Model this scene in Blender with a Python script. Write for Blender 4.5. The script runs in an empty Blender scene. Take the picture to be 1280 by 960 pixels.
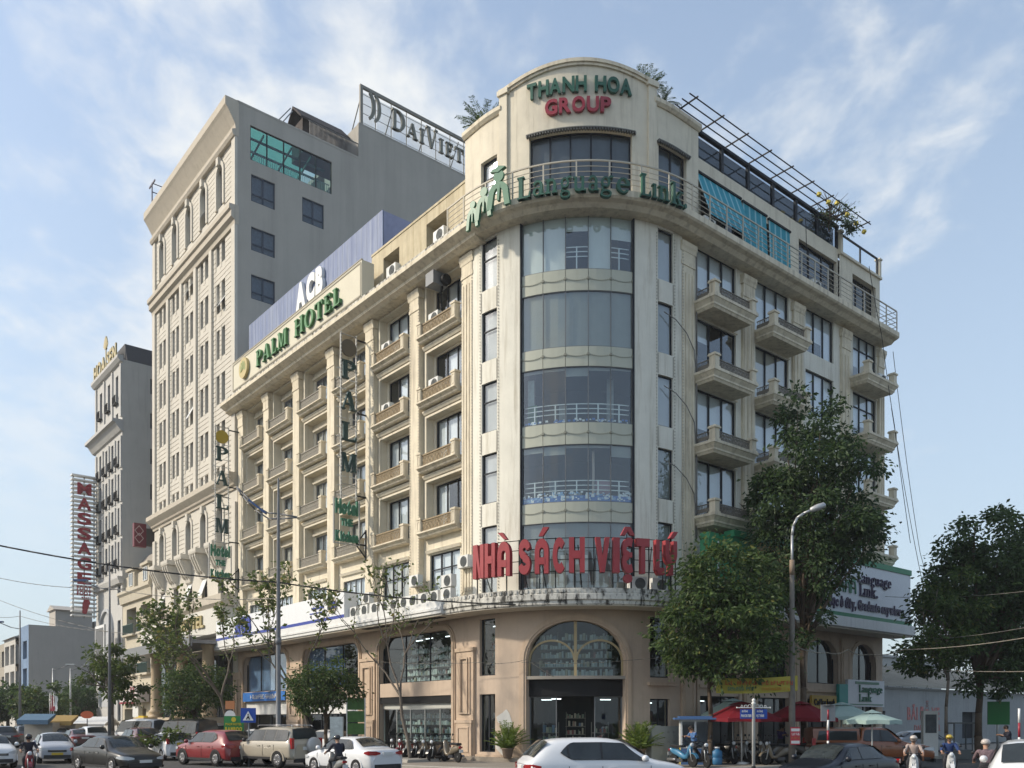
import bpy, math, random
from math import sin, cos, pi, radians, sqrt, atan2
from mathutils import Vector, Matrix
random.seed(7)
SC = bpy.context.scene
COL = SC.collection

# ------------------------------------------------------------------ camera, sky, sun, exposure
cam_d = bpy.data.cameras.new('camera'); cam = bpy.data.objects.new('camera', cam_d); COL.objects.link(cam)
cam.location = (0, 0, 2.1); cam.rotation_euler = (radians(90), 0, 0)
cam_d.sensor_width = 36; cam_d.lens = 36*1080/1280; cam_d.shift_y = 420/1280
cam_d.clip_start = 0.3; cam_d.clip_end = 6000
SC.camera = cam

SUN_AZ = radians(-96)          # compass angle from +Y (ahead), negative = to the left
SUN_EL = radians(33)
sun_d = bpy.data.lights.new('sun', 'SUN'); sun = bpy.data.objects.new('sun', sun_d); COL.objects.link(sun)
sun_d.energy = 2.2; sun_d.angle = radians(3.0); sun_d.color = (1.0, 0.90, 0.75)
to_sun = Vector((sin(SUN_AZ)*cos(SUN_EL), cos(SUN_AZ)*cos(SUN_EL), sin(SUN_EL)))
sun.rotation_euler = to_sun.to_track_quat('Z', 'Y').to_euler(); sun.location = (-60, 0, 80)

CLOUD_LOC = (3.72, 25.31, 0)
W = bpy.data.worlds.new('World'); SC.world = W; W.use_nodes = True
nt = W.node_tree; nt.nodes.clear()
def wn(t, **k):
    n = nt.nodes.new(t)
    for a, b in k.items(): setattr(n, a, b)
    return n
sky = wn('ShaderNodeTexSky', sky_type='NISHITA', sun_disc=False, sun_elevation=SUN_EL, sun_rotation=SUN_AZ,
         altitude=10, air_density=1.0, dust_density=2.2, ozone_density=1.8)
bg = wn('ShaderNodeBackground'); bg.inputs['Strength'].default_value = 0.15
out = wn('ShaderNodeOutputWorld')
tc = wn('ShaderNodeTexCoord')
# broken high cloud: noise on the view direction projected to a flat layer
sep = wn('ShaderNodeSeparateXYZ'); nt.links.new(tc.outputs['Generated'], sep.inputs[0])
zc = wn('ShaderNodeMath', operation='ADD'); zc.inputs[1].default_value = 0.16; nt.links.new(sep.outputs['Z'], zc.inputs[0])
zm = wn('ShaderNodeMath', operation='MAXIMUM'); zm.inputs[1].default_value = 0.05; nt.links.new(zc.outputs[0], zm.inputs[0])
dx = wn('ShaderNodeMath', operation='DIVIDE'); nt.links.new(sep.outputs['X'], dx.inputs[0]); nt.links.new(zm.outputs[0], dx.inputs[1])
dy = wn('ShaderNodeMath', operation='DIVIDE'); nt.links.new(sep.outputs['Y'], dy.inputs[0]); nt.links.new(zm.outputs[0], dy.inputs[1])
cmb = wn('ShaderNodeCombineXYZ'); nt.links.new(dx.outputs[0], cmb.inputs[0]); nt.links.new(dy.outputs[0], cmb.inputs[1])
mp = wn('ShaderNodeMapping'); mp.inputs['Location'].default_value = CLOUD_LOC; mp.inputs['Scale'].default_value = (1.0, 0.8, 1)
mp.inputs['Rotation'].default_value = (0, 0, radians(20)); nt.links.new(cmb.outputs[0], mp.inputs[0])
def noise_(scale, det, rgh, dist=0.0):
    n = wn('ShaderNodeTexNoise'); n.inputs['Scale'].default_value = scale; n.inputs['Detail'].default_value = det; n.inputs['Roughness'].default_value = rgh; n.inputs['Distortion'].default_value = dist
    nt.links.new(mp.outputs[0], n.inputs['Vector']); return n
n1 = noise_(1.7, 2, 0.45); n2 = noise_(9.0, 6, 0.58, 0.25); n3 = noise_(26.0, 3, 0.5, 0.2)
def madd(a, k, b):
    m = wn('ShaderNodeMath', operation='MULTIPLY_ADD'); nt.links.new(a, m.inputs[0]); m.inputs[1].default_value = k
    if isinstance(b, (int, float)): m.inputs[2].default_value = b
    else: nt.links.new(b, m.inputs[2])
    return m.outputs[0]
dens = madd(n3.outputs['Fac'], 0.10, madd(n2.outputs['Fac'], 0.42, madd(n1.outputs['Fac'], 0.95, 0.0)))
# the cover thins out towards the right-hand sky
dens = madd(dx.outputs[0], -0.07, dens)
rmp = wn('ShaderNodeValToRGB'); rmp.color_ramp.elements[0].position = 0.735; rmp.color_ramp.elements[1].position = 0.98
rmp.color_ramp.elements[0].color = (0, 0, 0, 1); rmp.color_ramp.elements[1].color = (1, 1, 1, 1); rmp.color_ramp.interpolation = 'EASE'
nt.links.new(dens, rmp.inputs[0])
mx = wn('ShaderNodeMixRGB'); mx.inputs[2].default_value = (3.7, 3.75, 3.7, 1)
CLOUD_FAC = wn('ShaderNodeMath', operation='MULTIPLY'); CLOUD_FAC.inputs[1].default_value = 0.92; CLOUD_FAC.use_clamp = True
fade = wn('ShaderNodeMapRange'); fade.interpolation_type = 'SMOOTHSTEP'; fade.inputs[1].default_value = 0.08; fade.inputs[2].default_value = 0.5; nt.links.new(sep.outputs['Z'], fade.inputs[0])
fm_ = wn('ShaderNodeMath', operation='MULTIPLY'); nt.links.new(rmp.outputs[0], fm_.inputs[0]); nt.links.new(fade.outputs[0], fm_.inputs[1])
nt.links.new(fm_.outputs[0], CLOUD_FAC.inputs[0]); nt.links.new(CLOUD_FAC.outputs[0], mx.inputs[0])
# thin milky veil over the whole sky, the hazy air of the day
veil = wn('ShaderNodeMixRGB'); veil.inputs[0].default_value = 0.52; veil.inputs[2].default_value = (2.35, 2.75, 3.0, 1)
vz = wn('ShaderNodeMapRange'); vz.inputs[1].default_value = 0.0; vz.inputs[2].default_value = 0.65; vz.inputs[3].default_value = 0.85; vz.inputs[4].default_value = 0.30; nt.links.new(sep.outputs['Z'], vz.inputs[0]); nt.links.new(vz.outputs[0], veil.inputs[0])
nt.links.new(sky.outputs[0], veil.inputs[1]); nt.links.new(veil.outputs[0], mx.inputs[1])
nt.links.new(mx.outputs[0], bg.inputs['Color']); nt.links.new(bg.outputs[0], out.inputs['Surface'])

vs = SC.view_settings; vs.view_transform = 'Standard'; vs.look = 'None'; vs.gamma = 1; vs.exposure = 0.82; vs.use_curve_mapping = False
SC.cycles.max_bounces = 8; SC.cycles.transparent_max_bounces = 16; SC.cycles.caustics_reflective = False; SC.cycles.caustics_refractive = False

# ------------------------------------------------------------------ materials
MATS = {}
def mat(name, col=(0.5, 0.5, 0.5), rough=0.7, spec=0.4, metal=0.0, var=0.0, vscale=3.0, streak=0.0, stain=(0.12, 0.10, 0.08), bump=0.0,
        bscale=40.0, emit=None, estr=0.0, coat=0.0, streak_lo=0.52, streak_hi=0.78, smap=(3.2, 3.2, 0.22)):
    """Principled with procedural mottling (var) and vertical run-off stains (streak)."""
    if name in MATS: return MATS[name]
    m = bpy.data.materials.new(name); m.use_nodes = True; t = m.node_tree; b = t.nodes['Principled BSDF']
    b.inputs['Base Color'].default_value = (*col, 1); b.inputs['Roughness'].default_value = rough
    b.inputs['Specular IOR Level'].default_value = spec; b.inputs['Metallic'].default_value = metal; b.inputs['Coat Weight'].default_value = coat
    b.inputs['Coat Roughness'].default_value = 0.06
    N = lambda ty: t.nodes.new(ty)
    src = None
    if var or streak or bump:
        g = N('ShaderNodeNewGeometry')
    if var:
        n = N('ShaderNodeTexNoise'); n.inputs['Scale'].default_value = vscale; n.inputs['Detail'].default_value = 7; n.inputs['Roughness'].default_value = 0.65
        t.links.new(g.outputs['Position'], n.inputs['Vector'])
        r = N('ShaderNodeMapRange'); r.inputs[1].default_value = 0.25; r.inputs[2].default_value = 0.75; r.inputs[3].default_value = 1-var; r.inputs[4].default_value = 1+var*0.7
        t.links.new(n.outputs['Fac'], r.inputs[0])
        mm = N('ShaderNodeMixRGB'); mm.blend_type = 'MULTIPLY'; mm.inputs[0].default_value = 1; mm.inputs[1].default_value = (*col, 1)
        t.links.new(r.outputs[0], mm.inputs[2]); src = mm.outputs[0]
    if streak:
        mp_ = N('ShaderNodeMapping'); mp_.inputs['Scale'].default_value = smap; t.links.new(g.outputs['Position'], mp_.inputs[0])
        n = N('ShaderNodeTexNoise'); n.inputs['Scale'].default_value = 1.0; n.inputs['Detail'].default_value = 8; n.inputs['Roughness'].default_value = 0.7
        t.links.new(mp_.outputs[0], n.inputs['Vector'])
        r = N('ShaderNodeMapRange'); r.inputs[1].default_value = streak_lo; r.inputs[2].default_value = streak_hi; r.inputs[3].default_value = 0; r.inputs[4].default_value = streak
        t.links.new(n.outputs['Fac'], r.inputs[0])
        mm = N('ShaderNodeMixRGB'); mm.inputs[1].default_value = (*col, 1); mm.inputs[2].default_value = (*stain, 1)
        if src: t.links.new(src, mm.inputs[1])
        t.links.new(r.outputs[0], mm.inputs[0]); src = mm.outputs[0]
    if src: t.links.new(src, b.inputs['Base Color'])
    if bump:
        n = N('ShaderNodeTexNoise'); n.inputs['Scale'].default_value = bscale; n.inputs['Detail'].default_value = 5
        t.links.new(g.outputs['Position'], n.inputs['Vector'])
        bp = N('ShaderNodeBump'); bp.inputs['Strength'].default_value = bump; bp.inputs['Distance'].default_value = 0.02
        t.links.new(n.outputs['Fac'], bp.inputs['Height']); t.links.new(bp.outputs[0], b.inputs['Normal'])
    if emit:
        b.inputs['Emission Color'].default_value = (*emit, 1); b.inputs['Emission Strength'].default_value = estr
    MATS[name] = m; return m

def glass(name, tint=(0.6, 0.68, 0.72), refl=0.16, rough=0.02, wob=0.0):
    """window pane: see-through tint under a mirror-like coat that grows at grazing angles"""
    if name in MATS: return MATS[name]
    m = bpy.data.materials.new(name); m.use_nodes = True; t = m.node_tree; t.nodes.clear()
    o = t.nodes.new('ShaderNodeOutputMaterial'); mix = t.nodes.new('ShaderNodeMixShader')
    tr = t.nodes.new('ShaderNodeBsdfTransparent'); tr.inputs[0].default_value = (*tint, 1)
    gl = t.nodes.new('ShaderNodeBsdfGlossy'); gl.inputs['Roughness'].default_value = rough; gl.inputs['Color'].default_value = (0.9, 0.95, 1, 1)
    g0 = t.nodes.new('ShaderNodeNewGeometry'); dt = t.nodes.new('ShaderNodeVectorMath'); dt.operation = 'DOT_PRODUCT'
    t.links.new(g0.outputs['Normal'], dt.inputs[0]); t.links.new(g0.outputs['Incoming'], dt.inputs[1])
    def mth(op, a, b_):
        n = t.nodes.new('ShaderNodeMath'); n.operation = op
        for i, v in ((0, a), (1, b_)):
            if v is None: continue
            if isinstance(v, (int, float)): n.inputs[i].default_value = v
            else: t.links.new(v, n.inputs[i])
        return n.outputs[0]
    om = mth('SUBTRACT', 1.0, mth('ABSOLUTE', dt.outputs['Value'], None)); pw = mth('POWER', om, 4.0)
    mr = t.nodes.new('ShaderNodeMapRange'); mr.inputs[3].default_value = refl; mr.inputs[4].default_value = 0.95
    t.links.new(pw, mr.inputs[0]); t.links.new(mr.outputs[0], mix.inputs[0])
    t.links.new(tr.outputs[0], mix.inputs[1]); t.links.new(gl.outputs[0], mix.inputs[2]); t.links.new(mix.outputs[0], o.inputs[0])
    if wob:
        g = t.nodes.new('ShaderNodeNewGeometry'); n = t.nodes.new('ShaderNodeTexNoise'); n.inputs['Scale'].default_value = 0.7
        t.links.new(g.outputs['Position'], n.inputs['Vector']); bp = t.nodes.new('ShaderNodeBump'); bp.inputs['Strength'].default_value = wob; bp.inputs['Distance'].default_value = 0.05
        t.links.new(n.outputs['Fac'], bp.inputs['Height']); t.links.new(bp.outputs[0], gl.inputs['Normal'])
    MATS[name] = m; return m

def leafmat(name, c1, c2, trans=0.35, yellow=None, yfac=0.0):
    m = bpy.data.materials.new(name); m.use_nodes = True; t = m.node_tree; b = t.nodes['Principled BSDF']
    oi = t.nodes.new('ShaderNodeNewGeometry'); rp = t.nodes.new('ShaderNodeValToRGB')
    rp.color_ramp.elements[0].color = (*c1, 1); rp.color_ramp.elements[1].color = (*c2, 1)
    if yellow:
        e = rp.color_ramp.elements.new(1-yfac); e.color = (*c2, 1); rp.color_ramp.elements[-1].color = (*yellow, 1)
    t.links.new(oi.outputs['Random Per Island'], rp.inputs[0])
    t.links.new(rp.outputs[0], b.inputs['Base Color']); b.inputs['Roughness'].default_value = 0.55; b.inputs['Specular IOR Level'].default_value = 0.35
    tl = t.nodes.new('ShaderNodeBsdfTranslucent'); t.links.new(rp.outputs[0], tl.inputs[0])
    mix = t.nodes.new('ShaderNodeMixShader'); mix.inputs[0].default_value = trans
    o = t.nodes['Material Output']; t.links.new(b.outputs[0], mix.inputs[1]); t.links.new(tl.outputs[0], mix.inputs[2]); t.links.new(mix.outputs[0], o.inputs[0])
    MATS[name] = m; return m

# ------------------------------------------------------------------ mesh builder
def straight(q, o): return (q, o)
class MB:
    """collects polygons; points are given as (q, o, z): along the wall, outward, up, mapped by path"""
    def __init__(s, path=None, step=0.5): s.V = []; s.F = []; s.M = []; s.S = []; s.p = path; s.step = step
    def pt(s, q, o, z):
        if s.p: q, o = s.p(q, o)
        s.V.append((q, o, z)); return len(s.V)-1
    def face(s, ids, m=0, sm=False): s.F.append(ids); s.M.append(m); s.S.append(sm)
    def poly(s, pts, m=0): s.face([s.pt(*p) for p in pts], m)
    def cuts(s, q0, q1):
        if not s.p or getattr(s.p, 'flat', False): return [q0, q1]
        a = [q0, q1]
        lo, hi = s.p.arc
        b0, b1 = max(q0, lo), min(q1, hi)
        if b1 > b0+1e-6:
            n = max(1, int(math.ceil((b1-b0)/s.step)))
            a += [b0+(b1-b0)*i/n for i in range(n+1)]
        a = sorted(a); r = [a[0]]
        for v in a[1:]:
            if v-r[-1] > 1e-5: r.append(v)
        return r
    def box(s, q0, q1, o0, o1, z0, z1, m=0):
        if q0 > q1: q0, q1 = q1, q0
        s.sweep([(o0, z0), (o1, z0), (o1, z1), (o0, z1)], q0, q1, m)
    def sweep(s, prof, q0, q1, m=0, caps=True, sm=False, closed=True):
        qs = s.cuts(q0, q1); n = len(prof); rows = [[s.pt(q, o, z) for o, z in prof] for q in qs]
        for a, b in zip(rows, rows[1:]):
            for i in range(n if closed else n-1):
                j = (i+1) % n; s.face([a[i], a[j], b[j], b[i]], m, sm)
        if caps: s.face(rows[0][::-1], m); s.face(rows[-1], m)
    def prism(s, pts, o0, o1, m=0):
        """polygon in (q, z) given thickness between o0 and o1"""
        n = len(pts); a = [s.pt(q, o0, z) for q, z in pts]; b = [s.pt(q, o1, z) for q, z in pts]
        s.face(a, m); s.face(b[::-1], m)
        for i in range(n): j = (i+1) % n; s.face([a[i], b[i], b[j], a[j]], m)
    def prismz(s, pts, z0, z1, m=0):
        n = len(pts); a = [s.pt(x, y, z0) for x, y in pts]; b = [s.pt(x, y, z1) for x, y in pts]
        s.face(a[::-1], m); s.face(b, m)
        for i in range(n): j = (i+1) % n; s.face([a[i], a[j], b[j], b[i]], m)
    def tube(s, p, q, r, n=8, r2=None, m=0, caps=True):
        p = Vector(p); q = Vector(q); r2 = r if r2 is None else r2; d = (q-p)
        if d.length < 1e-6: return
        d.normalize(); u = d.cross(Vector((0, 0, 1)));
        if u.length < 1e-3: u = Vector((1, 0, 0))
        u.normalize(); v = d.cross(u); A = []; B = []
        for i in range(n):
            c = u*cos(2*pi*i/n)+v*sin(2*pi*i/n); A.append(s.pt(*(p+c*r))); B.append(s.pt(*(q+c*r2)))
        for i in range(n): j = (i+1) % n; s.face([A[i], A[j], B[j], B[i]], m, True)
        if caps: s.face(A[::-1], m); s.face(B, m)
    def line(s, pts, r, n=6, m=0, r2=None):
        k = len(pts)-1
        for i in range(k):
            a = r if r2 is None else r+(r2-r)*i/k; b = r if r2 is None else r+(r2-r)*(i+1)/k
            s.tube(pts[i], pts[i+1], a, n, b, m)
    def lathe(s, prof, n=16, c=(0, 0, 0), m=0, sm=True, axis='z'):
        rows = []
        for r, z in prof:
            ring = []
            for i in range(n):
                a = 2*pi*i/n
                if axis == 'z': P = (c[0]+r*cos(a), c[1]+r*sin(a), c[2]+z)
                elif axis == 'y': P = (c[0]+r*cos(a), c[1]+z, c[2]+r*sin(a))
                else: P = (c[0]+z, c[1]+r*cos(a), c[2]+r*sin(a))
                ring.append(s.pt(*P))
            rows.append(ring)
        for a, b in zip(rows, rows[1:]):
            for i in range(n): j = (i+1) % n; s.face([a[i], a[j], b[j], b[i]], m, sm)
        s.face(rows[0][::-1], m); s.face(rows[-1], m)
    def wall(s, q0, q1, z0, z1, ops=(), o=0.0, depth=0.25, m=0, mr=None):
        """front sheet at offset o with rectangular openings and their reveals"""
        mr = m if mr is None else mr
        qs = {q0, q1}; zs = {z0, z1}
        for a, b, c, d in ops: qs |= {a, b}; zs |= {c, d}
        base = sorted(qs); Q = []
        for a, b in zip(base, base[1:]): Q += s.cuts(a, b)[:-1]
        Q.append(base[-1]); Z = sorted(zs)
        for a, b in zip(Q, Q[1:]):
            for c, d in zip(Z, Z[1:]):
                mq, mz = (a+b)/2, (c+d)/2
                if any(x0 < mq < x1 and y0 < mz < y1 for x0, x1, y0, y1 in ops): continue
                s.poly([(a, o, c), (b, o, c), (b, o, d), (a, o, d)], m)
        for x0, x1, y0, y1 in ops:
            for q in (x0, x1): s.poly([(q, o, y0), (q, o, y1), (q, o-depth, y1), (q, o-depth, y0)], mr)
            for z in (y0, y1):
                c = s.cuts(x0, x1)
                for a, b in zip(c, c[1:]): s.poly([(a, o, z), (b, o, z), (b, o-depth, z), (a, o-depth, z)], mr)
    def mesh(s, name, mats):
        me = bpy.data.meshes.new(name); me.from_pydata(s.V, [], s.F)
        for m in (mats if isinstance(mats, (list, tuple)) else [mats]): me.materials.append(m)
        me.polygons.foreach_set('material_index', s.M); me.polygons.foreach_set('use_smooth', s.S); me.update()
        return me
    def build(s, name, mats, parent=None, loc=(0, 0, 0), rz=0.0):
        return put(name, s.mesh(name, mats), parent, loc, rz)
def put(name, me, parent=None, loc=(0, 0, 0), rz=0.0):
    o = bpy.data.objects.new(name, me); COL.objects.link(o)
    o.location = loc; o.rotation_euler = (0, 0, rz)
    if parent: o.parent = parent
    return o
def tag(o, label, cat, group=None):
    o['label'] = label; o['category'] = cat
    if group: o['group'] = group
    return o
def empty(name, loc=(0, 0, 0), rz=0.0, label=None, cat=None, group=None):
    o = bpy.data.objects.new(name, None); COL.objects.link(o); o.empty_display_size = 0.3
    o.location = loc; o.rotation_euler = (0, 0, rz)
    if label: tag(o, label, cat, group)
    return o
def struct(o, kind='structure'): o['kind'] = kind; return o
def copy_tree(o, loc=None, rz=None, label=None, group=None, parent=None):
    c = o.copy(); COL.objects.link(c); c.parent = parent
    if loc is not None: c.location = loc
    if rz is not None: c.rotation_euler = (0, 0, rz)
    if label: c['label'] = label
    if group: c['group'] = group
    for ch in list(o.children): copy_tree(ch, parent=c)
    return c

# ------------------------------------------------------------------ lettering
_gl = {}
def glyph(ch, ext=0.06, bold=0.0):
    """one character of the built-in font as an extruded mesh of cap height 1, centred in x, baseline at 0, in the xz plane"""
    k = (ch, ext, bold)
    if k in _gl: return _gl[k]
    cu = bpy.data.curves.new('c', 'FONT'); cu.body = ch; cu.extrude = ext; cu.offset = bold; cu.resolution_u = 4
    ob = bpy.data.objects.new('c', cu); me = bpy.data.meshes.new_from_object(ob)
    bpy.data.objects.remove(ob); bpy.data.curves.remove(cu)
    S = 1/0.69
    vs_ = [v.co.copy()*S for v in me.vertices]
    if not vs_: return None
    x0 = min(v.x for v in vs_); x1 = max(v.x for v in vs_)
    R_ = [(v.x-(x0+x1)/2, v.z/S, v.y) for v in vs_]
    F_ = [list(p.vertices) for p in me.polygons]; bpy.data.meshes.remove(me)
    _gl[k] = (R_, F_, x1-x0); return _gl[k]
# --- a bold serif hand drawn from strokes: every stroke gets its own tiny depth step
def ring(cx, cy, rx, ry, tx, ty, a0=0, a1=360, n=20):
    P = []
    for i in range(n):
        A = [radians(a0+(a1-a0)*k/n) for k in (i, i+1)]
        P.append([(cx+rx*cos(A[0]), cy+ry*sin(A[0])), (cx+rx*cos(A[1]), cy+ry*sin(A[1])),
                  (cx+(rx-tx)*cos(A[1]), cy+(ry-ty)*sin(A[1])), (cx+(rx-tx)*cos(A[0]), cy+(ry-ty)*sin(A[0]))])
    return P
def rc(x0, x1, y0, y1): return [[(x0, y0), (x1, y0), (x1, y1), (x0, y1)]]
def dg(a0, a1, y0, b0, b1, y1): return [[(a0, y0), (a1, y0), (b1, y1), (b0, y1)]]
def chain(pts, w):
    P = []; n = len(pts); E = []
    for i in range(n):
        a = pts[max(i-1, 0)]; b = pts[min(i+1, n-1)]; dx_, dy_ = b[0]-a[0], b[1]-a[1]; l = math.hypot(dx_, dy_) or 1
        nx_, ny_ = -dy_/l, dx_/l; p = pts[i]; E.append(((p[0]+nx_*w/2, p[1]+ny_*w/2), (p[0]-nx_*w/2, p[1]-ny_*w/2)))
    for a, b in zip(E, E[1:]): P.append([a[0], b[0], b[1], a[1]])
    return P
def arcp(cx, cy, rx, ry, a0, a1, n=14): return [(cx+rx*cos(radians(a0+(a1-a0)*i/n)), cy+ry*sin(radians(a0+(a1-a0)*i/n))) for i in range(n+1)]
T_, H_ = 0.19, 0.075     # thick and thin stroke
def stem(x, y0=0, y1=1, f=1, h=1, t=T_): return [rc(x, x+t, y0, y1)] + ([rc(x-.07, x+t+.07, y0, y0+H_)] if f else []) + ([rc(x-.07, x+t+.07, y1-H_, y1)] if h else [])
SER = {
 'P': (0.72, stem(.1)+[ring(.36, .74, .33, .26, .18, .07, -90, 90), rc(.2, .38, .93, 1), rc(.2, .38, .48, .55)]),
 'A': (0.92, [dg(.07, .15, 0, .40, .48, 1), dg(.62, .84, 0, .38, .56, 1), rc(.22, .68, .29, .36), rc(0, .25, 0, .06), rc(.55, .92, 0, .06)]),
 'L': (0.68, stem(.1)+[rc(.1, .66, 0, H_), dg(.56, .66, 0, .63, .66, .28)]),
 'M': (1.08, stem(.08, t=.1)+stem(.80)+[dg(.46, .58, 0, .12, .28, 1), dg(.46, .58, 0, .76, .86, 1)]),
 'H': (0.95, stem(.08)+stem(.68)+[rc(.2, .75, .46, .54)]),
 'O': (0.92, [ring(.46, .5, .46, .52, .2, .06)]),
 'T': (0.80, stem(.31, h=0)+[rc(.02, .78, .92, 1), dg(.02, .05, .72, .02, .14, .95), dg(.75, .78, .72, .66, .78, .95)]),
 'E': (0.72, stem(.1)+[rc(.1, .66, 0, H_), rc(.1, .63, .925, 1), rc(.2, .5, .46, .54), rc(.46, .52, .38, .62), dg(.58, .68, 0, .65, .68, .24), dg(.6, .65, .76, .55, .65, .97)]),
 'D': (0.90, stem(.1)+[ring(.38, .5, .5, .5, .2, .075, -90, 90), rc(.2, .4, .925, 1), rc(.2, .4, 0, H_)]),
 'I': (0.40, stem(.1)),
 'V': (0.90, [dg(.36, .5, 0, .05, .26, 1), dg(.42, .5, 0, .74, .82, 1), rc(0, .33, .93, 1), rc(.66, .9, .93, 1)]),
 'S': (0.66, [chain(arcp(.33, .735, .22, .2, 20, 270)+arcp(.33, .27, .24, .2, 90, -160), .15)]),
 'G': (0.90, [ring(.46, .5, .46, .52, .19, .07, 40, 320), rc(.62, .82, .08, .44), rc(.52, .9, .38, .45)]),
 'a': (0.62, [chain([(.08, .5)]+arcp(.27, .48, .19, .16, 150, 0), .1), rc(.4, .54, .0, .52), ring(.26, .17, .24, .18, .13, .05), rc(.4, .62, 0, .06)]),
 'n': (0.74, stem(.08, 0, .64, t=.15, h=0)+[rc(0, .2, .57, .64), chain(arcp(.34, .44, .19, .16, 170, 0), .12)]+stem(.46, 0, .46, t=.15, h=0)),
 'u': (0.74, [rc(.08, .23, .16, .64), rc(0, .2, .57, .64), chain(arcp(.33, .2, .18, .16, 180, 340), .12), rc(.46, .61, .0, .64), rc(.38, .6, .57, .64), rc(.46, .72, 0, .06)]),
 'g': (0.68, [ring(.28, .42, .24, .23, .12, .06), ring(.3, -.1, .29, .17, .09, .07), chain([(.12, .22), (.1, .1), (.2, .04)], .08), chain([(.44, .58), (.52, .66), (.66, .62)], .09)]),
 'e': (0.60, [ring(.3, .32, .29, .34, .15, .06, 10, 320), rc(.08, .56, .3, .37)]),
 'i': (0.34, stem(.08, 0, .64, t=.15, h=0)+[rc(0, .2, .57, .64)]),
 'k': (0.76, stem(.08, 0, 1, t=.15, h=0)+[rc(0, .2, .93, 1), dg(.2, .28, .25, .5, .6, .6), dg(.48, .66, 0, .24, .36, .4), rc(.4, .74, 0, .06), rc(.42, .7, .58, .64)]),
 '.': (0.26, [ring(.12, .11, .12, .11, .119, .109)]),
}
# --- rounded heavy sans of the red shop sign
_w = .26
RED = {
 'N': (.80, [rc(0, _w, 0, 1), rc(.54, .80, 0, 1), dg(.46, .62, 0, .14, .34, 1)]),
 'H': (.80, [rc(0, _w, 0, 1), rc(.54, .80, 0, 1), rc(.2, .6, .40, .62)]),
 'A': (.80, [chain([(.13, 0), (.13, .6)]+arcp(.4, .62, .27, .25, 180, 0)+[(.67, .6), (.67, 0)], _w), rc(.2, .6, .26, .46)]),
 'S': (.78, [chain(arcp(.39, .71, .24, .18, 5, 270, 12)+arcp(.37, .29, .26, .17, 90, -175, 12), .25)]),
 'C': (.78, [chain(arcp(.42, .5, .29, .38, 45, 315, 18), _w)]),
 'V': (.82, [dg(.29, .55, 0, 0, .27, 1), dg(.29, .53, 0, .56, .82, 1)]),
 'I': (.28, [rc(0, .28, 0, 1)]),
 'E': (.72, [chain(arcp(.42, .69, .29, .2, 50, 265, 12), .24), chain(arcp(.42, .31, .29, .2, 95, 310, 12), .24), rc(.3, .6, .44, .58)]),
 'T': (.80, [rc(.27, .53, 0, .9), rc(0, .80, .77, 1)]),
 'L': (.62, [rc(0, _w, .12, 1), chain([(.13, .2)]+arcp(.32, .2, .19, .11, 180, 270, 6)+[(.62, .1)], .2)]),
 'Y': (.82, [chain([(.13, 1), (.13, .66)]+arcp(.41, .62, .28, .2, 180, 360)+[(.69, .66), (.69, 1)], _w), rc(.28, .54, 0, .5)]),
}
def drawn(table, ch, depth):
    wd, strokes = table[ch]; V_ = []; F_ = []
    k = 0
    for st in strokes:
        k += 1; d0 = depth/2+0.006*k
        for q in st:
            b = len(V_); n = len(q)
            V_ += [(x-wd/2, d0, y) for x, y in q] + [(x-wd/2, -d0, y) for x, y in q]
            F_ += [list(range(b, b+n)), list(range(b+2*n-1, b+n-1, -1))]
            for i in range(n): j = (i+1) % n; F_.append([b+i, b+n+i, b+n+j, b+j])
    return V_, F_, wd
def letter(ch, h, depth, material, parent, loc, rz, wide=1.0, table=None, name='letter', bold=0.02, mirror=False):
    if table: V_, F_, wd = drawn(table, ch, depth/h)
    else:
        g = glyph(ch, depth/2/h, bold)
        if not g: return 0
        V_, F_, wd = g
    key = ('L', ch, round(h, 4), depth, round(wide, 3), material.name, id(table), mirror)
    if key not in _gl:
        me = bpy.data.meshes.new(name); sx = -1 if mirror else 1
        me.from_pydata([(sx*x*h*wide, y*h, z*h) for x, y, z in V_], [], F_); me.materials.append(material); me.update(); _gl[key] = me
    put(name, _gl[key], parent, loc, rz); return wd*h*wide
def text_line(txt, h, depth, material, parent, start, rz, wide=1.0, table=None, gap=0.16, bold=0.02, space=0.42, dirn=None, fit=None):
    """letters set left to right as seen by a reader in front of the wall; start = lower left corner; rz turns x to the reading direction"""
    d = (cos(rz), sin(rz))
    def width(c):
        if c == ' ': return space*h*wide
        w = (table[c][0] if table else glyph(c, depth/2/h, bold)[2]); return w*h*wide+gap*h*wide
    if fit:
        tot = sum(width(c) for c in txt)-gap*h*wide; wide = wide*fit/tot
    x = 0
    for c in txt:
        w = width(c)
        if c != ' ':
            cx = x+(w-gap*h*wide)/2
            letter(c, h, depth, material, parent, (start[0]+d[0]*cx, start[1]+d[1]*cx, start[2]), rz, wide, table, bold=bold)
        x += w
    return x

def scribble(width, h, material, parent, start, rz, seed, depth=0.012):
    """writing too blurred to read in the photograph: irregular letter-like strokes"""
    r = random.Random(seed); c = MB(); x = 0.0
    while x < width:
        w = h*r.uniform(.45, .8)
        if r.random() < .14: x += h*.45; continue
        c.box(x, x+h*.16, -depth, 0, 0, h)
        for k in range(r.choice((1, 2, 2, 3))): z = r.choice((0, .42, .84))*h; c.box(x+h*.16, x+w, -depth*(.8-.05*k), 0, z, z+h*.16)
        if r.random() < .6: c.box(x+w-h*.15, x+w, -depth*.9, 0, h*r.choice((0, .4)), h*r.choice((.6, 1)))
        x += w+h*.18
    struct(c.build('lettering', material, parent, start, rz), 'stuff')
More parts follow.
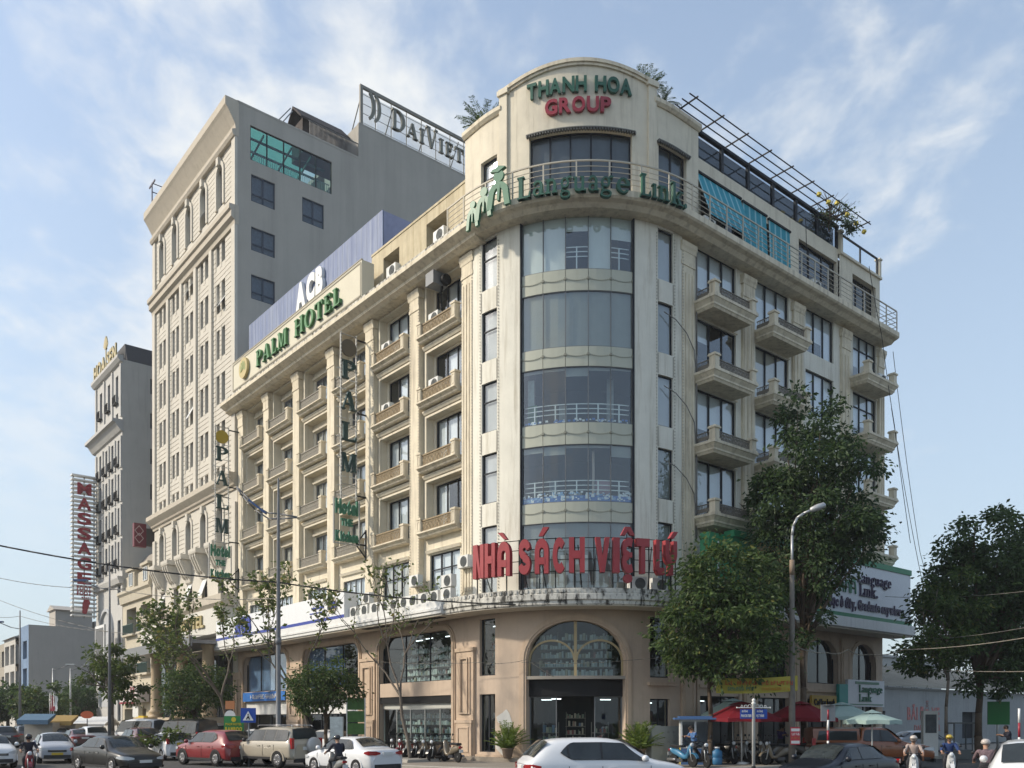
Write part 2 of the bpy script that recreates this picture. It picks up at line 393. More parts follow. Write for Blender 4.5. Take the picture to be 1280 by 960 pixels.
# ------------------------------------------------------------------ palette
cream = mat('cream_plaster', (0.69, 0.63, 0.505), 0.85, 0.2, var=0.12, vscale=1.1, streak=0.5, stain=(0.24, 0.19, 0.13), bump=0.15, streak_lo=0.52)
cream_d = mat('cream_trim', (0.70, 0.63, 0.49), 0.85, 0.2, var=0.14, vscale=2.2, streak=0.7, stain=(0.17, 0.125, 0.08), bump=0.15, streak_lo=0.48)
white_w = mat('white_plaster', (0.73, 0.705, 0.615), 0.85, 0.2, var=0.10, vscale=0.9, streak=0.6, stain=(0.34, 0.29, 0.20), bump=0.12, streak_lo=0.5, streak_hi=0.72)
yellowish = mat('yellow_stained_plaster', (0.56, 0.49, 0.345), 0.9, 0.2, var=0.16, vscale=1.6, streak=0.7, stain=(0.25, 0.19, 0.10), bump=0.2, streak_lo=0.45)
tan = mat('tan_stone', (0.53, 0.42, 0.325), 0.8, 0.25, var=0.10, vscale=1.3, streak=0.3, stain=(0.20, 0.14, 0.10), bump=0.12)
tan_t = mat('tan_trim', (0.52, 0.40, 0.295), 0.75, 0.25, var=0.10, vscale=2.5, streak=0.35, stain=(0.18, 0.12, 0.08), bump=0.1)
conc = mat('stained_concrete', (0.62, 0.60, 0.54), 0.9, 0.2, var=0.22, vscale=3.5, streak=0.95, stain=(0.035, 0.033, 0.03), bump=0.3, streak_lo=0.47, streak_hi=0.60, smap=(3.4, 3.4, 1.3))
soffit = mat('soffit_paint', (0.62, 0.57, 0.48), 0.9, 0.15, var=0.1, vscale=0.8)
whitemetal = mat('white_metal_panel', (0.70, 0.70, 0.68), 0.5, 0.4, var=0.06, vscale=2, streak=0.35, stain=(0.25, 0.23, 0.20))
frame_d = mat('dark_window_frame', (0.020, 0.024, 0.032), 0.55, 0.2)
frame_g = mat('grey_window_frame', (0.16, 0.17, 0.18), 0.5, 0.4)
blind_w = mat('white_blind', (0.74, 0.77, 0.78), 0.8, 0.2, var=0.04)
blind_c = mat('cream_blind', (0.55, 0.52, 0.45), 0.8, 0.2, var=0.05)
blind_g = mat('grey_blind', (0.30, 0.31, 0.295), 0.8, 0.2, var=0.06)
curtain_g = mat('grey_curtain', (0.26, 0.29, 0.31), 0.9, 0.1, var=0.25, vscale=6)
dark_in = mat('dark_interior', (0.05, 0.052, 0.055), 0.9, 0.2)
spandrel_m = mat('pale_green_spandrel', (0.45, 0.46, 0.375), 0.35, 0.5, var=0.05, vscale=2, streak=0.25, stain=(0.3, 0.27, 0.18))
steel = mat('stainless_steel', (0.55, 0.55, 0.53), 0.3, 0.5, metal=0.9)
rail_cr = mat('cream_rail_paint', (0.50, 0.46, 0.38), 0.6, 0.3, var=0.1)
iron_tan = mat('tan_wrought_iron', (0.30, 0.23, 0.14), 0.7, 0.3, var=0.2, vscale=8)
iron_gry = mat('grey_wrought_iron', (0.26, 0.24, 0.20), 0.7, 0.3, var=0.2, vscale=8)
black = mat('black_paint', (0.012, 0.012, 0.013), 0.6, 0.2)
g_clear = glass('clear_pane', (0.88, 0.92, 0.94), 0.14)
g_dark = glass('smoked_pane', (0.55, 0.60, 0.66), 0.045, wob=0.05)
g_curt = glass('curtain_wall_pane', (0.84, 0.90, 0.88), 0.13, wob=0.06)
g_shop = glass('shop_pane', (0.66, 0.77, 0.77), 0.06, wob=0.04)
lamp_m = mat('lit_tube', (0.9, 0.9, 0.9), 0.4, emit=(0.95, 0.98, 1.0), estr=2.2)

# ------------------------------------------------------------------ the corner building's plan: q runs along the street front,
# negative along the left front, 0..LQ round the corner, beyond LQ along the right front
R = 6.8; LQ = R*pi/2; AZ = radians(219.648669)
O3 = (3.553, 46.6208, 0)
def KP(q, o):
    if q < 0: return (R+o, q)
    if q <= LQ: t = q/R; return ((R+o)*cos(t), (R+o)*sin(t))
    return (-(q-LQ), R+o)
KP.arc = (0, LQ)
def TH(deg): return R*radians(deg)
def KB(step=0.45): return MB(KP, step)
def kout(q):            # outward angle in the plan
    return 0.0 if q <= 0 else (q/R if q < LQ else pi/2)

def window(root, path, q0, q1, z0, z1, o, n=3, transom=None, fm=None, gm=None, bl=None, blm=None, fw=0.06, name='window', bo=0.14, pos=None):
    """frame (part) with its panes and blinds (sub-parts); bl = list of blind drops 0..1 per pane"""
    fm = fm or frame_d; gm = gm or g_clear
    if q0 > q1: q0, q1 = q1, q0
    f = MB(path, 0.45); d = 0.07
    xs = [q0+(q1-q0)*i/n for i in range(n+1)] if pos is None else pos
    f.box(q0, q1, o-d, o, z0, z0+fw); f.box(q0, q1, o-d, o, z1-fw, z1)
    for i, x in enumerate(xs):
        w = fw if i in (0, n) else fw*1.3
        a = x if i == 0 else (x-w if i == n else x-w/2)
        f.box(a, a+w, o-d-0.002, o+0.004, z0+fw, z1-fw)
    zz = [(z0+fw, z1-fw)]
    if transom:
        zt = z0+(z1-z0)*transom; f.box(q0+fw, q1-fw, o-d+0.004, o-0.003, zt-fw/2, zt+fw/2); zz = [(z0+fw, zt-fw/2), (zt+fw/2, z1-fw)]
    fo = f.build(name, fm, root)
    for a, b in zip(xs, xs[1:]):
        for c, e in zz:
            p = MB(path, 0.45); cs = p.cuts(a+fw*0.7, b-fw*0.7)
            for u, v in zip(cs, cs[1:]): p.poly([(u, o-0.035, c), (v, o-0.035, c), (v, o-0.035, e), (u, o-0.035, e)])
            p.build('pane', gm, fo)
    if bl:
        p = MB(path, 0.45)
        for (a, b), k in zip(zip(xs, xs[1:]), bl):
            if k <= 0: continue
            cs = p.cuts(a+0.01, b-0.01); zb = z1-(z1-z0)*k
            for u, v in zip(cs, cs[1:]): p.poly([(u, o-bo, zb), (v, o-bo, zb), (v, o-bo, z1), (u, o-bo, z1)])
        if p.V: p.build('blind', blm or blind_w, fo)
    return fo
rnd = random.Random(11)

B = empty('corner_building', O3, AZ, 'cream seven-storey corner building with rounded glass bay and rows of balconies', 'building')
ZB = [11.75, 15.2, 18.65, 22.1]         # undersides of the balcony rows

# core behind the rooms (blocks light, dark inner walls)
c = MB(); core = [(KP(-31, -3.2)), (KP(-0.01, -3.2))]+[KP(LQ*i/8, -3.2) for i in range(1, 8)]+[KP(LQ+0.01, -3.2), KP(LQ+19.8, -3.2), (-19.8, -14), (-10, -31)]
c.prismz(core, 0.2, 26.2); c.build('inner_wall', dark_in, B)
c = KB(0.9)
for z in (3.7, 7.3, 11.35, 14.95, 18.5, 22.0): c.box(-31, LQ+19.8, -3.25, -0.75, z, z+0.35)
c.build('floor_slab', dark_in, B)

# ---------------- left front
PS = [0.85, 5.62, 10.36, 15.1, 19.98, 24.75, 29.3]
def pilaster(s, w, right=False, fl=0, z0=8.0, z1=25.25):
    c = KB(); q = (LQ+s) if right else -s; h = w/2
    c.box(q-h, q+h, -0.5, 0, z0, z1-1.15)
    for i in range(fl):
        x = q-h+w*(i+0.5)/fl; c.box(x-w*0.30/fl, x+w*0.30/fl, -0.02, 0.035, z0+0.5, z1-1.5)
    c.box(q-h-0.03, q+h+0.03, -0.5, 0.04, z1-1.15, z1-0.98); c.box(q-h+0.02, q+h-0.02, -0.5, 0.03, z1-0.98, z1-0.5)
    c.sweep([(-0.5, z1-0.5), (0.05, z1-0.5), (0.08, z1-0.35), (0.13, z1-0.25), (0.13, z1-0.05), (-0.5, z1-0.05)], q-h-0.07, q+h+0.07)
    return c.build('pilaster', cream_d, B)
for i, s in enumerate(PS): pilaster(s, 0.92, fl=4 if i == 0 else 0)
c = KB(); c.box(-30.6, -29.75, -0.9, -0.05, 7.9, 25.3); c.build('end_pier', cream, B)

for i in range(6):
    s0, s1 = PS[i]+0.44, PS[i+1]-0.44; mid = (s0+s1)/2; palm = i >= 2
    hw, dep = (1.62, 0.42) if not palm else (1.66, 0.55)
    ops = [(-mid-hw, -mid+hw, z+0.31, z+3.02) for z in ZB]
    w0 = (-mid-1.35, -mid+1.35, 8.0, 10.85) if not palm else (-mid-1.3, -mid+1.3, 8.9, 10.6)
    c = KB(); oo = -0.32
    c.wall(-s1-0.05, -s0+0.05, 8.0, 25.4, ops[:]+[w0], o=oo, depth=dep)
    # raised surround of each loggia and the lintel band
    for a, b, z0, z1 in ops:
        c.box(a-0.13, a-0.004, oo-0.05, oo+0.06, z0, z1+0.12); c.box(b+0.004, b+0.13, oo-0.05, oo+0.06, z0, z1+0.12); c.box(a-0.003, b+0.003, oo-0.05, oo+0.055, z1+0.004, z1+0.12)
        c.sweep([(oo-0.05, z1+0.16), (oo+0.1, z1+0.16), (oo+0.2, z1+0.3), (oo+0.2, z1+0.36), (oo-0.05, z1+0.36)], a-0.2, b+0.2)
    c.sweep([(oo-0.05, 10.9), (oo+0.12, 10.93), (oo+0.2, 11.08), (oo-0.05, 11.08)], w0[0]-0.2, w0[1]+0.2)
    ww = (1.42, 0.75, 2.9) if not palm else (1.28, 0.95, 2.45)
    for a, b, z0, z1 in ops:
        zb = z0-0.31; win = (-mid-ww[0], -mid+ww[0], zb+ww[1]-0.25, zb+ww[2])
        c.wall(a, b, z0, z1, [win], o=oo-dep, depth=0.15)
        if palm: c.sweep([(oo-dep, win[3]+0.05), (oo-dep+0.16, win[3]+0.05), (oo-dep+0.2, win[3]+0.15), (oo-dep, win[3]+0.15)], win[0]-0.12, win[1]+0.12)
    c.build('bay_wall', [cream], B)
    for k, (a, b, z0, z1) in enumerate(ops):
        zb = z0-0.31; win = (-mid-ww[0], -mid+ww[0], zb+ww[1]-0.25, zb+ww[2])
        if palm: window(B, KP, *win, oo-dep-0.08, 3, None, frame_g, g_clear, [1, 1, 1], curtain_g if rnd.random() < 0.7 else blind_c, fw=0.05)
        else: window(B, KP, *win, oo-dep-0.08, 3, None, frame_d, g_clear, [rnd.choice((1, 1, .9)) if rnd.random() < 0.7 else 0 for _ in range(3)], blind_w)
    window(B, KP, *w0, oo-0.1, 3 if not palm else 4, 0.72 if not palm else None, frame_d if not palm else frame_g, g_clear, [rnd.choice((0.9, 1, 1)) for _ in range(4)], blind_w if i != 1 else blind_c)

# balcony shared mesh (left front)
def ornament(w, z0, z1, o, cell=0.29):
    c = MB(); n = int(w/cell); cw = w/n; h = z1-z0
    for i in range(n):
        x = -w/2+cw*(i+0.5)
        for zc, r in ((z0+h*0.3, h*0.29), (z0+h*0.74, h*0.22)):
            for P in ring(x, zc, min(r, cw*0.48), r, 0.035, 0.035, 0, 360, 10): c.prism(P, o-0.012, o+0.012)
        for P in dg(x-cw/2, x-cw/2+0.03, z0, x+cw/2-0.03, x+cw/2, z1): c.prism(P, o-0.009, o+0.009)
        for P in dg(x+cw/2-0.03, x+cw/2, z0, x-cw/2, x-cw/2+0.03, z1): c.prism(P, o-0.007, o+0.007)
        c.box(x-0.012, x+0.012, o-0.011, o+0.011, z0, z1); c.box(x-cw/2-0.014, x-cw/2+0.014, o-0.013, o+0.013, z0, z1)
    return c
WB = 3.5
c = MB(); c.sweep([(-0.34, 0), (0.34, 0), (0.40, 0.05), (0.40, 0.10), (0.50, 0.17), (0.58, 0.20), (0.58, 0.27), (-0.34, 0.27)], -WB/2, WB/2); slab_me = c.mesh('slab', cream_d)
c = MB()
c.box(-0.17, 0.17, 0.22, 0.54, 0.27, 0.93); c.box(-0.21, 0.21, 0.18, 0.58, 0.93, 1.0); c.box(-0.19, 0.19, 0.20, 0.56, 1.0, 1.04)
for a, b, z0, z1 in ((-0.13, -0.08, 0.35, 0.87), (0.08, 0.13, 0.35, 0.87), (-0.08, 0.08, 0.35, 0.40), (-0.08, 0.08, 0.82, 0.87)): c.box(a, b, 0.535, 0.56, z0, z1)
post_me = c.mesh('post', cream_d)
c = ornament(WB-0.74, 0.34, 0.84, 0.42); c.box(-WB/2+0.37, WB/2-0.37, 0.37, 0.47, 0.84, 0.91); c.box(-WB/2+0.37, WB/2-0.37, 0.39, 0.45, 0.29, 0.34); rail_t = c.mesh('railing', iron_tan)
c = ornament(WB-0.74, 0.34, 0.84, 0.42, 0.2); c.box(-WB/2+0.37, WB/2-0.37, 0.37, 0.47, 0.84, 0.91); c.box(-WB/2+0.37, WB/2-0.37, 0.39, 0.45, 0.29, 0.34); rail_g = c.mesh('railing', iron_gry)
for i in range(6):
    mid = (PS[i]+PS[i+1])/2
    for z in ZB:
        b = put('balcony', slab_me, B, (R-0.26, -mid, z), -pi/2)
        for sx in (-1, 1): put('post', post_me, b, (sx*(WB/2-0.2), 0, 0))
        put('railing', rail_t if i < 2 else rail_g, b)

# cornice over the left front, mansard wall with dormers
c = KB(); c.sweep([(-0.5, 25.25), (0.35, 25.25), (0.62, 25.38), (0.66, 25.5), (0.95, 25.66), (1.05, 25.72), (1.05, 25.95), (-0.5, 25.95)], -30.7, 0.55); c.build('cornice', cream_d, B)
c = KB(); c.box(-30.7, 0.3, -0.3, 0.98, 25.95, 26.12); c.build('gutter', conc, B)
c = KB(); dm = [(-4.9, -3.0), (-9.3, -7.6)]
c.wall(-10.6, -0.9, 25.9, 29.2, [(a, b, 26.3, 28.6) for a, b in dm], o=-0.3, depth=0.9); c.box(-10.6, -0.9, -0.5, -0.26, 29.2, 29.32)
for a, b in dm: c.poly([(a, -1.2, 26.3), (b, -1.2, 26.3), (b, -1.2, 28.6), (a, -1.2, 28.6)])
c.build('mansard_wall', yellowish, B)
for a, b in dm: window(B, KP, a+0.5, b-0.1, 26.3, 28.3, -1.14, 2, None, frame_d, g_dark)
c = KB(); c.box(-30.6, -10.6, -2.2, -0.9, 25.9, 28.6); c.build('roof_parapet', cream, B)

# ---------------- rounded corner
cq = [TH(2.6), TH(11.4), TH(22.8), TH(68.4), TH(79.6), TH(87.8)]
NZ = [(22.9-3.45*k, 25.3-3.45*k) for k in range(4)]+[(8.2, 11.45)]
GZ = (8.2, 25.85)
c = KB()
c.wall(-0.42, LQ+0.4, 8.0, 26.0, [(cq[0], cq[1], a, b) for a, b in NZ]+[(cq[2], cq[3], *GZ)]+[(cq[4], cq[5], a, b) for a, b in NZ], o=0, depth=0.3)
c.build('corner_wall', white_w, B)
for k, (a, b) in enumerate(NZ):
    for j, (u, v) in enumerate(((cq[0], cq[1]), (cq[4], cq[5]))):
        window(B, KP, u, v, a, b, -0.1, 1, 0.62 if j == 0 else None, frame_d, g_clear, [1.0 if not (j == 1 and k == 1) else 1.0], mat('pale_grey_blind', (0.46, 0.47, 0.46), 0.8, 0.2, var=0.05) if (j == 0 or k in (0, 2)) else blind_g)
# recessed infill panels under the narrow windows
c = KB()
for k in range(4):
    for u, v in ((cq[0], cq[1]), (cq[4], cq[5])):
        z1 = NZ[k][0]-0.05; z0 = NZ[k+1][1]+0.05
        c.box(u-0.02, u+0.02, -0.02, 0.02, z0, z1); c.box(v-0.02, v+0.02, -0.02, 0.02, z0, z1)
c.build('joint_strip', mat('joint_grey', (0.30, 0.28, 0.24), 0.8), B)
# curtain wall: five rows of five panes, spandrels between
GR = [(22.95, 25.60), (19.38, 21.95), (15.86, 18.45), (12.2, 14.85), (8.2, 11.25)]
SPZ = [(21.95, 22.95), (18.45, 19.38), (14.85, 15.86), (11.25, 12.2)]
BL = [[1, 1, .32, 1, .45], [1, 1, 1, 1, 1], [.06, .05, .16, .06, .04], [.10, .16, .05, .05, .2], [1, 1, 1, 1, 1]]
BM = [blind_w, blind_g, blind_g, blind_g, mat('dim_blind', (0.22, 0.23, 0.23), 0.8, 0.2, var=0.08)]
for k, (a, b) in enumerate(GR):
    window(B, KP, cq[2]+0.02, cq[3]-0.02, a, b, -0.1, 5, None, frame_g, g_curt, BL[k], BM[k], fw=0.028, name='curtain_glazing', bo=0.12)
for a, b in SPZ:
    for i in range(5):
        w = (cq[3]-cq[2]-0.04)/5; u = cq[2]+0.02+w*i
        c = KB(); c.box(u+0.012, u+w-0.012, -0.2, -0.075, a+0.01, b-0.01); c.build('spandrel_panel', spandrel_m, B)
    c = KB()
    for i in range(61):                           # string of small bulbs along the spandrel
        q = cq[2]+(cq[3]-cq[2])*i/60; x = (i % 12)/12; c.box(q-0.02, q+0.02, -0.075, -0.04, a+0.55-0.1*sin(pi*x), a+0.585-0.1*sin(pi*x))
    for i in range(6): q = cq[2]+0.03+(cq[3]-cq[2]-0.06)*i/5; c.box(q-0.05, q+0.05, -0.075, -0.03, a+0.5, a+0.62)
    c.build('bulb_string', mat('bulb_grey', (0.25, 0.25, 0.2), 0.5), B)
c = KB(); c.box(cq[2], cq[3], -0.28, -0.06, 25.6, 25.99); c.build('glazing_head', black, B)
c = KB(); 
for q in (cq[2], cq[3]): c.box(q-0.03, q+0.03, -0.25, 0.03, 8.2, 25.85)
c.build('glazing_jamb', frame_d, B)
for zf, dz in ((22.95, 1.15), (15.86, 0.95), (12.2, 1.05)):         # hand rails standing just inside the glass
    c = KB(0.3); a, b = TH(23.5), TH(67.5)
    for t in (0, .22, .44): c.box(a, b, -0.34, -0.30, zf+dz-t-0.04, zf+dz-t)
    for i in range(5): q = a+(b-a)*(i+0.5)/5; c.box(q-0.03, q+0.03, -0.35, -0.29, zf, zf+dz)
    c.build('inner_handrail', steel, B)
c = KB(0.3); rr = random.Random(5)
c.box(TH(23), TH(68), -0.165, -0.155, 12.22, 12.5, 0)
for i in range(150):
    q = TH(23.2+44.5*rr.random()); z = 12.26+0.36*rr.random(); s = 0.03+0.05*rr.random()
    c.box(q-s, q+s, -0.154, -0.146, z, z+s*1.4, 1 if rr.random() < 0.6 else 2)
for i in range(60):
    q = TH(23.2+44.5*rr.random()); z = 15.88+0.12*rr.random(); s = 0.03+0.04*rr.random()
    c.box(q-s, q+s, -0.154, -0.146, z, z+s*1.4, 1 if rr.random() < 0.6 else 0)
c.build('flower_film', [mat('film_blue', (0.05, 0.14, 0.42), 0.5), mat('film_white', (0.7, 0.74, 0.78), 0.5), mat('film_sky', (0.2, 0.36, 0.6), 0.5)], B)
for th, w, z0, z1, o_, col, nm in ((25.6, 0.5, 15.9, 17.0, -0.6, (0.10, 0.20, 0.10), 'wall_poster'), (25.0, 0.35, 17.0, 18.2, -0.6, (0.45, 0.50, 0.48), 'wall_poster'), (53, 0.12, 12.2, 14.8, -0.8, (0.5, 0.42, 0.38), 'inner_column'), (58, 0.9, 12.3, 13.4, -1.0, (0.36, 0.22, 0.26), 'play_slide'), (38, 0.5, 15.9, 17.2, -1.6, (0.3, 0.3, 0.28), 'cupboard'), (62, 0.4, 15.9, 18.3, -1.2, (0.28, 0.30, 0.30), 'inner_column'), (33, 0.5, 12.2, 13.6, -1.5, (0.2, 0.22, 0.25), 'cupboard'), (45, 0.8, 12.2, 13.1, -1.8, (0.34, 0.30, 0.22), 'cupboard')):
    c = KB(0.3); q = TH(th); c.box(q-w/2, q+w/2, o_-0.1, o_, z0, z1); c.build(nm, mat(nm+str(th), col, 0.7, var=0.2, vscale=5), B)
c = KB(0.3)
for a, b, z0, z1 in ((24.5, 30, 8.25, 8.75), (31, 45, 8.25, 8.9), (52, 60, 8.25, 9.0), (39, 50, 8.9, 9.75)): c.box(TH(a), TH(b), -0.21, -0.19, z0, z1)
c.build('paper_notice', mat('paper', (0.6, 0.6, 0.58), 0.8, var=0.1, vscale=6), B)

# terrace slab round the corner and along the right front
c = KB(); c.sweep([(-0.5, 25.4), (0.55, 25.4), (0.75, 25.55), (0.98, 25.62), (1.06, 25.7), (1.06, 25.98), (-0.5, 25.98)], 0.552, LQ+19.9); c.build('terrace_slab', cream_d, B)
c = KB(0.35)
for dz in (0.32, 0.56, 0.80, 1.04): c.box(-1.2, LQ+19.75, 0.93, 0.96, 26.0+dz-0.018, 26.0+dz)
c.box(-1.2, LQ+19.75, 0.915, 0.975, 27.26, 27.32)
q = -1.2
while q < LQ+19.8: c.box(q-0.03, q+0.03, 0.92, 0.97, 25.98, 27.27); q += 1.32
for z in (26.3, 26.6, 26.9, 27.26): c.box(LQ+19.72, LQ+19.76, -0.3, 0.93, z, z+0.03)
c.build('terrace_railing', rail_cr, B)

# top storey of the corner with its arched parapet
uw = (TH(26.5), TH(67.8), 26.45, 29.3); lw_ = (TH(2), TH(11.3), 27.3, 29.2); rw_ = (TH(80), LQ+0.75, 26.3, 29.35)
c = KB(); c.wall(-1.05, LQ+1.66, 25.98, 31.2, [uw, lw_, rw_], o=-0.02, depth=0.35)
def archz(th): return 31.98+0.52*sin(pi*min(1, max(0, (th-15.5)/60.5)))
n = 24; ths = [15.5+60.5*i/n for i in range(n+1)]
for a, b in zip(ths, ths[1:]):
    c.poly([(TH(a), -0.02, 31.2), (TH(b), -0.02, 31.2), (TH(b), -0.02, archz(b)), (TH(a), -0.02, archz(a))])
    c.poly([(TH(a), -0.4, 30.2), (TH(b), -0.4, 30.2), (TH(b), -0.4, archz(b)), (TH(a), -0.4, archz(a))])
c.box(LQ+1.42, LQ+1.66, -0.9, -0.03, 25.98, 31.2); c.box(-1.05, -0.85, -0.9, -0.03, 25.98, 31.2)
c.build('upper_corner_wall', cream, B)
c = KB()
for a, b in zip(ths, ths[1:]):
    za, zb = archz(a), archz(b)
    for o1, d0, d1 in ((0.07, -0.22, -0.1), (0.14, -0.1, 0.06)):
        v = [c.pt(TH(a), -0.42, za+d0), c.pt(TH(a), o1, za+d0), c.pt(TH(a), o1, za+d1), c.pt(TH(a), -0.42, za+d1), c.pt(TH(b), -0.42, zb+d0), c.pt(TH(b), o1, zb+d0), c.pt(TH(b), o1, zb+d1), c.pt(TH(b), -0.42, zb+d1)]
        for f in ((0, 1, 5, 4), (1, 2, 6, 5), (2, 3, 7, 6)): c.face([v[i] for i in f])
for q0, q1 in ((-1.1, TH(14)), (TH(77.5), LQ+1.72)): c.sweep([(-0.4, 31.0), (0.05, 31.0), (0.16, 31.12), (0.16, 31.3), (-0.4, 31.3)], q0, q1)
c.build('parapet_coping', cream_d, B)
for th in (15, 76.5):
    c = KB(); q = TH(th); c.box(q-0.22, q+0.22, -0.3, 0.1, 25.98, 31.75); c.box(q-0.3, q+0.3, -0.35, 0.18, 31.75, 31.98); c.box(q-0.25, q+0.25, -0.3, 0.13, 31.98, 32.06); c.build('corner_pier', cream, B)
window(B, KP, *uw, -0.2, 5, None, frame_d, g_dark, [0.95]*5, blind_g, fw=0.06)
window(B, KP, *lw_, -0.2, 1, 0.55, frame_d, g_clear, [1], blind_w)
window(B, KP, *rw_, -0.2, 2, None, frame_d, g_dark, [0.9, 0.9], blind_g)
c = KB(0.25)
for q0, q1 in ((uw[0]-0.1, uw[1]+0.1), (rw_[0]-0.1, rw_[1]+0.15)):
    z = 29.34
    c.box(q0, q1, -0.02, 0.16, z, z+0.05); q = q0
    while q < q1: c.box(q, q+0.06, 0.02, 0.15, z-0.09, z); q += 0.13
c.build('window_hood', mat('hood_grey', (0.12, 0.12, 0.11), 0.6), B)
c = MB(); c.prismz([KP(-10.6, -1.3), KP(-0.01, -1.3)]+[KP(LQ*i/8, -0.45) for i in range(0, 9)]+[KP(LQ+19.6, -0.5), (-19.6, -6), (-4, -10)], 29.2, 29.6); c.build('roof_slab', conc, B)
c = MB(); c.prismz([KP(-10, -3.0), KP(-0.01, -3.0)]+[KP(LQ*i/8, -3.0) for i in range(1, 8)]+[KP(LQ+0.01, -3.0), KP(LQ+19.6, -3.0), (-19.6, -6), (-4, -10)], 26.21, 29.19); c.build('upper_inner_wall', dark_in, B)

# ---------------- right front
PR = [0.85, 5.8, 10.45, 15.5, 19.75]
for i, s in enumerate(PR): pilaster(s, 1.0 if i < 4 else 0.7, True, fl=4 if i == 0 else 3)
def RQ(s): return LQ+s
ZR = [11.5, 15.0, 18.48, 22.0]
wr = [(1.7, 4.85), (6.55, 9.65), (11.35, 14.3), (16.5, 19.3)]
ops = []
for i, (a, b) in enumerate(wr):
    for z in ZR: ops.append((RQ(a), RQ(b), z+(0.95 if i == 2 else 0.6), z+3.45))
c = KB(); c.wall(RQ(0.4), RQ(20.05), 8.0, 26.0, ops, o=-0.12, depth=0.25)
c.box(RQ(20.0), RQ(20.05), -8, -0.12, 0.15, 26.0); c.build('right_wall', white_w, B)
for k, (a, b, z0, z1) in enumerate(ops):
    i, r = divmod(k, 4)
    blc = [rnd.choice((1, .95, .7, .65)) for _ in range(3)] if not (i == 0 and r == 2) else [.35, 0, 0]
    bm = blind_w if not (i == 1 and r == 2) else blind_c
    window(B, KP, a, b, z0, z1, -0.22, 3, 0.7 if i == 3 else None, frame_d, g_clear, blc, bm, fw=0.07)
# heads over the bay windows (shallow arched hoods)
c = KB()
for i in (0, 1, 3):
    for z in ZR:
        a, b = wr[i]; c.box(RQ(a-0.1), RQ(b+0.1), -0.125, -0.06, z+3.5, z+3.58)
c.build('window_head', cream_d, B)
WR = 3.45
c = MB()
pr = [(0, 0.0), (0.06, 0.10), (0.10, 0.13), (0.10, 0.22), (0.22, 0.40), (0.26, 0.42), (0.26, 0.55)]
for (e0, z0), (e1, z1) in zip(pr, pr[1:]):              # stepped, splayed slab
    a = [(-WR/2+0.2-e0, -0.15), (WR/2-0.2+e0, -0.15), (WR/2-0.2+e0, 1.0+e0), (-WR/2+0.2-e0, 1.0+e0)]; b = [(-WR/2+0.2-e1, -0.15), (WR/2-0.2+e1, -0.15), (WR/2-0.2+e1, 1.0+e1), (-WR/2+0.2-e1, 1.0+e1)]
    A = [c.pt(x, y, z0) for x, y in a]; Bv = [c.pt(x, y, z1) for x, y in b]
    for i in range(4): j = (i+1) % 4; c.face([A[i], A[j], Bv[j], Bv[i]])
    if z0 == 0: c.face(A[::-1])
    if z1 == 0.55: c.face(Bv)
rslab = c.mesh('slab', [cream_d])
c = MB(); c.box(-0.17, 0.17, 0.86, 1.2, 0.55, 1.13); c.box(-0.23, 0.23, 0.80, 1.26, 1.13, 1.2); c.box(-0.2, 0.2, 0.83, 1.23, 1.2, 1.25); c.box(-0.21, 0.21, 0.82, 1.24, 0.55, 0.63); rpost = c.mesh('post', cream_d)
c = ornament(WR-0.85, 0.62, 1.02, 1.03, 0.26); c.box(-WR/2+0.4, WR/2-0.4, 1.0, 1.06, 1.04, 1.08)
for sx in (-1, 1):
    x = sx*(WR/2-0.22); c.box(x-0.02, x+0.02, 0.0, 0.86, 1.04, 1.08)
    for k in range(9): c.box(x-0.012, x+0.012, 0.06+k*0.09, 0.085+k*0.09, 0.55, 1.04)
    c.box(x-0.01, x+0.01, 0.0, 0.86, 0.70, 0.88)
rrail = c.mesh('railing', mat('weathered_iron', (0.20, 0.18, 0.15), 0.7, 0.3, var=0.25, vscale=9))
for i, m_ in ((0, 3.05), (1, 8.0), (3, 17.6)):
    for z in ZR:
        b = put('balcony', rslab, B, (-m_, R, z), 0)
        for sx in (-1, 1): put('post', rpost, b, (sx*(WR/2-0.22), 0, 0))
        if i != 3: put('railing', rrail, b)
# top storey right: wall, windows, glazed parapet, pergola
tw = [(RQ(10.95), RQ(15.0), 26.5, 29.2), (RQ(16.6), RQ(19.4), 26.4, 29.05)]; t0 = (RQ(2.2), RQ(9.6), 26.4, 28.9)
c = KB(); c.wall(RQ(1.66), RQ(15.1), 25.98, 30.0, [tw[0], t0], o=-0.3, depth=0.3); c.wall(RQ(15.1), RQ(19.9), 25.98, 29.8, [tw[1]], o=-0.2, depth=0.4)
c.box(RQ(1.66), RQ(15.1), -0.6, -0.31, 29.9, 30.04); c.box(RQ(15.1), RQ(20.0), -0.5, -0.08, 29.72, 29.86); c.box(RQ(19.7), RQ(19.9), -4, -0.21, 25.98, 29.8)
c.box(RQ(19.7), RQ(19.95), -0.35, -0.12, 29.86, 30.9); c.box(RQ(19.64), RQ(20.0), -0.41, -0.07, 30.9, 31.0)
c.box(RQ(15.1), RQ(15.32), -0.35, -0.1, 29.86, 31.0); c.box(RQ(15.04), RQ(15.38), -0.41, -0.05, 31.0, 31.12)
c.build('terrace_storey_wall', cream, B)
window(B, KP, *tw[0], -0.5, 3, 0.62, frame_d, g_dark, [0, .5, 0], blind_g); window(B, KP, *tw[1], -0.5, 3, 0.7, frame_d, g_dark); window(B, KP, *t0, -0.5, 5, None, frame_d, g_dark)
fo = None
c = KB()
pp = [1.7, 3.95, 6.2, 8.45, 10.7, 12.9, 15.05]
for s in pp: c.box(RQ(s)-0.1, RQ(s)+0.1, -0.42, -0.28, 30.04, 31.28)
c.box(RQ(1.6), RQ(15.15), -0.46, -0.24, 31.28, 31.42)
fo = c.build('glass_parapet', frame_d, B)
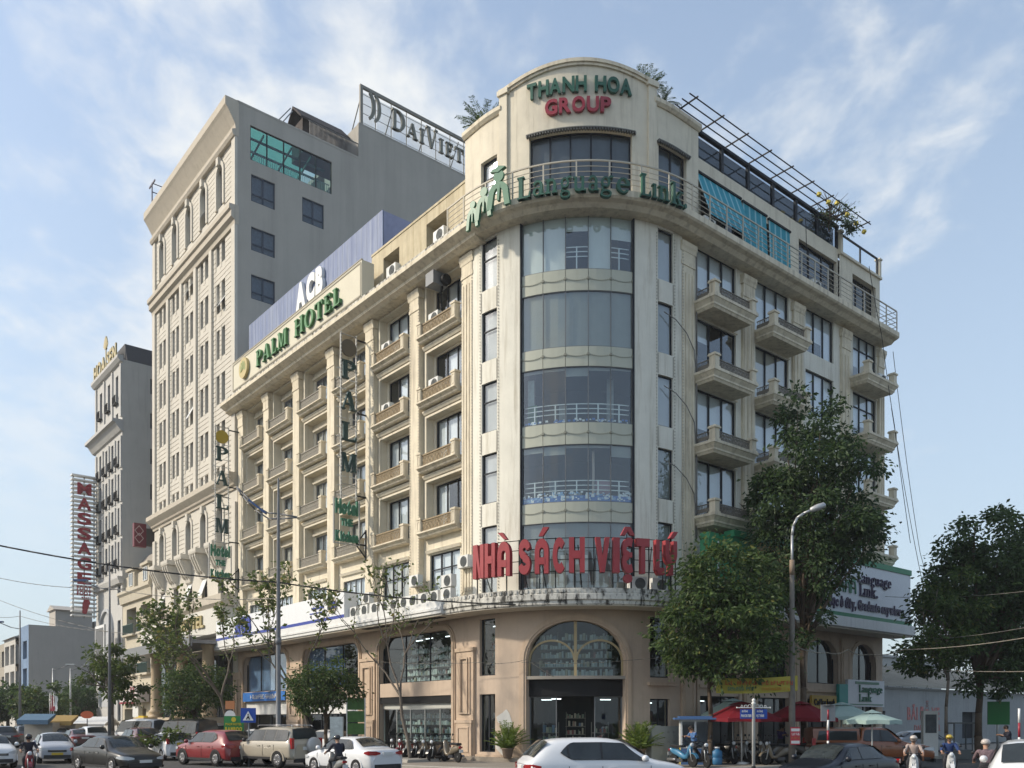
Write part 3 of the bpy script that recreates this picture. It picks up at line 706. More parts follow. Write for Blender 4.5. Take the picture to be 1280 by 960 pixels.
for a, b in zip(pp, pp[1:]):
    c = KB(); c.poly([(RQ(a+.1), -0.35, 30.05), (RQ(b-.1), -0.35, 30.05), (RQ(b-.1), -0.35, 31.28), (RQ(a+.1), -0.35, 31.28)]); c.build('pane', g_dark, fo)
c = KB()
for s in (15.5, 17.6, 19.65): c.box(RQ(s)-0.05, RQ(s)+0.05, -0.3, -0.22, 29.86, 30.95)
c.box(RQ(15.45), RQ(19.7), -0.31, -0.21, 30.95, 31.03)
fo = c.build('glass_parapet', frame_d, B)
for a, b in ((15.55, 17.55), (17.65, 19.6)):
    c = KB(); c.poly([(RQ(a), -0.26, 29.88), (RQ(b), -0.26, 29.88), (RQ(b), -0.26, 30.95), (RQ(a), -0.26, 30.95)]); c.build('pane', g_clear, fo)
c = KB(); c.box(RQ(1.8), RQ(15.0), -2.0, -0.55, 29.6, 31.27); c.build('roof_backing', mat('roof_backing_grey', (0.10, 0.11, 0.12), 0.7, var=0.4, vscale=0.8), B)  # block added behind the glass parapet, sized to keep its panes dark
pg = KB()
for o in (0.05, 0.5, 0.95): pg.box(RQ(-0.2), RQ(16.6), o-0.022, o+0.022, 31.47, 31.51)
for i in range(9): s = 0.2+i*2.0; pg.box(RQ(s)-0.03, RQ(s)+0.03, -0.4, 1.12, 31.42, 31.47)
pg.build('pergola', black, B)
# wall lamps, pipes and cables hanging on the right front
c = MB()
for z in (21.4, 17.9, 14.4):
    P = [KP(TH(82.5), 0.03)+(z,), KP(TH(88), 0.16)+(z-0.25,), KP(RQ(0.5), 0.2)+(z-0.7,), KP(RQ(1.2), 0.1)+(z-1.3,), KP(RQ(1.45), 0.02)+(z-2.4,)]
    c.line(P, 0.025, 5)
c.line([KP(RQ(1.5), 0.0)+(z,) for z in (25, 20, 15, 11)], 0.045, 6)
c.build('loose_cable', mat('cable_grey', (0.2, 0.19, 0.18), 0.7), B)
# strings of bulbs running up the edges of the corner
c = KB()
for q, o in ((TH(1.8), 0.03), (TH(12.2), 0.03), (TH(78.8), 0.03), (TH(88.6), 0.03), (-0.45, 0.03), (-1.28, 0.03), (RQ(0.42), 0.05), (-5.2, 0.03), (-6.02, 0.03), (-9.95, 0.03)):
    z = 8.4
    while z < 25: c.box(q-0.02, q+0.02, o-0.02, o+0.012, z, z+0.05); z += 0.155
c.build('bulb_string', mat('bulb_pale', (0.42, 0.40, 0.34), 0.5), B)
# ------------------------------------------------------------------ ground floor of the corner building
gz0 = 0.15
aq0, aq1 = TH(25.2), TH(64.8); nl = [(TH(0.8), TH(10.1), 4.25, 7.0), (TH(0.8), TH(10.1), 0.55, 3.35)]; nr = [(TH(76), TH(86.4), 4.1, 6.95), (TH(76), TH(86.4), 1.1, 3.1)]
gl = [(2.2, 9.3), (11.65, 18.9), (21.35, 28.75)]; rg = [(1.75, 4.95), (6.6, 9.6), (11.3, 14.6), (16.2, 19.0)]
ops = [(aq0, aq1, gz0, 6.72)]+nl+nr
for a, b in gl: ops += [(-b, -a, 4.15, 6.75), (-b, -a, gz0, 3.38)]
for a, b in rg: ops += [(RQ(a), RQ(b), 4.2, 6.7), (RQ(a), RQ(b), gz0, 3.3)]
c = KB(); c.wall(-31.0, LQ+19.95, gz0, 7.4, ops, o=-0.05, depth=0.35)
def archg(t, spring, rise): return spring+rise*sqrt(max(0, 1-t*t))
n = 20
for i in range(n):                                            # masonry above the great arch
    t0_, t1_ = -1+2*i/n, -1+2*(i+1)/n; m_ = (aq0+aq1)/2; h = (aq1-aq0)/2
    za, zb = archg(t0_, 4.9, 1.8), archg(t1_, 4.9, 1.8)
    c.poly([(m_+h*t0_, -0.05, za), (m_+h*t1_, -0.05, zb), (m_+h*t1_, -0.05, 6.725), (m_+h*t0_, -0.05, 6.725)])
    c.poly([(m_+h*t0_, -0.05, za), (m_+h*t1_, -0.05, zb), (m_+h*t1_, -0.4, zb), (m_+h*t0_, -0.4, za)])
def corner_fill(a, b, z1, r, sgnarch=False):                  # rounded upper corners of the wide windows
    k = 8
    for side in (0, 1):
        for i in range(k):
            u, v = r*i/k, r*(i+1)/k; zu = z1-r+sqrt(max(0, r*r-(r-u)**2)); zv = z1-r+sqrt(max(0, r*r-(r-v)**2))
            p, q = (a+u, a+v) if side == 0 else (b-u, b-v)
            c.poly([(p, -0.05, zu), (q, -0.05, zv), (q, -0.05, z1+0.005), (p, -0.05, z1+0.005)]); c.poly([(p, -0.05, zu), (q, -0.05, zv), (q, -0.4, zv), (p, -0.4, zu)])
for a, b in gl: corner_fill(-b, -a, 6.75, 0.75)
for a, b in rg: corner_fill(RQ(a), RQ(b), 6.7, 1.25)
c.build('ground_wall', tan, B)
# mouldings
c = KB()
def archtrim(m_, h, spring, rise, w, o1, z0):
    n = 28; E = []
    for i in range(n+1):
        a = pi*i/n; E.append(((m_-h*cos(a), spring+rise*sin(a)), (m_-(h+w)*cos(a), spring+(rise+w)*sin(a))))
    E = [((m_-h, z0), (m_-h-w, z0))]+E+[((m_+h, z0), (m_+h+w, z0))]
    for (a, b), (d, e) in zip(E, E[1:]):
        c.poly([(a[0], o1, a[1]), (d[0], o1, d[1]), (e[0], o1, e[1]), (b[0], o1, b[1])])
        c.poly([(b[0], o1, b[1]), (e[0], o1, e[1]), (e[0], -0.05, e[1]), (b[0], -0.05, b[1])]); c.poly([(a[0], o1, a[1]), (d[0], o1, d[1]), (d[0], -0.07, d[1]), (a[0], -0.07, a[1])])
hh = (aq1-aq0)/2; mm_ = (aq0+aq1)/2
archtrim(mm_, hh, 4.9, 1.8, 0.34, 0.03, gz0); archtrim(mm_, hh+0.1, 4.9, 1.9, 0.16, 0.07, gz0)
def rtrim(a, b, z1, r, w, o1, z0):
    pts = [((a, z0), (a-w, z0))]
    for i in range(9): t = pi-pi/2*i/8; pts.append(((a+r+r*cos(t), z1-r+r*sin(t)), (a+r+(r+w)*cos(t), z1-r+(r+w)*sin(t))))
    for i in range(9): t = pi/2-pi/2*i/8; pts.append(((b-r+r*cos(t), z1-r+r*sin(t)), (b-r+(r+w)*cos(t), z1-r+(r+w)*sin(t))))
    pts.append(((b, z0), (b+w, z0)))
    for (p, q), (d, e) in zip(pts, pts[1:]):
        c.poly([(p[0], o1, p[1]), (d[0], o1, d[1]), (e[0], o1, e[1]), (q[0], o1, q[1])]); c.poly([(q[0], o1, q[1]), (e[0], o1, e[1]), (e[0], -0.05, e[1]), (q[0], -0.05, q[1])])
for a, b in gl: rtrim(-b, -a, 6.75, 0.75, 0.3, 0.02, 0.45); rtrim(-b-0.08, -a+0.08, 6.83, 0.83, 0.14, 0.06, 0.45)
for a, b in rg: rtrim(RQ(a), RQ(b), 6.7, 1.25, 0.22, 0.02, gz0)
for a, b, z0, z1 in nr[1:]: c.box(a-0.15, b+0.3, -0.05, 0.14, z1+0.62, z1+0.78)
for a, b in rg: c.box(RQ(a-0.1), RQ(b+0.1), -0.05, 0.1, 3.7, 3.86)
c.box(-31, LQ+19.95, -0.05, 0.03, gz0, 0.42)
c.build('ground_moulding', tan_t, B)
# panelled piers
for s, w in ((0.93, 1.4), (10.45, 1.65), (20.1, 1.7), (29.8, 1.5)):
    c = KB(); q = -s; h = w/2
    c.box(q-h, q+h, -0.05, 0.1, gz0, 5.5); c.box(q-h-0.06, q+h+0.06, -0.05, 0.16, 5.5, 5.68); c.box(q-h+0.05, q+h-0.05, 0.1, 0.2, 0.3, 1.95); c.box(q-h-0.02, q+h+0.02, 0.1, 0.23, 1.95, 2.1)
    for k, o_, m_ in ((0.22, 0.16, 0), (0.38, 0.20, 0)):
        for a, b, z0, z1 in ((q-h+k, q-h+k+0.08, 2.4, 5.2), (q+h-k-0.08, q+h-k, 2.4, 5.2), (q-h+k+0.08, q+h-k-0.08, 2.4, 2.48), (q-h+k+0.08, q+h-k-0.08, 5.12, 5.2)): c.box(a, b, 0.1, o_, z0, z1)
    for a, b, z0, z1 in ((q-h+.25, q-h+.32, .5, 1.75), (q+h-.32, q+h-.25, .5, 1.75), (q-h+.32, q+h-.32, .5, .57), (q-h+.32, q+h-.32, 1.68, 1.75)): c.box(a, b, 0.2, 0.24, z0, z1)
    c.build('pier', tan_t, B)
for s in (0.85, 5.8, 10.45, 15.4):
    c = KB(); q = RQ(s); c.box(q-0.5, q+0.5, -0.05, 0.08, gz0, 6.9); c.box(q-0.35, q-0.28, 0.08, 0.11, 1.2, 6.4); c.box(q+0.28, q+0.35, 0.08, 0.11, 1.2, 6.4); c.build('pier', tan_t, B)
# great arch glazing
c = KB(0.25); o = -0.3
c.box(aq0, aq1, -0.42, -0.0, 4.0, 4.15); fo = c.build('arch_transom', mat('grey_lintel', (0.30, 0.27, 0.23), 0.6), B)
gold = mat('gold_mullion', (0.42, 0.33, 0.18), 0.5, 0.4)
c = KB(0.25)
def arcband(m_, h, spring, rise, w, o0, o1):
    n = 20; P = [(m_-h*cos(pi*i/n), spring+rise*sin(pi*i/n)) for i in range(n+1)]; Q = [(m_-(h-w)*cos(pi*i/n), spring+(rise-w)*sin(pi*i/n)) for i in range(n+1)]
    for i in range(n): c.prism([P[i], P[i+1], Q[i+1], Q[i]], o0, o1)
c.box(mm_-0.07, mm_+0.07, o-0.04, o+0.06, 4.15, 6.7)
for sg in (-1, 1): arcband(mm_+sg*hh*0.5, hh*0.5-0.02, 4.9, 0.95, 0.09, o-0.03, o+0.05); c.box(mm_+sg*(hh-0.05)-0.04, mm_+sg*(hh-0.05)+0.04, o-0.03, o+0.05, 4.15, 4.95)
fo = c.build('arch_window', gold, B)
for sg in (0, 1):
    c = KB(0.25); n = 12
    for i in range(n):
        t0_, t1_ = (i/n-1+sg), ((i+1)/n-1+sg)
        c.poly([(mm_+hh*t0_, o, 4.15), (mm_+hh*t1_, o, 4.15), (mm_+hh*t1_, o, archg(t1_, 4.9, 1.8)), (mm_+hh*t0_, o, archg(t0_, 4.9, 1.8))])
    c.build('pane', g_shop, fo)
c = KB(0.25); c.box(aq0, aq1, -0.5, -0.32, 3.2, 4.0); c.build('shutter_box', black, B)
window(B, KP, aq0, aq0+(aq1-aq0)*0.3, 0.3, 3.2, -0.42, 1, None, frame_g, g_shop, name='shop_glazing', fw=0.04)
window(B, KP, aq0+(aq1-aq0)*0.7, aq1, 0.3, 3.2, -0.42, 1, None, frame_g, g_shop, name='shop_glazing', fw=0.04)
for a, b, z0, z1 in nl+nr: window(B, KP, a, b, z0, z1, -0.2, 1 if z0 > 2 else 2, None, frame_d, g_shop, name='shop_window')
for a, b in gl[:1]:
    window(B, KP, -b, -a, 4.15, 6.75, -0.3, 3, None, frame_d, g_shop, fw=0.05, name='shop_window'); window(B, KP, -b+0.02, -a-0.02, 0.35, 2.72, -0.3, 5, None, steel, g_shop, fw=0.05, name='shop_window')
    c = KB(); c.box(-b, -a, -0.36, -0.26, 2.72, 3.0); c.build('shop_transom', mat('pale_transom', (0.5, 0.5, 0.46), 0.5), B); c = KB(); c.box(-b, -a, -0.3, -0.1, 3.0, 3.37); c.build('shutter_box', black, B)
for k, (a, b) in enumerate(gl[1:]):
    window(B, KP, -b, -a, 4.15, 6.75, -0.3, 3, None, frame_d, g_dark if k == 0 else g_clear, [1, 1, .0] if k == 0 else [1, 1, 1], mat('poster_blue', (0.18, 0.30, 0.48), 0.6, var=0.5, vscale=0.9), fw=0.05, name='bank_window')
    window(B, KP, -b, -a-3.2, gz0, 2.5, -0.3, 2, None, frame_d, g_dark, fw=0.06, name='bank_door'); c = KB(); c.box(-b, -a, -0.34, -0.2, 2.5, 3.37); c.build('bank_fascia', whitemetal, B)
    window(B, KP, -a-3.1, -a, gz0, 2.5, -0.3, 2, None, frame_d, g_dark, fw=0.06, name='bank_door')
for a, b in rg:
    window(B, KP, RQ(a), RQ(b), 4.2, 6.7, -0.3, 2, None, frame_d, g_dark, [1, 1], dark_in, fw=0.06, name='arched_window'); window(B, KP, RQ(a), RQ(b), gz0+.2, 3.3, -0.3, 3, None, frame_d, g_shop, fw=0.06, name='shop_window')  # dark sheets, not blinds, added behind the arched panes to darken them
# mezzanine ceiling lights inside the shop
c = KB()
for q, o_, z in ((-3.5, -1.6, 6.6), (-4.6, -1.6, 6.62), (-6.2, -1.4, 6.6), (-7.2, -1.4, 6.55), (-3.0, -1.5, 3.2), (-5.2, -1.5, 3.2), (-7.5, -1.5, 3.2), (TH(30), -1.4, 3.05), (TH(60), -1.4, 3.05), (TH(34), -1.8, 3.1), (TH(33), -1.5, 5.9), (TH(80), -0.9, 2.9), (TH(4), -0.9, 6.7), (TH(8), -0.9, 6.7), (RQ(3), -1, 3.05), (RQ(7.5), -1, 3.05)):
    c.box(q-0.32, q+0.32, o_, o_+0.05, z, z+0.04)
c.build('ceiling_tube', lamp_m, B)

# shelves of goods behind the shop windows
gm_ = [mat('goods_%d' % i, col, 0.6, 0.4, var=0.15, vscale=8) for i, col in enumerate([(0.55, 0.57, 0.57), (0.38, 0.42, 0.44), (0.42, 0.38, 0.28), (0.26, 0.10, 0.09), (0.14, 0.2, 0.28), (0.62, 0.63, 0.6), (0.2, 0.24, 0.18)])]
shelf_m = mat('shelf_board', (0.22, 0.20, 0.17), 0.6)
def shelves(q0, q1, zs, o, label, top, seed):
    r = random.Random(seed); e = empty('shop_shelf', (0, 0, 0), 0, label, 'shelf'); e.location = (*O3[:2], gz0); e.rotation_euler = (0, 0, AZ)
    b = KB(0.6)
    for z in zs: b.box(q0, q1, o-0.3, o, z-0.03-gz0, z-gz0)
    q = q0
    while q <= q1+0.01: b.box(q-0.02, q+0.02, o-0.32, o-0.29, zs[0]-0.1-gz0, top-gz0); q += (q1-q0)/max(1, round((q1-q0)/1.2))
    b.build('shelf_board', shelf_m, e)
    b = KB()
    for z, z2 in zip(zs, zs[1:]+[top]):
        q = q0+0.05
        while q < q1-0.15:
            w = r.uniform(0.06, 0.2); h = (z2-z)*r.uniform(0.35, 0.8); m = r.choice((0, 0, 0, 1, 1, 5, 5, 5, 2) if seed in (1, 2, 3, 4) and r.random() < .93 else (2, 3, 4, 6))
            if r.random() < 0.85: b.box(q, q+w*0.8, o-0.2-0.05*r.random(), o-0.04-0.05*r.random(), z-gz0, z+h-gz0, m)
            q += w
    g = b.build('goods', gm_, e); g['kind'] = 'stuff'
shelves(TH(27), TH(63), [4.2, 4.62, 5.04, 5.46, 5.88], -1.0, 'shelves of glassware behind the great arched shop window', 6.3, 1)
shelves(-9.1, -2.4, [4.2, 4.6, 5.0, 5.4, 5.8], -1.2, 'long shelves of goods behind the upper window left of the shop door', 6.2, 2)
shelves(-9.1, -2.4, [0.5, 0.95, 1.4, 1.85, 2.2], -0.95, 'shelves of goods behind the parked motorbikes left of the entrance', 2.6, 3)
shelves(TH(1), TH(9.8), [0.7, 1.2, 1.7, 2.2], -0.8, 'shelf of goods behind the low narrow window left of entrance', 2.7, 4)
shelves(TH(1), TH(9.8), [4.4, 4.8, 5.2, 5.6, 6.0], -0.7, 'stacked boxes behind the tall narrow upper window left of entrance', 6.3, 5)
shelves(TH(76.5), TH(86), [1.5, 2.0], -0.9, 'shelf of bright goods behind the low window above grey panel', 2.5, 6)
shelves(TH(28), TH(36), [0.6, 1.1, 1.5], -1.2, 'display stand inside the left shop door', 2.0, 7)
shelves(TH(53), TH(62), [0.6, 1.1, 1.5], -1.2, 'display stand inside the right shop door', 2.0, 8)
shelves(TH(38), TH(51), [0.6, 1.0, 1.4, 1.8, 2.2], -2.4, 'bookcase at the back of the shop seen through the open door', 2.5, 9)

# canopies
c = KB(); c.sweep([(-0.05, 7.4), (0.2, 7.22), (1.35, 7.22), (1.42, 7.28), (1.42, 7.42), (1.5, 7.48), (1.5, 7.72), (1.44, 7.75), (1.44, 7.98), (-0.05, 7.98)], -0.82, RQ(2.0)); c.build('corner_canopy', conc, B)
c = KB()
q = -0.7
while q < RQ(1.6): c.box(q, q+0.11, 1.44, 1.475, 7.79, 7.94); q += 0.22
struct(c.build('canopy_band', conc, B), 'stuff')
c = KB(0.5); c.box(-0.8, RQ(1.9), 0.0, 1.36, 7.205, 7.235); c.build('canopy_soffit', soffit, B)
c = KB(); c.sweep([(-0.05, 7.4), (0.3, 7.3), (1.5, 7.27), (1.6, 7.3), (1.6, 7.45), (1.66, 7.47), (1.66, 7.6), (1.6, 7.62), (1.6, 7.93), (-0.05, 7.95)], -31.2, -0.84); c.build('left_canopy', whitemetal, B)
c = KB(); c.box(-30.9, -0.9, 0.1, 1.5, 7.2, 7.262); c.build('canopy_soffit', soffit, B)
for a, b in ((-4.5, -1.4), (-9, -6.5)):
    c = KB(); c.box(a, b, 0.9, 1.3, 7.17, 7.198); c.build('soffit_gap', black, B)
c = KB(); c.sweep([(-0.05, 7.4), (0.3, 7.3), (1.5, 7.27), (1.62, 7.32), (1.62, 7.88), (-0.05, 7.9)], RQ(2.02), RQ(20.8)); c.build('right_canopy', whitemetal, B)
c = KB(); c.box(RQ(2.1), RQ(20.7), 0.1, 1.5, 7.2, 7.262); c.build('canopy_soffit', soffit, B)

# ------------------------------------------------------------------ signs on the corner building
def kthing(name, label, cat, group=None): return empty(name, O3, AZ, label, cat, group)
green_s = mat('sign_green', (0.025, 0.105, 0.07), 0.5, 0.4, var=0.2, vscale=2)
dgreen_s = mat('sign_dark_green', (0.03, 0.16, 0.09), 0.45, 0.5)
pgreen = mat('palm_green', (0.06, 0.20, 0.06), 0.45, 0.4)
red_s = mat('sign_red', (0.34, 0.04, 0.048), 0.5, 0.4, var=0.12, vscale=1.5, streak=0.3, stain=(0.22, 0.05, 0.05))
dred_s = mat('sign_dark_red', (0.28, 0.02, 0.035), 0.4, 0.5)
def arc_letter(ch, t0_, t1_, r, z, h, depth, m, e, table=None, bold=0.05):
    t = radians((t0_+t1_)/2); w = r*radians(t1_-t0_)
    w1 = (table[ch][0] if table else glyph(ch, depth/2/h, bold)[2])*h
    letter(ch, h, depth, m, e, (r*cos(t), r*sin(t), z), t+pi/2, w/w1, table, bold=bold)
e = kthing('shop_sign', 'large red 3D shop letters on steel frame above the entrance canopy', 'sign')
rr_ = R+1.55
for ch, a, b in (('N', 11.1, 15.5), ('H', 15.8, 19.7), ('A', 20.5, 24.9), ('S', 27.7, 31.6), ('A', 32.9, 37.2), ('C', 38.4, 42.3), ('H', 43.3, 48.1), ('V', 51.2, 55.6), ('I', 56.6, 58.6), ('E', 59.3, 63.1), ('T', 63.9, 68.1), ('L', 70.3, 73.2), ('Y', 73.5, 77.9)):
    arc_letter(ch, a, b, rr_, 8.62, 1.56, 0.26, red_s, e, RED)
def accent(th, pts):
    t = radians(th); c = MB(); c.prism([(x, z) for x, z in pts], -0.1, 0.1); c.build('accent', red_s, e, (rr_*cos(t), rr_*sin(t), 8.62), t+pi/2)
accent(22.3, [(-.26, 1.98), (-.02, 1.98), (.22, 1.66), (.06, 1.66)]); accent(35.4, [(-.2, 1.68), (0, 1.68), (.26, 2.06), (.0, 2.06)])
accent(61.2, [(-.32, 1.68), (-.12, 1.68), (0, 1.86), (.12, 1.68), (.32, 1.68), (.12, 2.05), (-.12, 2.05)]); accent(76.3, [(-.15, 1.68), (.08, 1.68), (.32, 2.0), (.06, 2.0)])
c = MB(); c.lathe([(0.01, -0.1), (0.2, -0.1), (0.2, 0.1), (0.01, 0.1)], 16, axis='y', sm=False); t = radians(61.3); c.build('accent', red_s, e, (rr_*cos(t), rr_*sin(t), 8.38), t+pi/2)
c = KB(0.3)
for z in (8.72, 9.25, 9.75, 10.2): c.box(TH(10.5), TH(79), 1.36, 1.40, z, z+0.03)
for th in (11, 17, 22.6, 27, 33, 39, 45, 51, 57, 63, 69, 74, 79): c.box(TH(th)-0.02, TH(th)+0.02, 1.33, 1.37, 7.98, 10.25)
c.build('frame', black, e)
c = MB()
for th in (11.5, 26.8, 33.5, 46, 61, 70, 77):
    a = KP(TH(th), 1.34); b = KP(TH(th+1.5), 0.6); c.tube((*a, 9.9), (*b, 8.0), 0.025, 5)
for th, z0, z1 in ((22.5, 10.1, 10.45), (35.3, 10.2, 10.45), (61.2, 10.2, 10.4), (76.3, 10.2, 10.45)): a = KP(TH(th), 1.5); c.tube((*a, z0), (*a, z1), 0.02, 5)
c.build('brace', black, e)

e = kthing('group_sign', 'green and red 3D letters naming a group on the arched parapet', 'sign')
for ch, a, b in (('T', 26.0, 29.9), ('H', 30.7, 34.8), ('A', 35.0, 39.6), ('N', 40.1, 44.8), ('H', 45.1, 49.4), ('H', 52.5, 56.9), ('O', 57.3, 62.1), ('A', 62.3, 67.1)): arc_letter(ch, a, b, R+0.08, 31.03, 0.66, 0.14, green_s, e, bold=0.035)
for ch, a, b in (('G', 33.3, 38.2), ('R', 38.8, 43.4), ('O', 43.8, 48.8), ('U', 49.4, 54.1), ('P', 54.6, 58.8)): arc_letter(ch, a, b, R+0.08, 30.1, 0.64, 0.14, dred_s, e, bold=0.035)
e = kthing('school_sign', 'green serif letters and three-figure logo along the curved terrace edge', 'sign')
for ch, a, b in (('L', 25.9, 30.7), ('a', 31.3, 35.2), ('n', 35.5, 39.8), ('g', 40.3, 44.1), ('u', 44.4, 48.8), ('a', 49.2, 52.7), ('g', 53.1, 57.4), ('e', 58.3, 63.0), ('L', 66.4, 70.2), ('i', 70.7, 72.7), ('n', 73.0, 77.4), ('k', 78.0, 83.1), ('.', 83.4, 84.6)):
    arc_letter(ch, a, b, R+1.2, 25.72, 1.0, 0.16, green_s, e, SER)
lg = mat('logo_green', (0.035, 0.165, 0.09), 0.45, 0.4)
for th, z, w, h, cap in ((8.3, 25.2, 0.62, 0.9, 0), (13.2, 25.42, 0.75, 0.98, 0), (19.2, 25.66, 0.98, 1.1, 1)):
    t = radians(th); L_ = ((R+1.25)*cos(t), (R+1.25)*sin(t), z); c = MB()
    k = 0
    for P in ring(0, h*0.55, w*0.55, h*0.5, w*0.30, h*0.24, 0, 180, 14): c.prism(P, -0.07, 0.07)
    for sg in (-1, 1): c.prism([(sg*w*0.25, h*0.56), (sg*w*0.55, h*0.56), (sg*w*0.64, 0), (sg*w*0.36, 0)], -0.075, 0.075)
    c.prism([(-w*0.05, h*0.9), (w*0.12, h*0.9), (w*0.06, 0.3), (-w*0.04, 0.3)], -0.08, 0.08)
    c.build('figure', lg, e, L_, t+pi/2)
    c = MB(); c.lathe([(0.01, -0.06), (w*0.28, -0.06), (w*0.28, 0.06), (0.01, 0.06)], 16, (0.02, 0, h+w*0.33), axis='y', sm=False)
    if cap: c.prism([(-.42, h+w*0.62), (0, h+w*0.5), (.4, h+w*0.66), (.02, h+w*0.8)], -0.09, 0.09)
    c.build('head', lg, e, L_, t+pi/2)

# hotel name board and the blue board above it
e = kthing('hotel_board', 'long cream board with green serif hotel name along the roof edge', 'sign')
boardm = mat('board_cream', (0.62, 0.58, 0.46), 0.7, 0.3, var=0.06, vscale=0.8, streak=0.25, stain=(0.4, 0.36, 0.26))
c = KB(); c.box(-28.3, -9.5, 0.2, 1.0, 26.125, 28.2); c.build('panel', boardm, e)
c = KB()
for a, b, z0, z1 in ((-28.3, -9.5, 28.2, 28.26), (-28.2, -9.6, 28.02, 28.1), (-28.2, -9.6, 26.16, 26.24), (-28.25, -28.15, 26.2, 28.06), (-9.66, -9.56, 26.2, 28.06)): c.box(a, b, 0.9, 1.03, z0, z1)
c.build('trim', mat('board_trim', (0.35, 0.32, 0.25), 0.7), e)
text_line('PALM', 1.06, 0.16, pgreen, e, (R+1.1, -23.75, 26.52), pi/2, 1.0, SER, gap=0.16, fit=4.9)
text_line('HOTEL', 1.06, 0.16, pgreen, e, (R+1.1, -17.75, 26.52), pi/2, 1.0, SER, gap=0.12, fit=6.0)
c = MB(); c.lathe([(0.01, -0.1), (0.72, -0.1), (0.72, 0.1), (0.01, 0.1)], 24, axis='y', sm=False); c.build('emblem', mat('emblem_gold', (0.50, 0.40, 0.17), 0.5), e, (R+1.12, -25.9, 27.15), pi/2)
c = MB()
for i in range(7): a = radians(-20+i*37); c.prism([(0, 0), (0.42*cos(a-.25), 0.1+0.42*sin(a-.25)), (0.5*cos(a), 0.1+0.5*sin(a)), (0.42*cos(a+.25), 0.1+0.42*sin(a+.25))], -0.11-0.004*i, -0.1)
c.build('emblem_leaf', mat('emblem_green', (0.30, 0.33, 0.12), 0.5), e, (R+1.12, -25.9, 27.05), pi/2)
e = kthing('bank_board', 'blue corrugated sign board with white bank letters above the hotel board', 'sign')
blue_b = mat('faded_blue_sheet', (0.15, 0.19, 0.32), 0.6, 0.3, var=0.12, vscale=0.7, streak=0.75, stain=(0.33, 0.37, 0.44), streak_lo=0.42)
c = KB(); q = -28.9
while q < -9.75: c.box(q, q+0.58, -0.56, -0.5, 26.2, 31.7); q += 0.6
c.build('sheet', blue_b, e)
c = KB(); c.box(-9.8, -9.7, -4.6, -0.57, 26.2, 31.65); c.box(-28.9, -9.8, -4.6, -4.5, 26.2, 31.6); c.build('end_sheet', mat('pale_blue_sheet', (0.25, 0.27, 0.40), 0.6, var=0.15, streak=0.4, stain=(0.15, 0.14, 0.16)), e)
text_line('ACB', 1.5, 0.22, mat('sign_white', (0.75, 0.75, 0.73), 0.5), e, (R-0.36, -20.5, 29.7), pi/2, 0.72, gap=0.14, bold=0.07)
# white bank fascia standing on the left canopy
e = kthing('bank_fascia_sign', 'white bank sign box with blue stripe standing on the left canopy', 'sign')
c = KB(); c.box(-30.6, -10.9, 0.5, 1.35, 7.96, 9.5); c.build('panel', mat('fascia_white', (0.72, 0.73, 0.74), 0.4, 0.5, var=0.04, streak=0.2, stain=(0.4, 0.4, 0.4)), e)
fb = mat('fascia_blue', (0.03, 0.05, 0.28), 0.4)
c = KB(); c.box(-30.6, -10.9, 1.352, 1.37, 8.02, 8.2); c.build('stripe', fb, e)
text_line('ACB', 0.95, 0.1, fb, e, (R+1.4, -26.9, 8.35), pi/2, 0.8, bold=0.08)
c = MB(); c.lathe([(0.01, -0.03), (0.5, -0.03), (0.5, 0.03), (0.01, 0.03)], 20, axis='y', sm=False); c.build('roundel', mat('roundel_cream', (0.62, 0.52, 0.36), 0.5), e, (R+1.4, -12.3, 8.85), pi/2)
text_line('ACB', 0.36, 0.04, fb, e, (R+1.45, -12.72, 8.68), pi/2, 0.72, bold=0.08)
c = KB(); c.box(-14.9, -13.4, 1.352, 1.372, 8.8, 8.95); c.box(-15.2, -13.2, 1.352, 1.372, 8.55, 8.62); c.build('small_line', fb, e)
# blue bank banner over the door
e = kthing('bank_banner', 'blue banner with white lettering over the bank door', 'banner')
c = KB(); c.box(-28.6, -21.45, 0.03, 0.1, 3.45, 4.1); c.build('panel', mat('banner_blue', (0.03, 0.16, 0.50), 0.5, var=0.25, vscale=1.5), e)
scribble(5.0, 0.3, MATS['sign_white'], e, (R+0.11, -27.2, 3.62), pi/2, 5)

# right front billboards standing on the canopy
e = kthing('school_billboard', 'white billboard with dark serif lettering and green border at far right of building', 'billboard')
bw = mat('billboard_white', (0.62, 0.64, 0.68), 0.4, 0.4, var=0.03); bgm = mat('billboard_green', (0.025, 0.20, 0.09), 0.5)
c = KB(); c.box(RQ(10.6), RQ(20.4), 0.9, 1.5, 7.92, 11.0); c.build('panel', bw, e)
c = KB(); c.box(RQ(2.4), RQ(20.45), 0.95, 1.56, 10.98, 11.3); c.box(RQ(2.4), RQ(20.45), 1.0, 1.56, 7.82, 8.1); c.build('border', bgm, e)
ink = mat('billboard_ink', (0.03, 0.015, 0.06), 0.5)
text_line('Language', 0.62, 0.06, ink, e, (-14.0, R+1.54, 9.95), pi, 1.0, SER, gap=0.06, fit=3.9)
text_line('Link.', 0.7, 0.06, ink, e, (-14.2, R+1.54, 9.2), pi, 1.0, SER, gap=0.06, fit=2.1)
text_line('Học ở đây, Graduate anywhere.', 0.5, 0.05, ink, e, (-10.9, R+1.54, 8.42), pi, 0.8, bold=0.05, gap=0.1, fit=8.7)
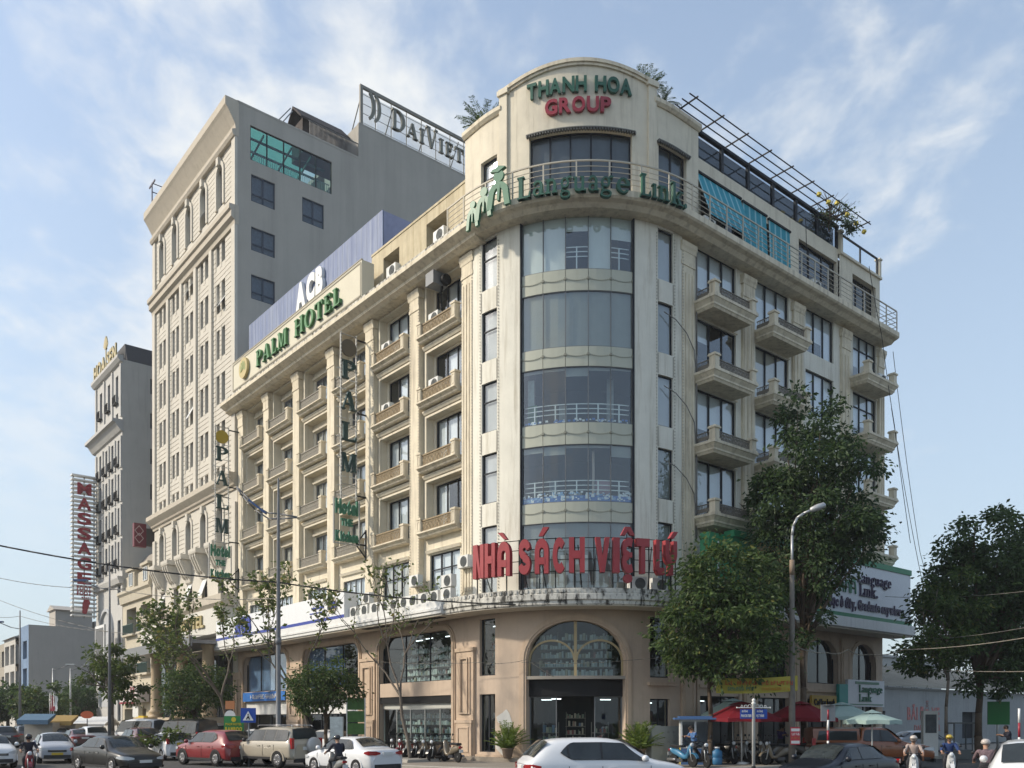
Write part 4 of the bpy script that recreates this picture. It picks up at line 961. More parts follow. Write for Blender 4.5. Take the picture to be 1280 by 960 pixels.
for k in range(3):
    c = MB(); w, h = 0.4+0.08*k, 0.6+0.12*k
    for P in ring(0, h*0.5, w*0.5, h*0.5, w*0.2, h*0.2, 0, 180, 10): c.prism(P, -0.03, 0.03)
    for sg in (-1, 1): c.prism([(sg*w*0.3, h*0.5), (sg*w*0.5, h*0.5), (sg*w*0.55, 0), (sg*w*0.35, 0)], -0.028, 0.028)
    c.build('figure', lg, e, (-(12.3+0.62*k), R+1.54, 9.25), pi)
e = kthing('yellow_billboard', 'yellow billboard behind the street trees on the right canopy', 'billboard')
c = KB(); c.box(RQ(4.4), RQ(10.55), 0.95, 1.48, 8.1, 10.97); c.build('panel', mat('billboard_yellow', (0.50, 0.30, 0.03), 0.5, var=0.1), e)
e = kthing('green_billboard', 'green billboard panel nearest the rounded corner on the right canopy', 'billboard')
c = KB(); c.box(RQ(0.55), RQ(4.38), 0.95, 1.48, 7.95, 10.97); c.build('panel', bgm, e); c = KB(); c.box(RQ(1.2), RQ(1.26), 1.48, 1.52, 8.4, 10.6); c.build('pole', whitemetal, e)
e = kthing('school_door_sign', 'white and green school sign under the far arched window', 'sign')
c = KB(); c.box(RQ(15.2), RQ(19.5), 0.12, 0.3, 2.9, 4.5); c.build('panel', bw, e); c = KB(); c.box(RQ(14.2), RQ(15.15), 0.12, 0.32, 2.6, 4.2); c.build('side_panel', mat('sign_teal', (0.03, 0.28, 0.25), 0.5), e)
text_line('Language', 0.45, 0.05, dgreen_s, e, (-16.4, R+0.33, 3.75), pi, 1.0, SER, gap=0.06, fit=2.8); text_line('Link', 0.45, 0.05, dgreen_s, e, (-16.4, R+0.33, 3.2), pi, 1.0, SER, gap=0.06, fit=1.5)
c = KB(); c.box(RQ(16.0), RQ(18.8), 0.31, 0.33, 4.25, 4.4); c.box(RQ(15.4), RQ(19.3), 0.31, 0.33, 3.0, 3.06); c.build('small_line', dgreen_s, e)
e = kthing('coffee_sign', 'dark yellow coffee shop sign beside the red parasol', 'sign')
c = KB(); c.box(RQ(11.4), RQ(14.0), 0.1, 0.25, 2.75, 3.5); c.build('panel', mat('sign_mustard', (0.38, 0.24, 0.03), 0.5, var=0.15), e)
text_line('Coffee book', 0.34, 0.04, black, e, (-11.6, R+0.28, 2.95), pi, 0.8, fit=2.2, bold=0.03)
e = kthing('notice_panel', 'grey panel of small plates standing under the low shop window', 'panel')
gp = mat('panel_grey', (0.27, 0.30, 0.30), 0.6, 0.3, var=0.05)
c = KB(); c.box(TH(71), TH(74.5), 0.25, 1.1, 0.15, 1.85); c.box(TH(74.5), TH(92), 1.0, 1.1, 0.15, 1.82); c.build('panel', gp, e)
c = KB()
for i in range(4):
    for j in range(3): q = TH(77)+i*0.28; c.box(q, q+0.12, 1.1, 1.112, 1.5-j*0.45, 1.6-j*0.45)
c.build('plate', mat('plate_grey', (0.22, 0.24, 0.24), 0.5), e)
# torn white patch of plaster left of the entrance
c = KB(); c.prism([(TH(10.4), 0.75), (TH(12.5), 0.55), (TH(14), 0.42), (TH(18.6), 0.5), (TH(19.6), 1.0), (TH(18.2), 1.3), (TH(18.9), 1.9), (TH(17.4), 2.4), (TH(16), 2.62), (TH(14), 2.45), (TH(10.8), 2.25), (TH(11.6), 2.0), (TH(13.6), 1.85), (TH(14.6), 1.55), (TH(12.9), 1.3), (TH(12.2), 1.15), (TH(10.4), 1.2)], -0.05, -0.035); c.build('bare_plaster_patch', mat('bare_plaster', (0.62, 0.60, 0.56), 0.9, var=0.1), B)

# awning blinds on the top terrace
e = kthing('terrace_awning', 'teal striped drop awning along the top terrace', 'awning')
tl_ = [mat('awning_teal', (0.02, 0.26, 0.34), 0.7, var=0.1), mat('awning_pale', (0.22, 0.46, 0.52), 0.7)]
for a, b, top, out_ in ((1.75, 5.4, 29.2, 0.9), (5.6, 7.7, 29.15, 0.15), (7.95, 9.95, 29.1, 0.1)):
    c = KB(); n = int((b-a)/0.13)
    for i in range(n):
        u = a+(b-a)*i/n; v = a+(b-a)*(i+1)/n
        A = [(RQ(u), -0.24, top), (RQ(v), -0.24, top), (RQ(v), -0.24+out_, 26.4 if out_ < .5 else 26.7), (RQ(u), -0.24+out_, 26.4 if out_ < .5 else 26.7)]
        c.poly(A, 1 if i % 4 == 0 else 0)
    c.build('blind', tl_, e)
    c = KB(); c.box(RQ(a-.05), RQ(b+.05), -0.29, -0.17, top, top+0.1); c.build('roller', black, e)
# yellow lanterns on the pergola
ym = mat('lantern_yellow', (0.55, 0.45, 0.06), 0.6)
for i, (s, dz) in enumerate(((11.2, .1), (12.2, .05), (13.1, .35), (14.2, .1), (15.2, -.05), (16.1, -.2))):
    c = MB(); k = 10
    P = [(cos(2*pi*j/k)*(0.15 if j % 2 == 0 else 0.11), sin(2*pi*j/k)*(0.15 if j % 2 == 0 else 0.11)) for j in range(k)]
    c.prism(P, -0.05, 0.05); c.prism([(x*0.6, z*0.6) for x, z in P], -0.12, 0.12)
    o_ = c.build('lantern', ym, None, (0, 0, 0), 0); v = Matrix.Rotation(AZ, 3, 'Z') @ Vector((*KP(RQ(s), 0.8), 31.15+dz)) + Vector(O3)
    o_.location = v; o_.rotation_euler = (0, 0, AZ+pi); tag(o_, 'yellow star lantern, %s from the left under the pergola' % ('first', 'second', 'third', 'fourth', 'fifth', 'sixth')[i], 'lantern', 'yellow lanterns on the roof pergola')

# ------------------------------------------------------------------ air conditioners
acw = mat('ac_white', (0.66, 0.66, 0.63), 0.5, 0.4, var=0.06, streak=0.2); acd = mat('ac_grille', (0.10, 0.11, 0.11), 0.6)
def ac_proto(w, h, d, fans):
    e = empty('air_conditioner'); c = MB(); c.box(-w/2, w/2, 0, d, 0.03, h); c.box(-w/2+.06, -w/2+.14, .02, d-.02, 0, .03); c.box(w/2-.14, w/2-.06, .02, d-.02, 0, .03); c.build('casing', acw, e)
    for k in range(fans):
        zc = h*(k+0.5)/fans; r = min(w*0.34, h/fans*0.42); c = MB()
        for rr2 in (r, r*0.75, r*0.5, r*0.28):
            for P in ring(-w*0.1, zc, rr2, rr2, 0.025, 0.025, 0, 360, 18): c.prism(P, d+0.002, d+0.02)
        for P in ring(-w*0.1, zc, r*0.99, r*0.99, r*0.985, r*0.985, 0, 360, 18): c.prism(P, d-0.02, d+0.006, 0)
        for i in range(4): a = pi*i/4; x, z = cos(a)*r, sin(a)*r; c.prism([(-w*.1+x-z*.02, zc+z+x*.02), (-w*.1-x-z*.02, zc-z+x*.02), (-w*.1-x+z*.02, zc-z-x*.02), (-w*.1+x+z*.02, zc+z-x*.02)], d+0.006, d+0.024)
        c.build('fan_grille', acd, e)
    return e
def rm(e):
    for ch in list(e.children): bpy.data.objects.remove(ch)
    bpy.data.objects.remove(e)
ac1, ac2 = ac_proto(0.85, 0.62, 0.32, 1), ac_proto(0.95, 1.3, 0.36, 2)
ordn = ['first', 'second', 'third', 'fourth', 'fifth', 'sixth', 'seventh', 'eighth', 'ninth', 'tenth', 'eleventh', 'twelfth']
def put_ac(p, q, o, z, label, group=None):
    v = Matrix.Rotation(AZ, 3, 'Z') @ Vector((*KP(q, o), z)) + Vector(O3)
    c = copy_tree(p, v, AZ+kout(q)-pi/2, label, group); c['category'] = 'air conditioner'; return c
for i, s in enumerate((10.45, 9.2, 8.1, 7.0, 6.1, 5.1, 4.25, 3.2, 2.3, 1.2)): put_ac(ac1, -s, 0.75, 7.965, 'white air conditioner on the left canopy, %s in its row from the left' % ordn[i], 'air conditioners on the canopy')
for s, z, l in ((9.0, 8.62, 'air conditioner stacked on another at the left of the canopy row'), (5.15, 9.2, 'air conditioner bracketed to the pier between the two dark first-floor windows'), (0.75, 9.6, 'air conditioner bracketed beside the red N of the shop sign'), (1.15, 8.63, 'lower air conditioner standing on another under the bracketed one')): put_ac(ac1, -s, 0.05 if z > 9 else 0.75, z, l)
for s, l in ((3.35, 'tall two-fan air conditioner in the right mansard dormer'), (8.0, 'tall two-fan air conditioner in the left mansard dormer')): put_ac(ac2, -s, -0.35, 26.3, l)
put_ac(ac1, -10.2, 0.0, 26.15, 'air conditioner beside the end of the hotel board')
put_ac(ac1, TH(67), 0.55, 8.0, 'air conditioner behind the last red letters of the shop sign'); put_ac(ac1, TH(76), 0.45, 8.0, 'air conditioner on the canopy at the right end of the red sign')
put_ac(ac1, RQ(1.9), 0.2, 26.0, 'air conditioner on the terrace beside the teal awning'); put_ac(ac1, RQ(11.4), 0.25, 26.0, 'air conditioner on the terrace before the dark window'); put_ac(ac1, RQ(16.9), 0.35, 22.58, 'small air conditioner on the highest far right balcony'); put_ac(ac1, RQ(18.6), 0.35, 22.58, 'right-hand air conditioner on the highest far right balcony')
for k, (bay, row) in enumerate(((0, 3), (1, 3), (0, 2), (1, 2))):
    mid = (PS[bay]+PS[bay+1])/2; put_ac(ac1, -(mid+0.6), -0.31, ZB[row]+0.28+0.45, 'air conditioner on the %s balcony, %s column from the corner' % (('highest', 'highest', 'second highest', 'second highest')[k], ('first', 'second')[bay]))
rm(ac1); rm(ac2)
# ventilation duct unit at the highest left balcony
e = kthing('vent_duct', 'grey ventilation box with a bent black duct under the cornice', 'duct')
c = MB(); x, y = KP(-3.3, 0.1); c.box(x-0.4, x+0.5, y-0.35, y+0.35, 24.5, 25.15); c.build('box', mat('duct_grey', (0.2, 0.21, 0.22), 0.5), e)
c = MB(); c.lathe([(0.2, -0.15), (0.28, -0.1), (0.28, 0.12), (0.2, 0.16)], 14, (x-0.1, y+0.6, 24.7), axis='y'); c.build('blower', black, e)
c = MB(); c.line([(x-0.1, y+0.3, 24.5), (x-0.15, y+0.1, 24.2), (x-0.3, y-0.1, 23.8), (x-0.4, y-0.15, 23.4)], 0.06, 7); c.build('pipe', black, e)

# ------------------------------------------------------------------ vertical blade signs of the hotel
def blade(q, label, z_top, z_bot, o_mid, emblem_m):
    e = empty('blade_sign', Matrix.Rotation(AZ, 3, 'Z') @ Vector((R, q, 0)) + Vector(O3), AZ, label, 'sign', 'hotel blade signs')
    # local: x outward from the wall, sign lies in the xz plane, faces +y (towards the corner)
    c = MB(); lo, hi = o_mid-0.5, o_mid+0.5
    for x in (lo, hi): c.box(x-0.03, x+0.03, -0.05, 0.05, z_bot+2.6, z_top)
    z = z_top
    while z > z_bot+2.6: c.box(lo+0.03, hi-0.03, -0.04, 0.04, z-0.04, z); z -= 1.72
    for x in (lo-0.2, hi+0.45): c.box(x-0.03, x+0.03, -0.05, 0.05, z_bot, z_bot+2.65)
    c.box(lo-0.2, hi+0.45, -0.045, 0.045, z_bot, z_bot+0.06)
    c.build('frame', mat('sign_frame', (0.36, 0.35, 0.32), 0.5), e)
    c = MB()
    for z in (z_top-0.15, z_top-4.4, z_bot+2.9, z_bot+0.1): c.box(0.0, lo, -0.03, 0.03, z-0.04, z+0.04)
    c.tube((0.05, 0, z_bot+0.9), (lo, 0, z_bot+0.1), 0.04, 6); c.tube((0.05, 0, z_bot-0.6), (lo, 0, z_bot+0.05), 0.04, 6); c.box(-0.02, 0.05, -0.06, 0.06, z_bot-0.8, z_bot+1.0)
    c.build('bracket', black, e)
    c = MB(); c.lathe([(0.01, -0.08), (0.48, -0.08), (0.48, 0.08), (0.01, 0.08)], 20, axis='y', sm=False); c.build('emblem', emblem_m, e, (o_mid, 0, z_top-0.75))
    zz = z_top-2.55
    for ch in 'PALM':
        w1 = SER[ch][0]*1.05; letter(ch, 1.05, 0.16, mat('blade_green', (0.018, 0.055, 0.05), 0.5), e, (o_mid, 0, zz), pi, 0.98/w1, SER); zz -= 1.78
    for k, (wd, h, z) in enumerate((('Hotel', 0.85, z_bot+1.75), ('THE', 0.42, z_bot+1.05), ('Kitchen', 0.62, z_bot+0.15))):
        W_ = 1.45 if k != 1 else 0.75
        c = MB(); c.box(o_mid+0.12-W_/2, o_mid+0.12+W_/2, -0.03, 0.03, z, z+h); 
        text_line(wd, h*0.86, 0.14, dgreen_s, e, (o_mid+0.12+W_/2, 0, z+0.04), pi, 1, fit=W_, bold=0.06, gap=0.08)
        pass
    c = MB()
    for i in range(60):
        z = z_top-(z_top-z_bot)*i/60
        if z > z_bot+2.6: c.box(lo-0.02, lo+0.04, 0.05, 0.08, z, z+0.06); c.box(hi-0.03, hi+0.03, 0.05, 0.08, z, z+0.06)
    for i in range(14):
        for x in (lo+0.1, hi-0.1): c.box(x-0.3, x+0.3, -0.1, -0.08, z_bot+2.8+i*0.56, z_bot+2.85+i*0.56)
    c.build('bulb', mat('bulb_white', (0.6, 0.6, 0.56), 0.5), e)
blade(-10.75, 'tall green PALM blade sign hung in the middle of the balcony front', 24.3, 12.2, 1.15, mat('emblem_bronze', (0.12, 0.10, 0.07), 0.5))
blade(-29.6, 'green PALM blade sign hung at the far end, before the beige tower', 23.9, 12.5, 1.3, mat('emblem_gold2', (0.42, 0.30, 0.03), 0.5))
# ------------------------------------------------------------------ street frames: s metres from the corner, o metres out from the front
TLp = Vector((-1.682806, 42.281868)); TRp = Vector((7.891932, 41.384994)); AL = radians(129.648669)
dL = Vector((cos(AL), sin(AL))); dR = Vector((dL.y, -dL.x)); nL = -dR; nR = -dL
def LP(s, o, z=0.0): p = TLp+dL*s+nL*o; return (p.x, p.y, z)
def RP(s, o, z=0.0): p = TRp+dR*s+nR*o; return (p.x, p.y, z)
def front(q, o): return (q, o)
front.flat = True
def side(q, o): return (-o, -q)
side.flat = True

# ------------------------------------------------------------------ ground
asphalt = mat('asphalt', (0.075, 0.073, 0.07), 0.9, 0.25, var=0.2, vscale=0.7, bump=0.4, bscale=30)
pave = mat('paving', (0.26, 0.23, 0.19), 0.9, 0.2, var=0.18, vscale=1.2, bump=0.2, bscale=15)
kerbm = mat('kerb_stone', (0.34, 0.32, 0.28), 0.9, 0.2, var=0.15, vscale=3)
c = MB(); c.poly([(-2500, -400, 0), (2500, -400, 0), (2500, 3500, 0), (-2500, 3500, 0)]); struct(c.build('ground', asphalt))
c = KB(0.6); c.box(-150, LQ+75, -2.8, 5.4, -0.1, 0.15); struct(c.build('pavement', pave, None, O3, AZ))
c = KB(0.6)
q = -150
c.sweep([(5.4, -0.1), (5.62, -0.1), (5.62, 0.12), (5.58, 0.155), (5.4, 0.155)], -150, LQ+75); struct(c.build('kerb', kerbm, None, O3, AZ))
linem = mat('road_paint', (0.6, 0.6, 0.56), 0.8, var=0.25, vscale=6)
c = KB()
q = -120
while q < -4: c.box(q, q+3, 9.0, 9.14, 0.003, 0.005); q += 7
struct(c.build('lane_marking', linem, None, O3, AZ))
c = KB(); c.box(-30.9, LQ+19.9, -0.05, 0.62, 0.13, 0.32); struct(c.build('step', mat('step_stone', (0.30, 0.26, 0.21), 0.8, var=0.15), None, O3, AZ))

# ------------------------------------------------------------------ beige hotel tower
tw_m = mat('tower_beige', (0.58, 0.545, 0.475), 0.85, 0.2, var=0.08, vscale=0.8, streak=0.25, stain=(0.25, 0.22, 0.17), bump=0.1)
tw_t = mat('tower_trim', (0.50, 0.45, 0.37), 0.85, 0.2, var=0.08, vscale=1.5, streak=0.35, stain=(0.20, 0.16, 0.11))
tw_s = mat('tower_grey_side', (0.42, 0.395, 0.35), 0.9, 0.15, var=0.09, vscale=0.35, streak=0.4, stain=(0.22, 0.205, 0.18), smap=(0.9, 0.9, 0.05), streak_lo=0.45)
g_teal = glass('teal_pane', (0.38, 0.55, 0.55), 0.06)
T = empty('hotel_tower', LP(29.87, 0), AL, 'tall beige hotel tower with grey blank side wall and arched top windows', 'building')
W_ = 19.6
BC = [3.3, 6.85, 10.3, 13.75, 17.2]; rows = [(37.94, 39.6), (34.2, 36.48), (30.57, 32.86), (27.0, 29.24), (23.4, 25.6), (20.9, 22.0)]
prs = [(b-0.86, b-0.22) for b in BC]+[(b+0.22, b+0.86) for b in BC]
ops = [(a, b, z0, z1) for a, b in prs for z0, z1 in rows]+[(b-0.62, b+0.62, 42.4, 45.55) for b in BC]+[(b-0.62, b+0.62, 16.1, 18.97) for b in BC]+[(b-0.6, b+0.6, 11.9, 14.3) for b in BC]
c = MB(front); c.wall(0, W_, 0.1, 48.0, ops, o=0, depth=0.35); c.build('front_wall', tw_m, T)
c = MB(front)                                            # horizontal boarding, real courses
piers = [1.35]+[(a+b)/2 for a, b in zip(BC, BC[1:])]+[18.6]
z = 20.9
while z < 39.5:
    for a, b in zip([0.7]+[x+0.98 for x in BC], [x-0.98 for x in BC]+[W_-0.1]):
        c.box(a, b, -0.01, 0.05, z, z+0.33)
    for b in BC:
        if not any(z0-0.2 < z+0.2 < z1+0.05 for z0, z1 in rows): c.box(b-0.97, b+0.97, -0.01, 0.035, z, z+0.33)
        else: c.box(b-0.2, b+0.2, -0.01, 0.03, z, z+0.33)
    z += 0.38
z = 42.2
while z < 46.2:
    for a, b in zip([0.7]+[x+0.85 for x in BC], [x-0.85 for x in BC]+[W_-0.1]): c.box(a, b, -0.01, 0.05, z, z+0.33)
    z += 0.38
z = 14.6
while z < 18.6:
    for a, b in zip([0.7]+[x+0.85 for x in BC], [x-0.85 for x in BC]+[W_-0.1]): c.box(a, b, -0.01, 0.05, z, z+0.33)
    z += 0.38
struct(c.build('cladding_course', tw_m, T), 'stuff')
for p_ in [0.35]+piers[1:5]+[W_-0.35]:
    c = MB(front); e_ = p_ in (0.35, W_-0.35)
    c.box(p_-(0.34 if e_ else 0.28), p_+(0.34 if e_ else 0.28), -0.02, 0.22, 20.7, 39.6); c.build('pier', tw_m, T)
    if e_: c = MB(front); c.box(p_-0.34, p_+0.34, -0.02, 0.2, 41.0, 46.3); c.build('pier', tw_m, T); c = MB(front); c.box(p_-0.34, p_+0.34, -0.02, 0.2, 8, 18.6); c.build('pier', tw_m, T)
for z0, prof in ((0, [(-.1, 46.2), (.3, 46.2), (.42, 46.4), (.42, 46.6), (.15, 46.75), (.2, 47.1), (.55, 47.7), (.8, 48.1), (.95, 48.3), (.95, 48.9), (-.1, 48.9)]),
                 (0, [(-.1, 39.55), (.2, 39.55), (.25, 39.9), (.5, 40.05), (.5, 40.5), (.65, 40.6), (.65, 40.95), (-.1, 41.0)]),
                 (0, [(-.1, 19.6), (.12, 19.6), (.15, 19.78), (.3, 19.88), (.35, 20.02), (.6, 20.25), (.75, 20.4), (.75, 20.78), (-.1, 20.82)])):
    c = MB(front); c.sweep(prof, -0.02, W_+0.1); c.build('cornice', tw_t, T)
c = MB(front); x = 0.3
while x < W_: c.box(x, x+0.3, 0.25, 0.44, 40.08, 40.4); x += 0.58
c.build('dentil', tw_m, T)
def arch_hood(M, b, h, zs, o1, w=0.28, key=True, z0=None):
    n = 16; E = [((b-h*cos(pi*i/n), zs+h*sin(pi*i/n)), (b-(h+w)*cos(pi*i/n), zs+(h+w)*sin(pi*i/n))) for i in range(n+1)]
    if z0 is not None: E = [((b-h, z0), (b-h-w, z0))]+E+[((b+h, z0), (b+h+w, z0))]
    for (p, q), (r, s_) in zip(E, E[1:]): M.prism([p, r, s_, q], -0.02, o1)
    if key: M.box(b-0.22, b+0.22, -0.02, o1+0.18, zs+h-0.05, zs+h+0.55)
def arch_corner(M, b, h, zs, z1, o, dep):
    n = 10
    for i in range(n):
        a0, a1 = -1+2*i/n, -1+2*(i+1)/n; za, zb = zs+h*sqrt(max(0, 1-a0*a0)), zs+h*sqrt(max(0, 1-a1*a1))
        M.poly([(b+h*a0, o, za), (b+h*a1, o, zb), (b+h*a1, o, z1), (b+h*a0, o, z1)])
for k, b in enumerate(BC):
    c = MB(front); arch_hood(c, b, 0.62, 44.92, 0.16, 0.3, True, 42.3); arch_corner(c, b, 0.62, 44.92, 45.56, -0.03, 0.3); c.build('window_arch', tw_m, T)
    c = MB(front); arch_hood(c, b, 0.62, 18.34, 0.14, 0.28, True, 15.9); arch_corner(c, b, 0.62, 18.34, 18.98, -0.03, 0.3); c.build('window_arch', tw_m, T)
    window(T, front, b-0.62, b+0.62, 42.4, 45.55, -0.25, 2, 0.62, frame_g, g_clear, [1, 1], blind_w); window(T, front, b-0.62, b+0.62, 16.1, 18.97, -0.25, 2, 0.6, frame_g, g_clear, [1, .6], blind_w)
    window(T, front, b-0.6, b+0.6, 11.9, 14.3, -0.25, 2, 0.5, frame_g, g_dark)
    # bracketed flower box under the lower arch
    c = MB(front); c.sweep([(-.02, 13.6), (.15, 13.7), (.4, 14.6), (.85, 15.4), (.85, 15.55), (-.02, 15.55)], b-0.62, b+0.62); c.sweep([(-.02, 15.55), (1.0, 15.55), (1.05, 15.7), (1.05, 15.95), (-.02, 15.95)], b-0.85, b+0.85)
    for x in (-0.5, 0, 0.5): c.sweep([(.3, 14.0), (.5, 14.2), (1.0, 15.3), (1.0, 15.5), (.3, 15.5)], b+x-0.09, b+x+0.09)
    c.build('bracket_balcony', tw_m, T)
curt_b = mat('brown_curtain', (0.13, 0.10, 0.075), 0.9)
for a, b in prs:
    for r_, (z0, z1) in enumerate(rows): window(T, front, a, b, z0, z1, -0.22, 1, None, frame_g, g_dark, [1], curt_b if rnd.random() < .65 else curtain_g, fw=0.05)
sash = mat('sash_white', (0.68, 0.68, 0.66), 0.4)
c0 = None
for b, z0, z1, w in ((BC[0]-0.55, 34.3, 35.4, .3), (BC[2]-0.55, 38.2, 39.2, .3), (BC[2]+0.5, 38.0, 39.0, .3), (BC[0]+.5, 34.5, 35.4, .3), (BC[2]-0.55, 27.4, 28.7, .3), (BC[1], 12.2, 14.1, .5), (BC[2], 12.2, 14.0, .5), (BC[4], 12.1, 13.6, .4), (BC[1]+0.2, 42.9, 44.0, .3)):
    c = MB(front); c.poly([(b-w, -0.2, z1), (b+w, -0.2, z1), (b+w, 0.45, z0), (b-w, 0.45, z0)]); c.poly([(b-w, -0.23, z1), (b+w, -0.23, z1), (b+w, 0.42, z0-.02), (b-w, 0.42, z0-.02)]); c.build('open_sash', sash, T)
# side wall
so = [(1.0, 7.9, 44.87, 47.5), (1.07, 3.0, 41.75, 43.8), (5.29, 7.18, 41.75, 43.7), (1.07, 3.0, 38.0, 39.8), (1.07, 3.0, 34.3, 36.15), (1.07, 3.0, 30.6, 32.4)]
c = MB(side); c.wall(0, 10.45, 24.0, 48.8, so, o=0, depth=0.2); c.wall(10.45, 40, 24.0, 51.75, (), o=0.0)
c.box(10.35, 10.45, -6, 0.0, 48.8, 51.75); c.box(0, 10.45, -0.3, 0.02, 48.8, 48.95); c.box(10.4, 40, -0.3, 0.02, 51.75, 51.87); c.poly([(0, 0, 0), (40, 0, 0), (40, 0, 24), (0, 0, 24)])
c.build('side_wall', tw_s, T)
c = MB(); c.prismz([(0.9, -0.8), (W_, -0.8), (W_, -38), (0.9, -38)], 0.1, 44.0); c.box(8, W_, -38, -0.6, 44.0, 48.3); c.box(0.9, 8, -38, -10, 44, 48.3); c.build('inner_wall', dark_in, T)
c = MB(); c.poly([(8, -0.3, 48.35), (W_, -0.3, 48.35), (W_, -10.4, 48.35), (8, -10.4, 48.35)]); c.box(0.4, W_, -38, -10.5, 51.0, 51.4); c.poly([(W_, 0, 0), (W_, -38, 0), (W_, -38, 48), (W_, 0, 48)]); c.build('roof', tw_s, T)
for k, (a, b, z0, z1) in enumerate(so):
    if k == 0:
        window(T, side, a, b, z0, z1, -0.08, 5, None, frame_d, g_teal, fw=0.07)
        c = MB(side)
        for i in range(5): c.box(a+0.1, b-0.1, -1.2-i*1.1, -1.08-i*1.1, 47.2-i*0.25, 47.34-i*0.25)
        for q in (2.2, 4.5, 6.2): c.sweep([(-0.4, 47.35), (-0.4, 47.5), (-5.6, 46.2), (-5.6, 46.05)], q, q+0.1)
        c.build('canopy_beam', mat('beam_green', (0.03, 0.10, 0.09), 0.6), T)
        c = MB(side); c.poly([(a, -0.4, 47.6), (b-1.5, -0.4, 47.6), (b-1.5, -6, 46.3), (a, -6, 46.3)]); c.build('canopy_glass', glass('canopy_teal', (0.22, 0.55, 0.48), 0.03), T)
        c = MB(side)
        for i in range(46): q = a+0.05+i*0.15; c.box(q, q+0.03, -0.5, -0.46, z0, z0+0.95)
        c.box(a, b, -0.51, -0.45, z0+0.95, z0+1.0); c.build('inner_railing', mat('rail_white', (0.5, 0.5, 0.48), 0.5), T)
    else: window(T, side, a, b, z0, z1, -0.06, 2, 0.30, mat('blue_frame', (0.03, 0.045, 0.07), 0.4), g_dark, [1, 1], curtain_g, fw=0.08)
# roof hut and railing
c = MB(side); c.box(6.1, 9.9, -3.6, -1.6, 48.4, 51.2); c.build('roof_hut', mat('hut_wood', (0.035, 0.025, 0.022), 0.8), T)
c = MB(side); c.sweep([(-1.1, 51.0), (-2.6, 52.5), (-4.1, 51.0), (-4.1, 50.85), (-2.6, 52.3), (-1.1, 50.85)], 5.7, 10.2, sm=False); c.build('hut_roof', mat('hut_tile', (0.05, 0.042, 0.04), 0.9, var=0.3, vscale=5, bump=0.5, bscale=12), T)
c = MB(side)
for i in range(40): q = 5.95+i*0.112; c.box(q, q+0.035, -0.1, -0.06, 48.95, 50.05)
c.box(5.9, 10.4, -0.12, -0.04, 50.05, 50.1); c.build('roof_railing', mat('rail_grey', (0.2, 0.19, 0.18), 0.6), T)
c = MB(); c.tube(side(3.4, -1.5)+(49.2,), side(5.0, -1.5)+(51.4,), 0.05, 6); c.tube(side(3.8, -1.6)+(49.2,), side(5.2, -1.6)+(51.3,), 0.05, 6); c.tube(side(4.3, -1.5)+(49.6,), side(6.0, -1.5)+(49.6,), 0.05, 6); c.build('roof_antenna', mat('antenna_grey', (0.3, 0.3, 0.3), 0.5), T)
c = MB(front); 
for z in (48.9, 49.7, 50.6, 51.4): c.box(18.7, 18.76, -2.4, 0.5, z, z+0.06)
for y in (-2.4, -1.0, 0.45): c.box(18.68, 18.78, y, y+0.08, 48.3, 51.45)
c.box(18.0, 19.6, 0.42, 0.5, 51.3, 51.45); c.build('roof_frame', mat('frame_purple', (0.06, 0.05, 0.08), 0.6), T)
# big roof sign
e = empty('roof_sign', LP(29.87, 0), AL, 'rooftop sign frame with large serif hotel letters on the grey tower', 'sign')
c = MB(side); fg = mat('sign_frame_grey', (0.22, 0.21, 0.18), 0.6)
c.box(10.7, 34, -0.5, -0.3, 55.15, 55.4); c.box(10.7, 10.95, -0.5, -0.3, 51.87, 55.15)
for z in (52.3, 53.1, 53.9, 54.7): c.box(10.95, 34, -0.44, -0.41, z, z+0.035)
q = 12.2
while q < 34: c.box(q, q+0.06, -0.46, -0.4, 51.87, 55.15); q += 1.55
c.build('frame', fg, e)
c = MB(side)
q = 10.95
while q < 33.5: c.box(q, q+1.5, -0.75, -0.72, 51.95, 55.1); q += 1.55
c.build('backing_sheet', glass('sign_poly', (0.82, 0.84, 0.86), 0.05, 0.3), e)
c = MB()
for q in (11, 14, 17.5, 21, 25): c.tube((*side(q, -0.5), 55.0), (*side(q, -2.8), 51.8), 0.05, 5)
c.build('brace', fg, e)
lm = mat('sign_bronze', (0.17, 0.17, 0.14), 0.5)
x = 13.55
for ch, w, h in (('D', 1.35, 1.75), ('A', 1.15, 1.25), ('I', .55, 1.25), ('V', 1.2, 1.75), ('I', .55, 1.25), ('E', .85, 1.25), ('T', 1.05, 1.25), (' ', .7, 1), ('H', 1.3, 1.75), ('O', 1.1, 1.25), ('T', 1.0, 1.25)):
    if ch != ' ': letter(ch, h, 0.2, lm, e, (*side(x+w/2, 0.0), 52.75), -pi/2, w/(SER[ch][0]*h), SER)
    x += w+0.16
c = MB(side)
for P in ring(11.75, 53.7, .75, 1.25, .3, .2, -75, 75, 14): c.prism(P, -0.08, 0.08)
for P in ring(11.1, 53.7, .85, 1.3, .3, .2, -65, 65, 14): c.prism(P, -0.09, 0.09)
c.build('logo', lm, e)
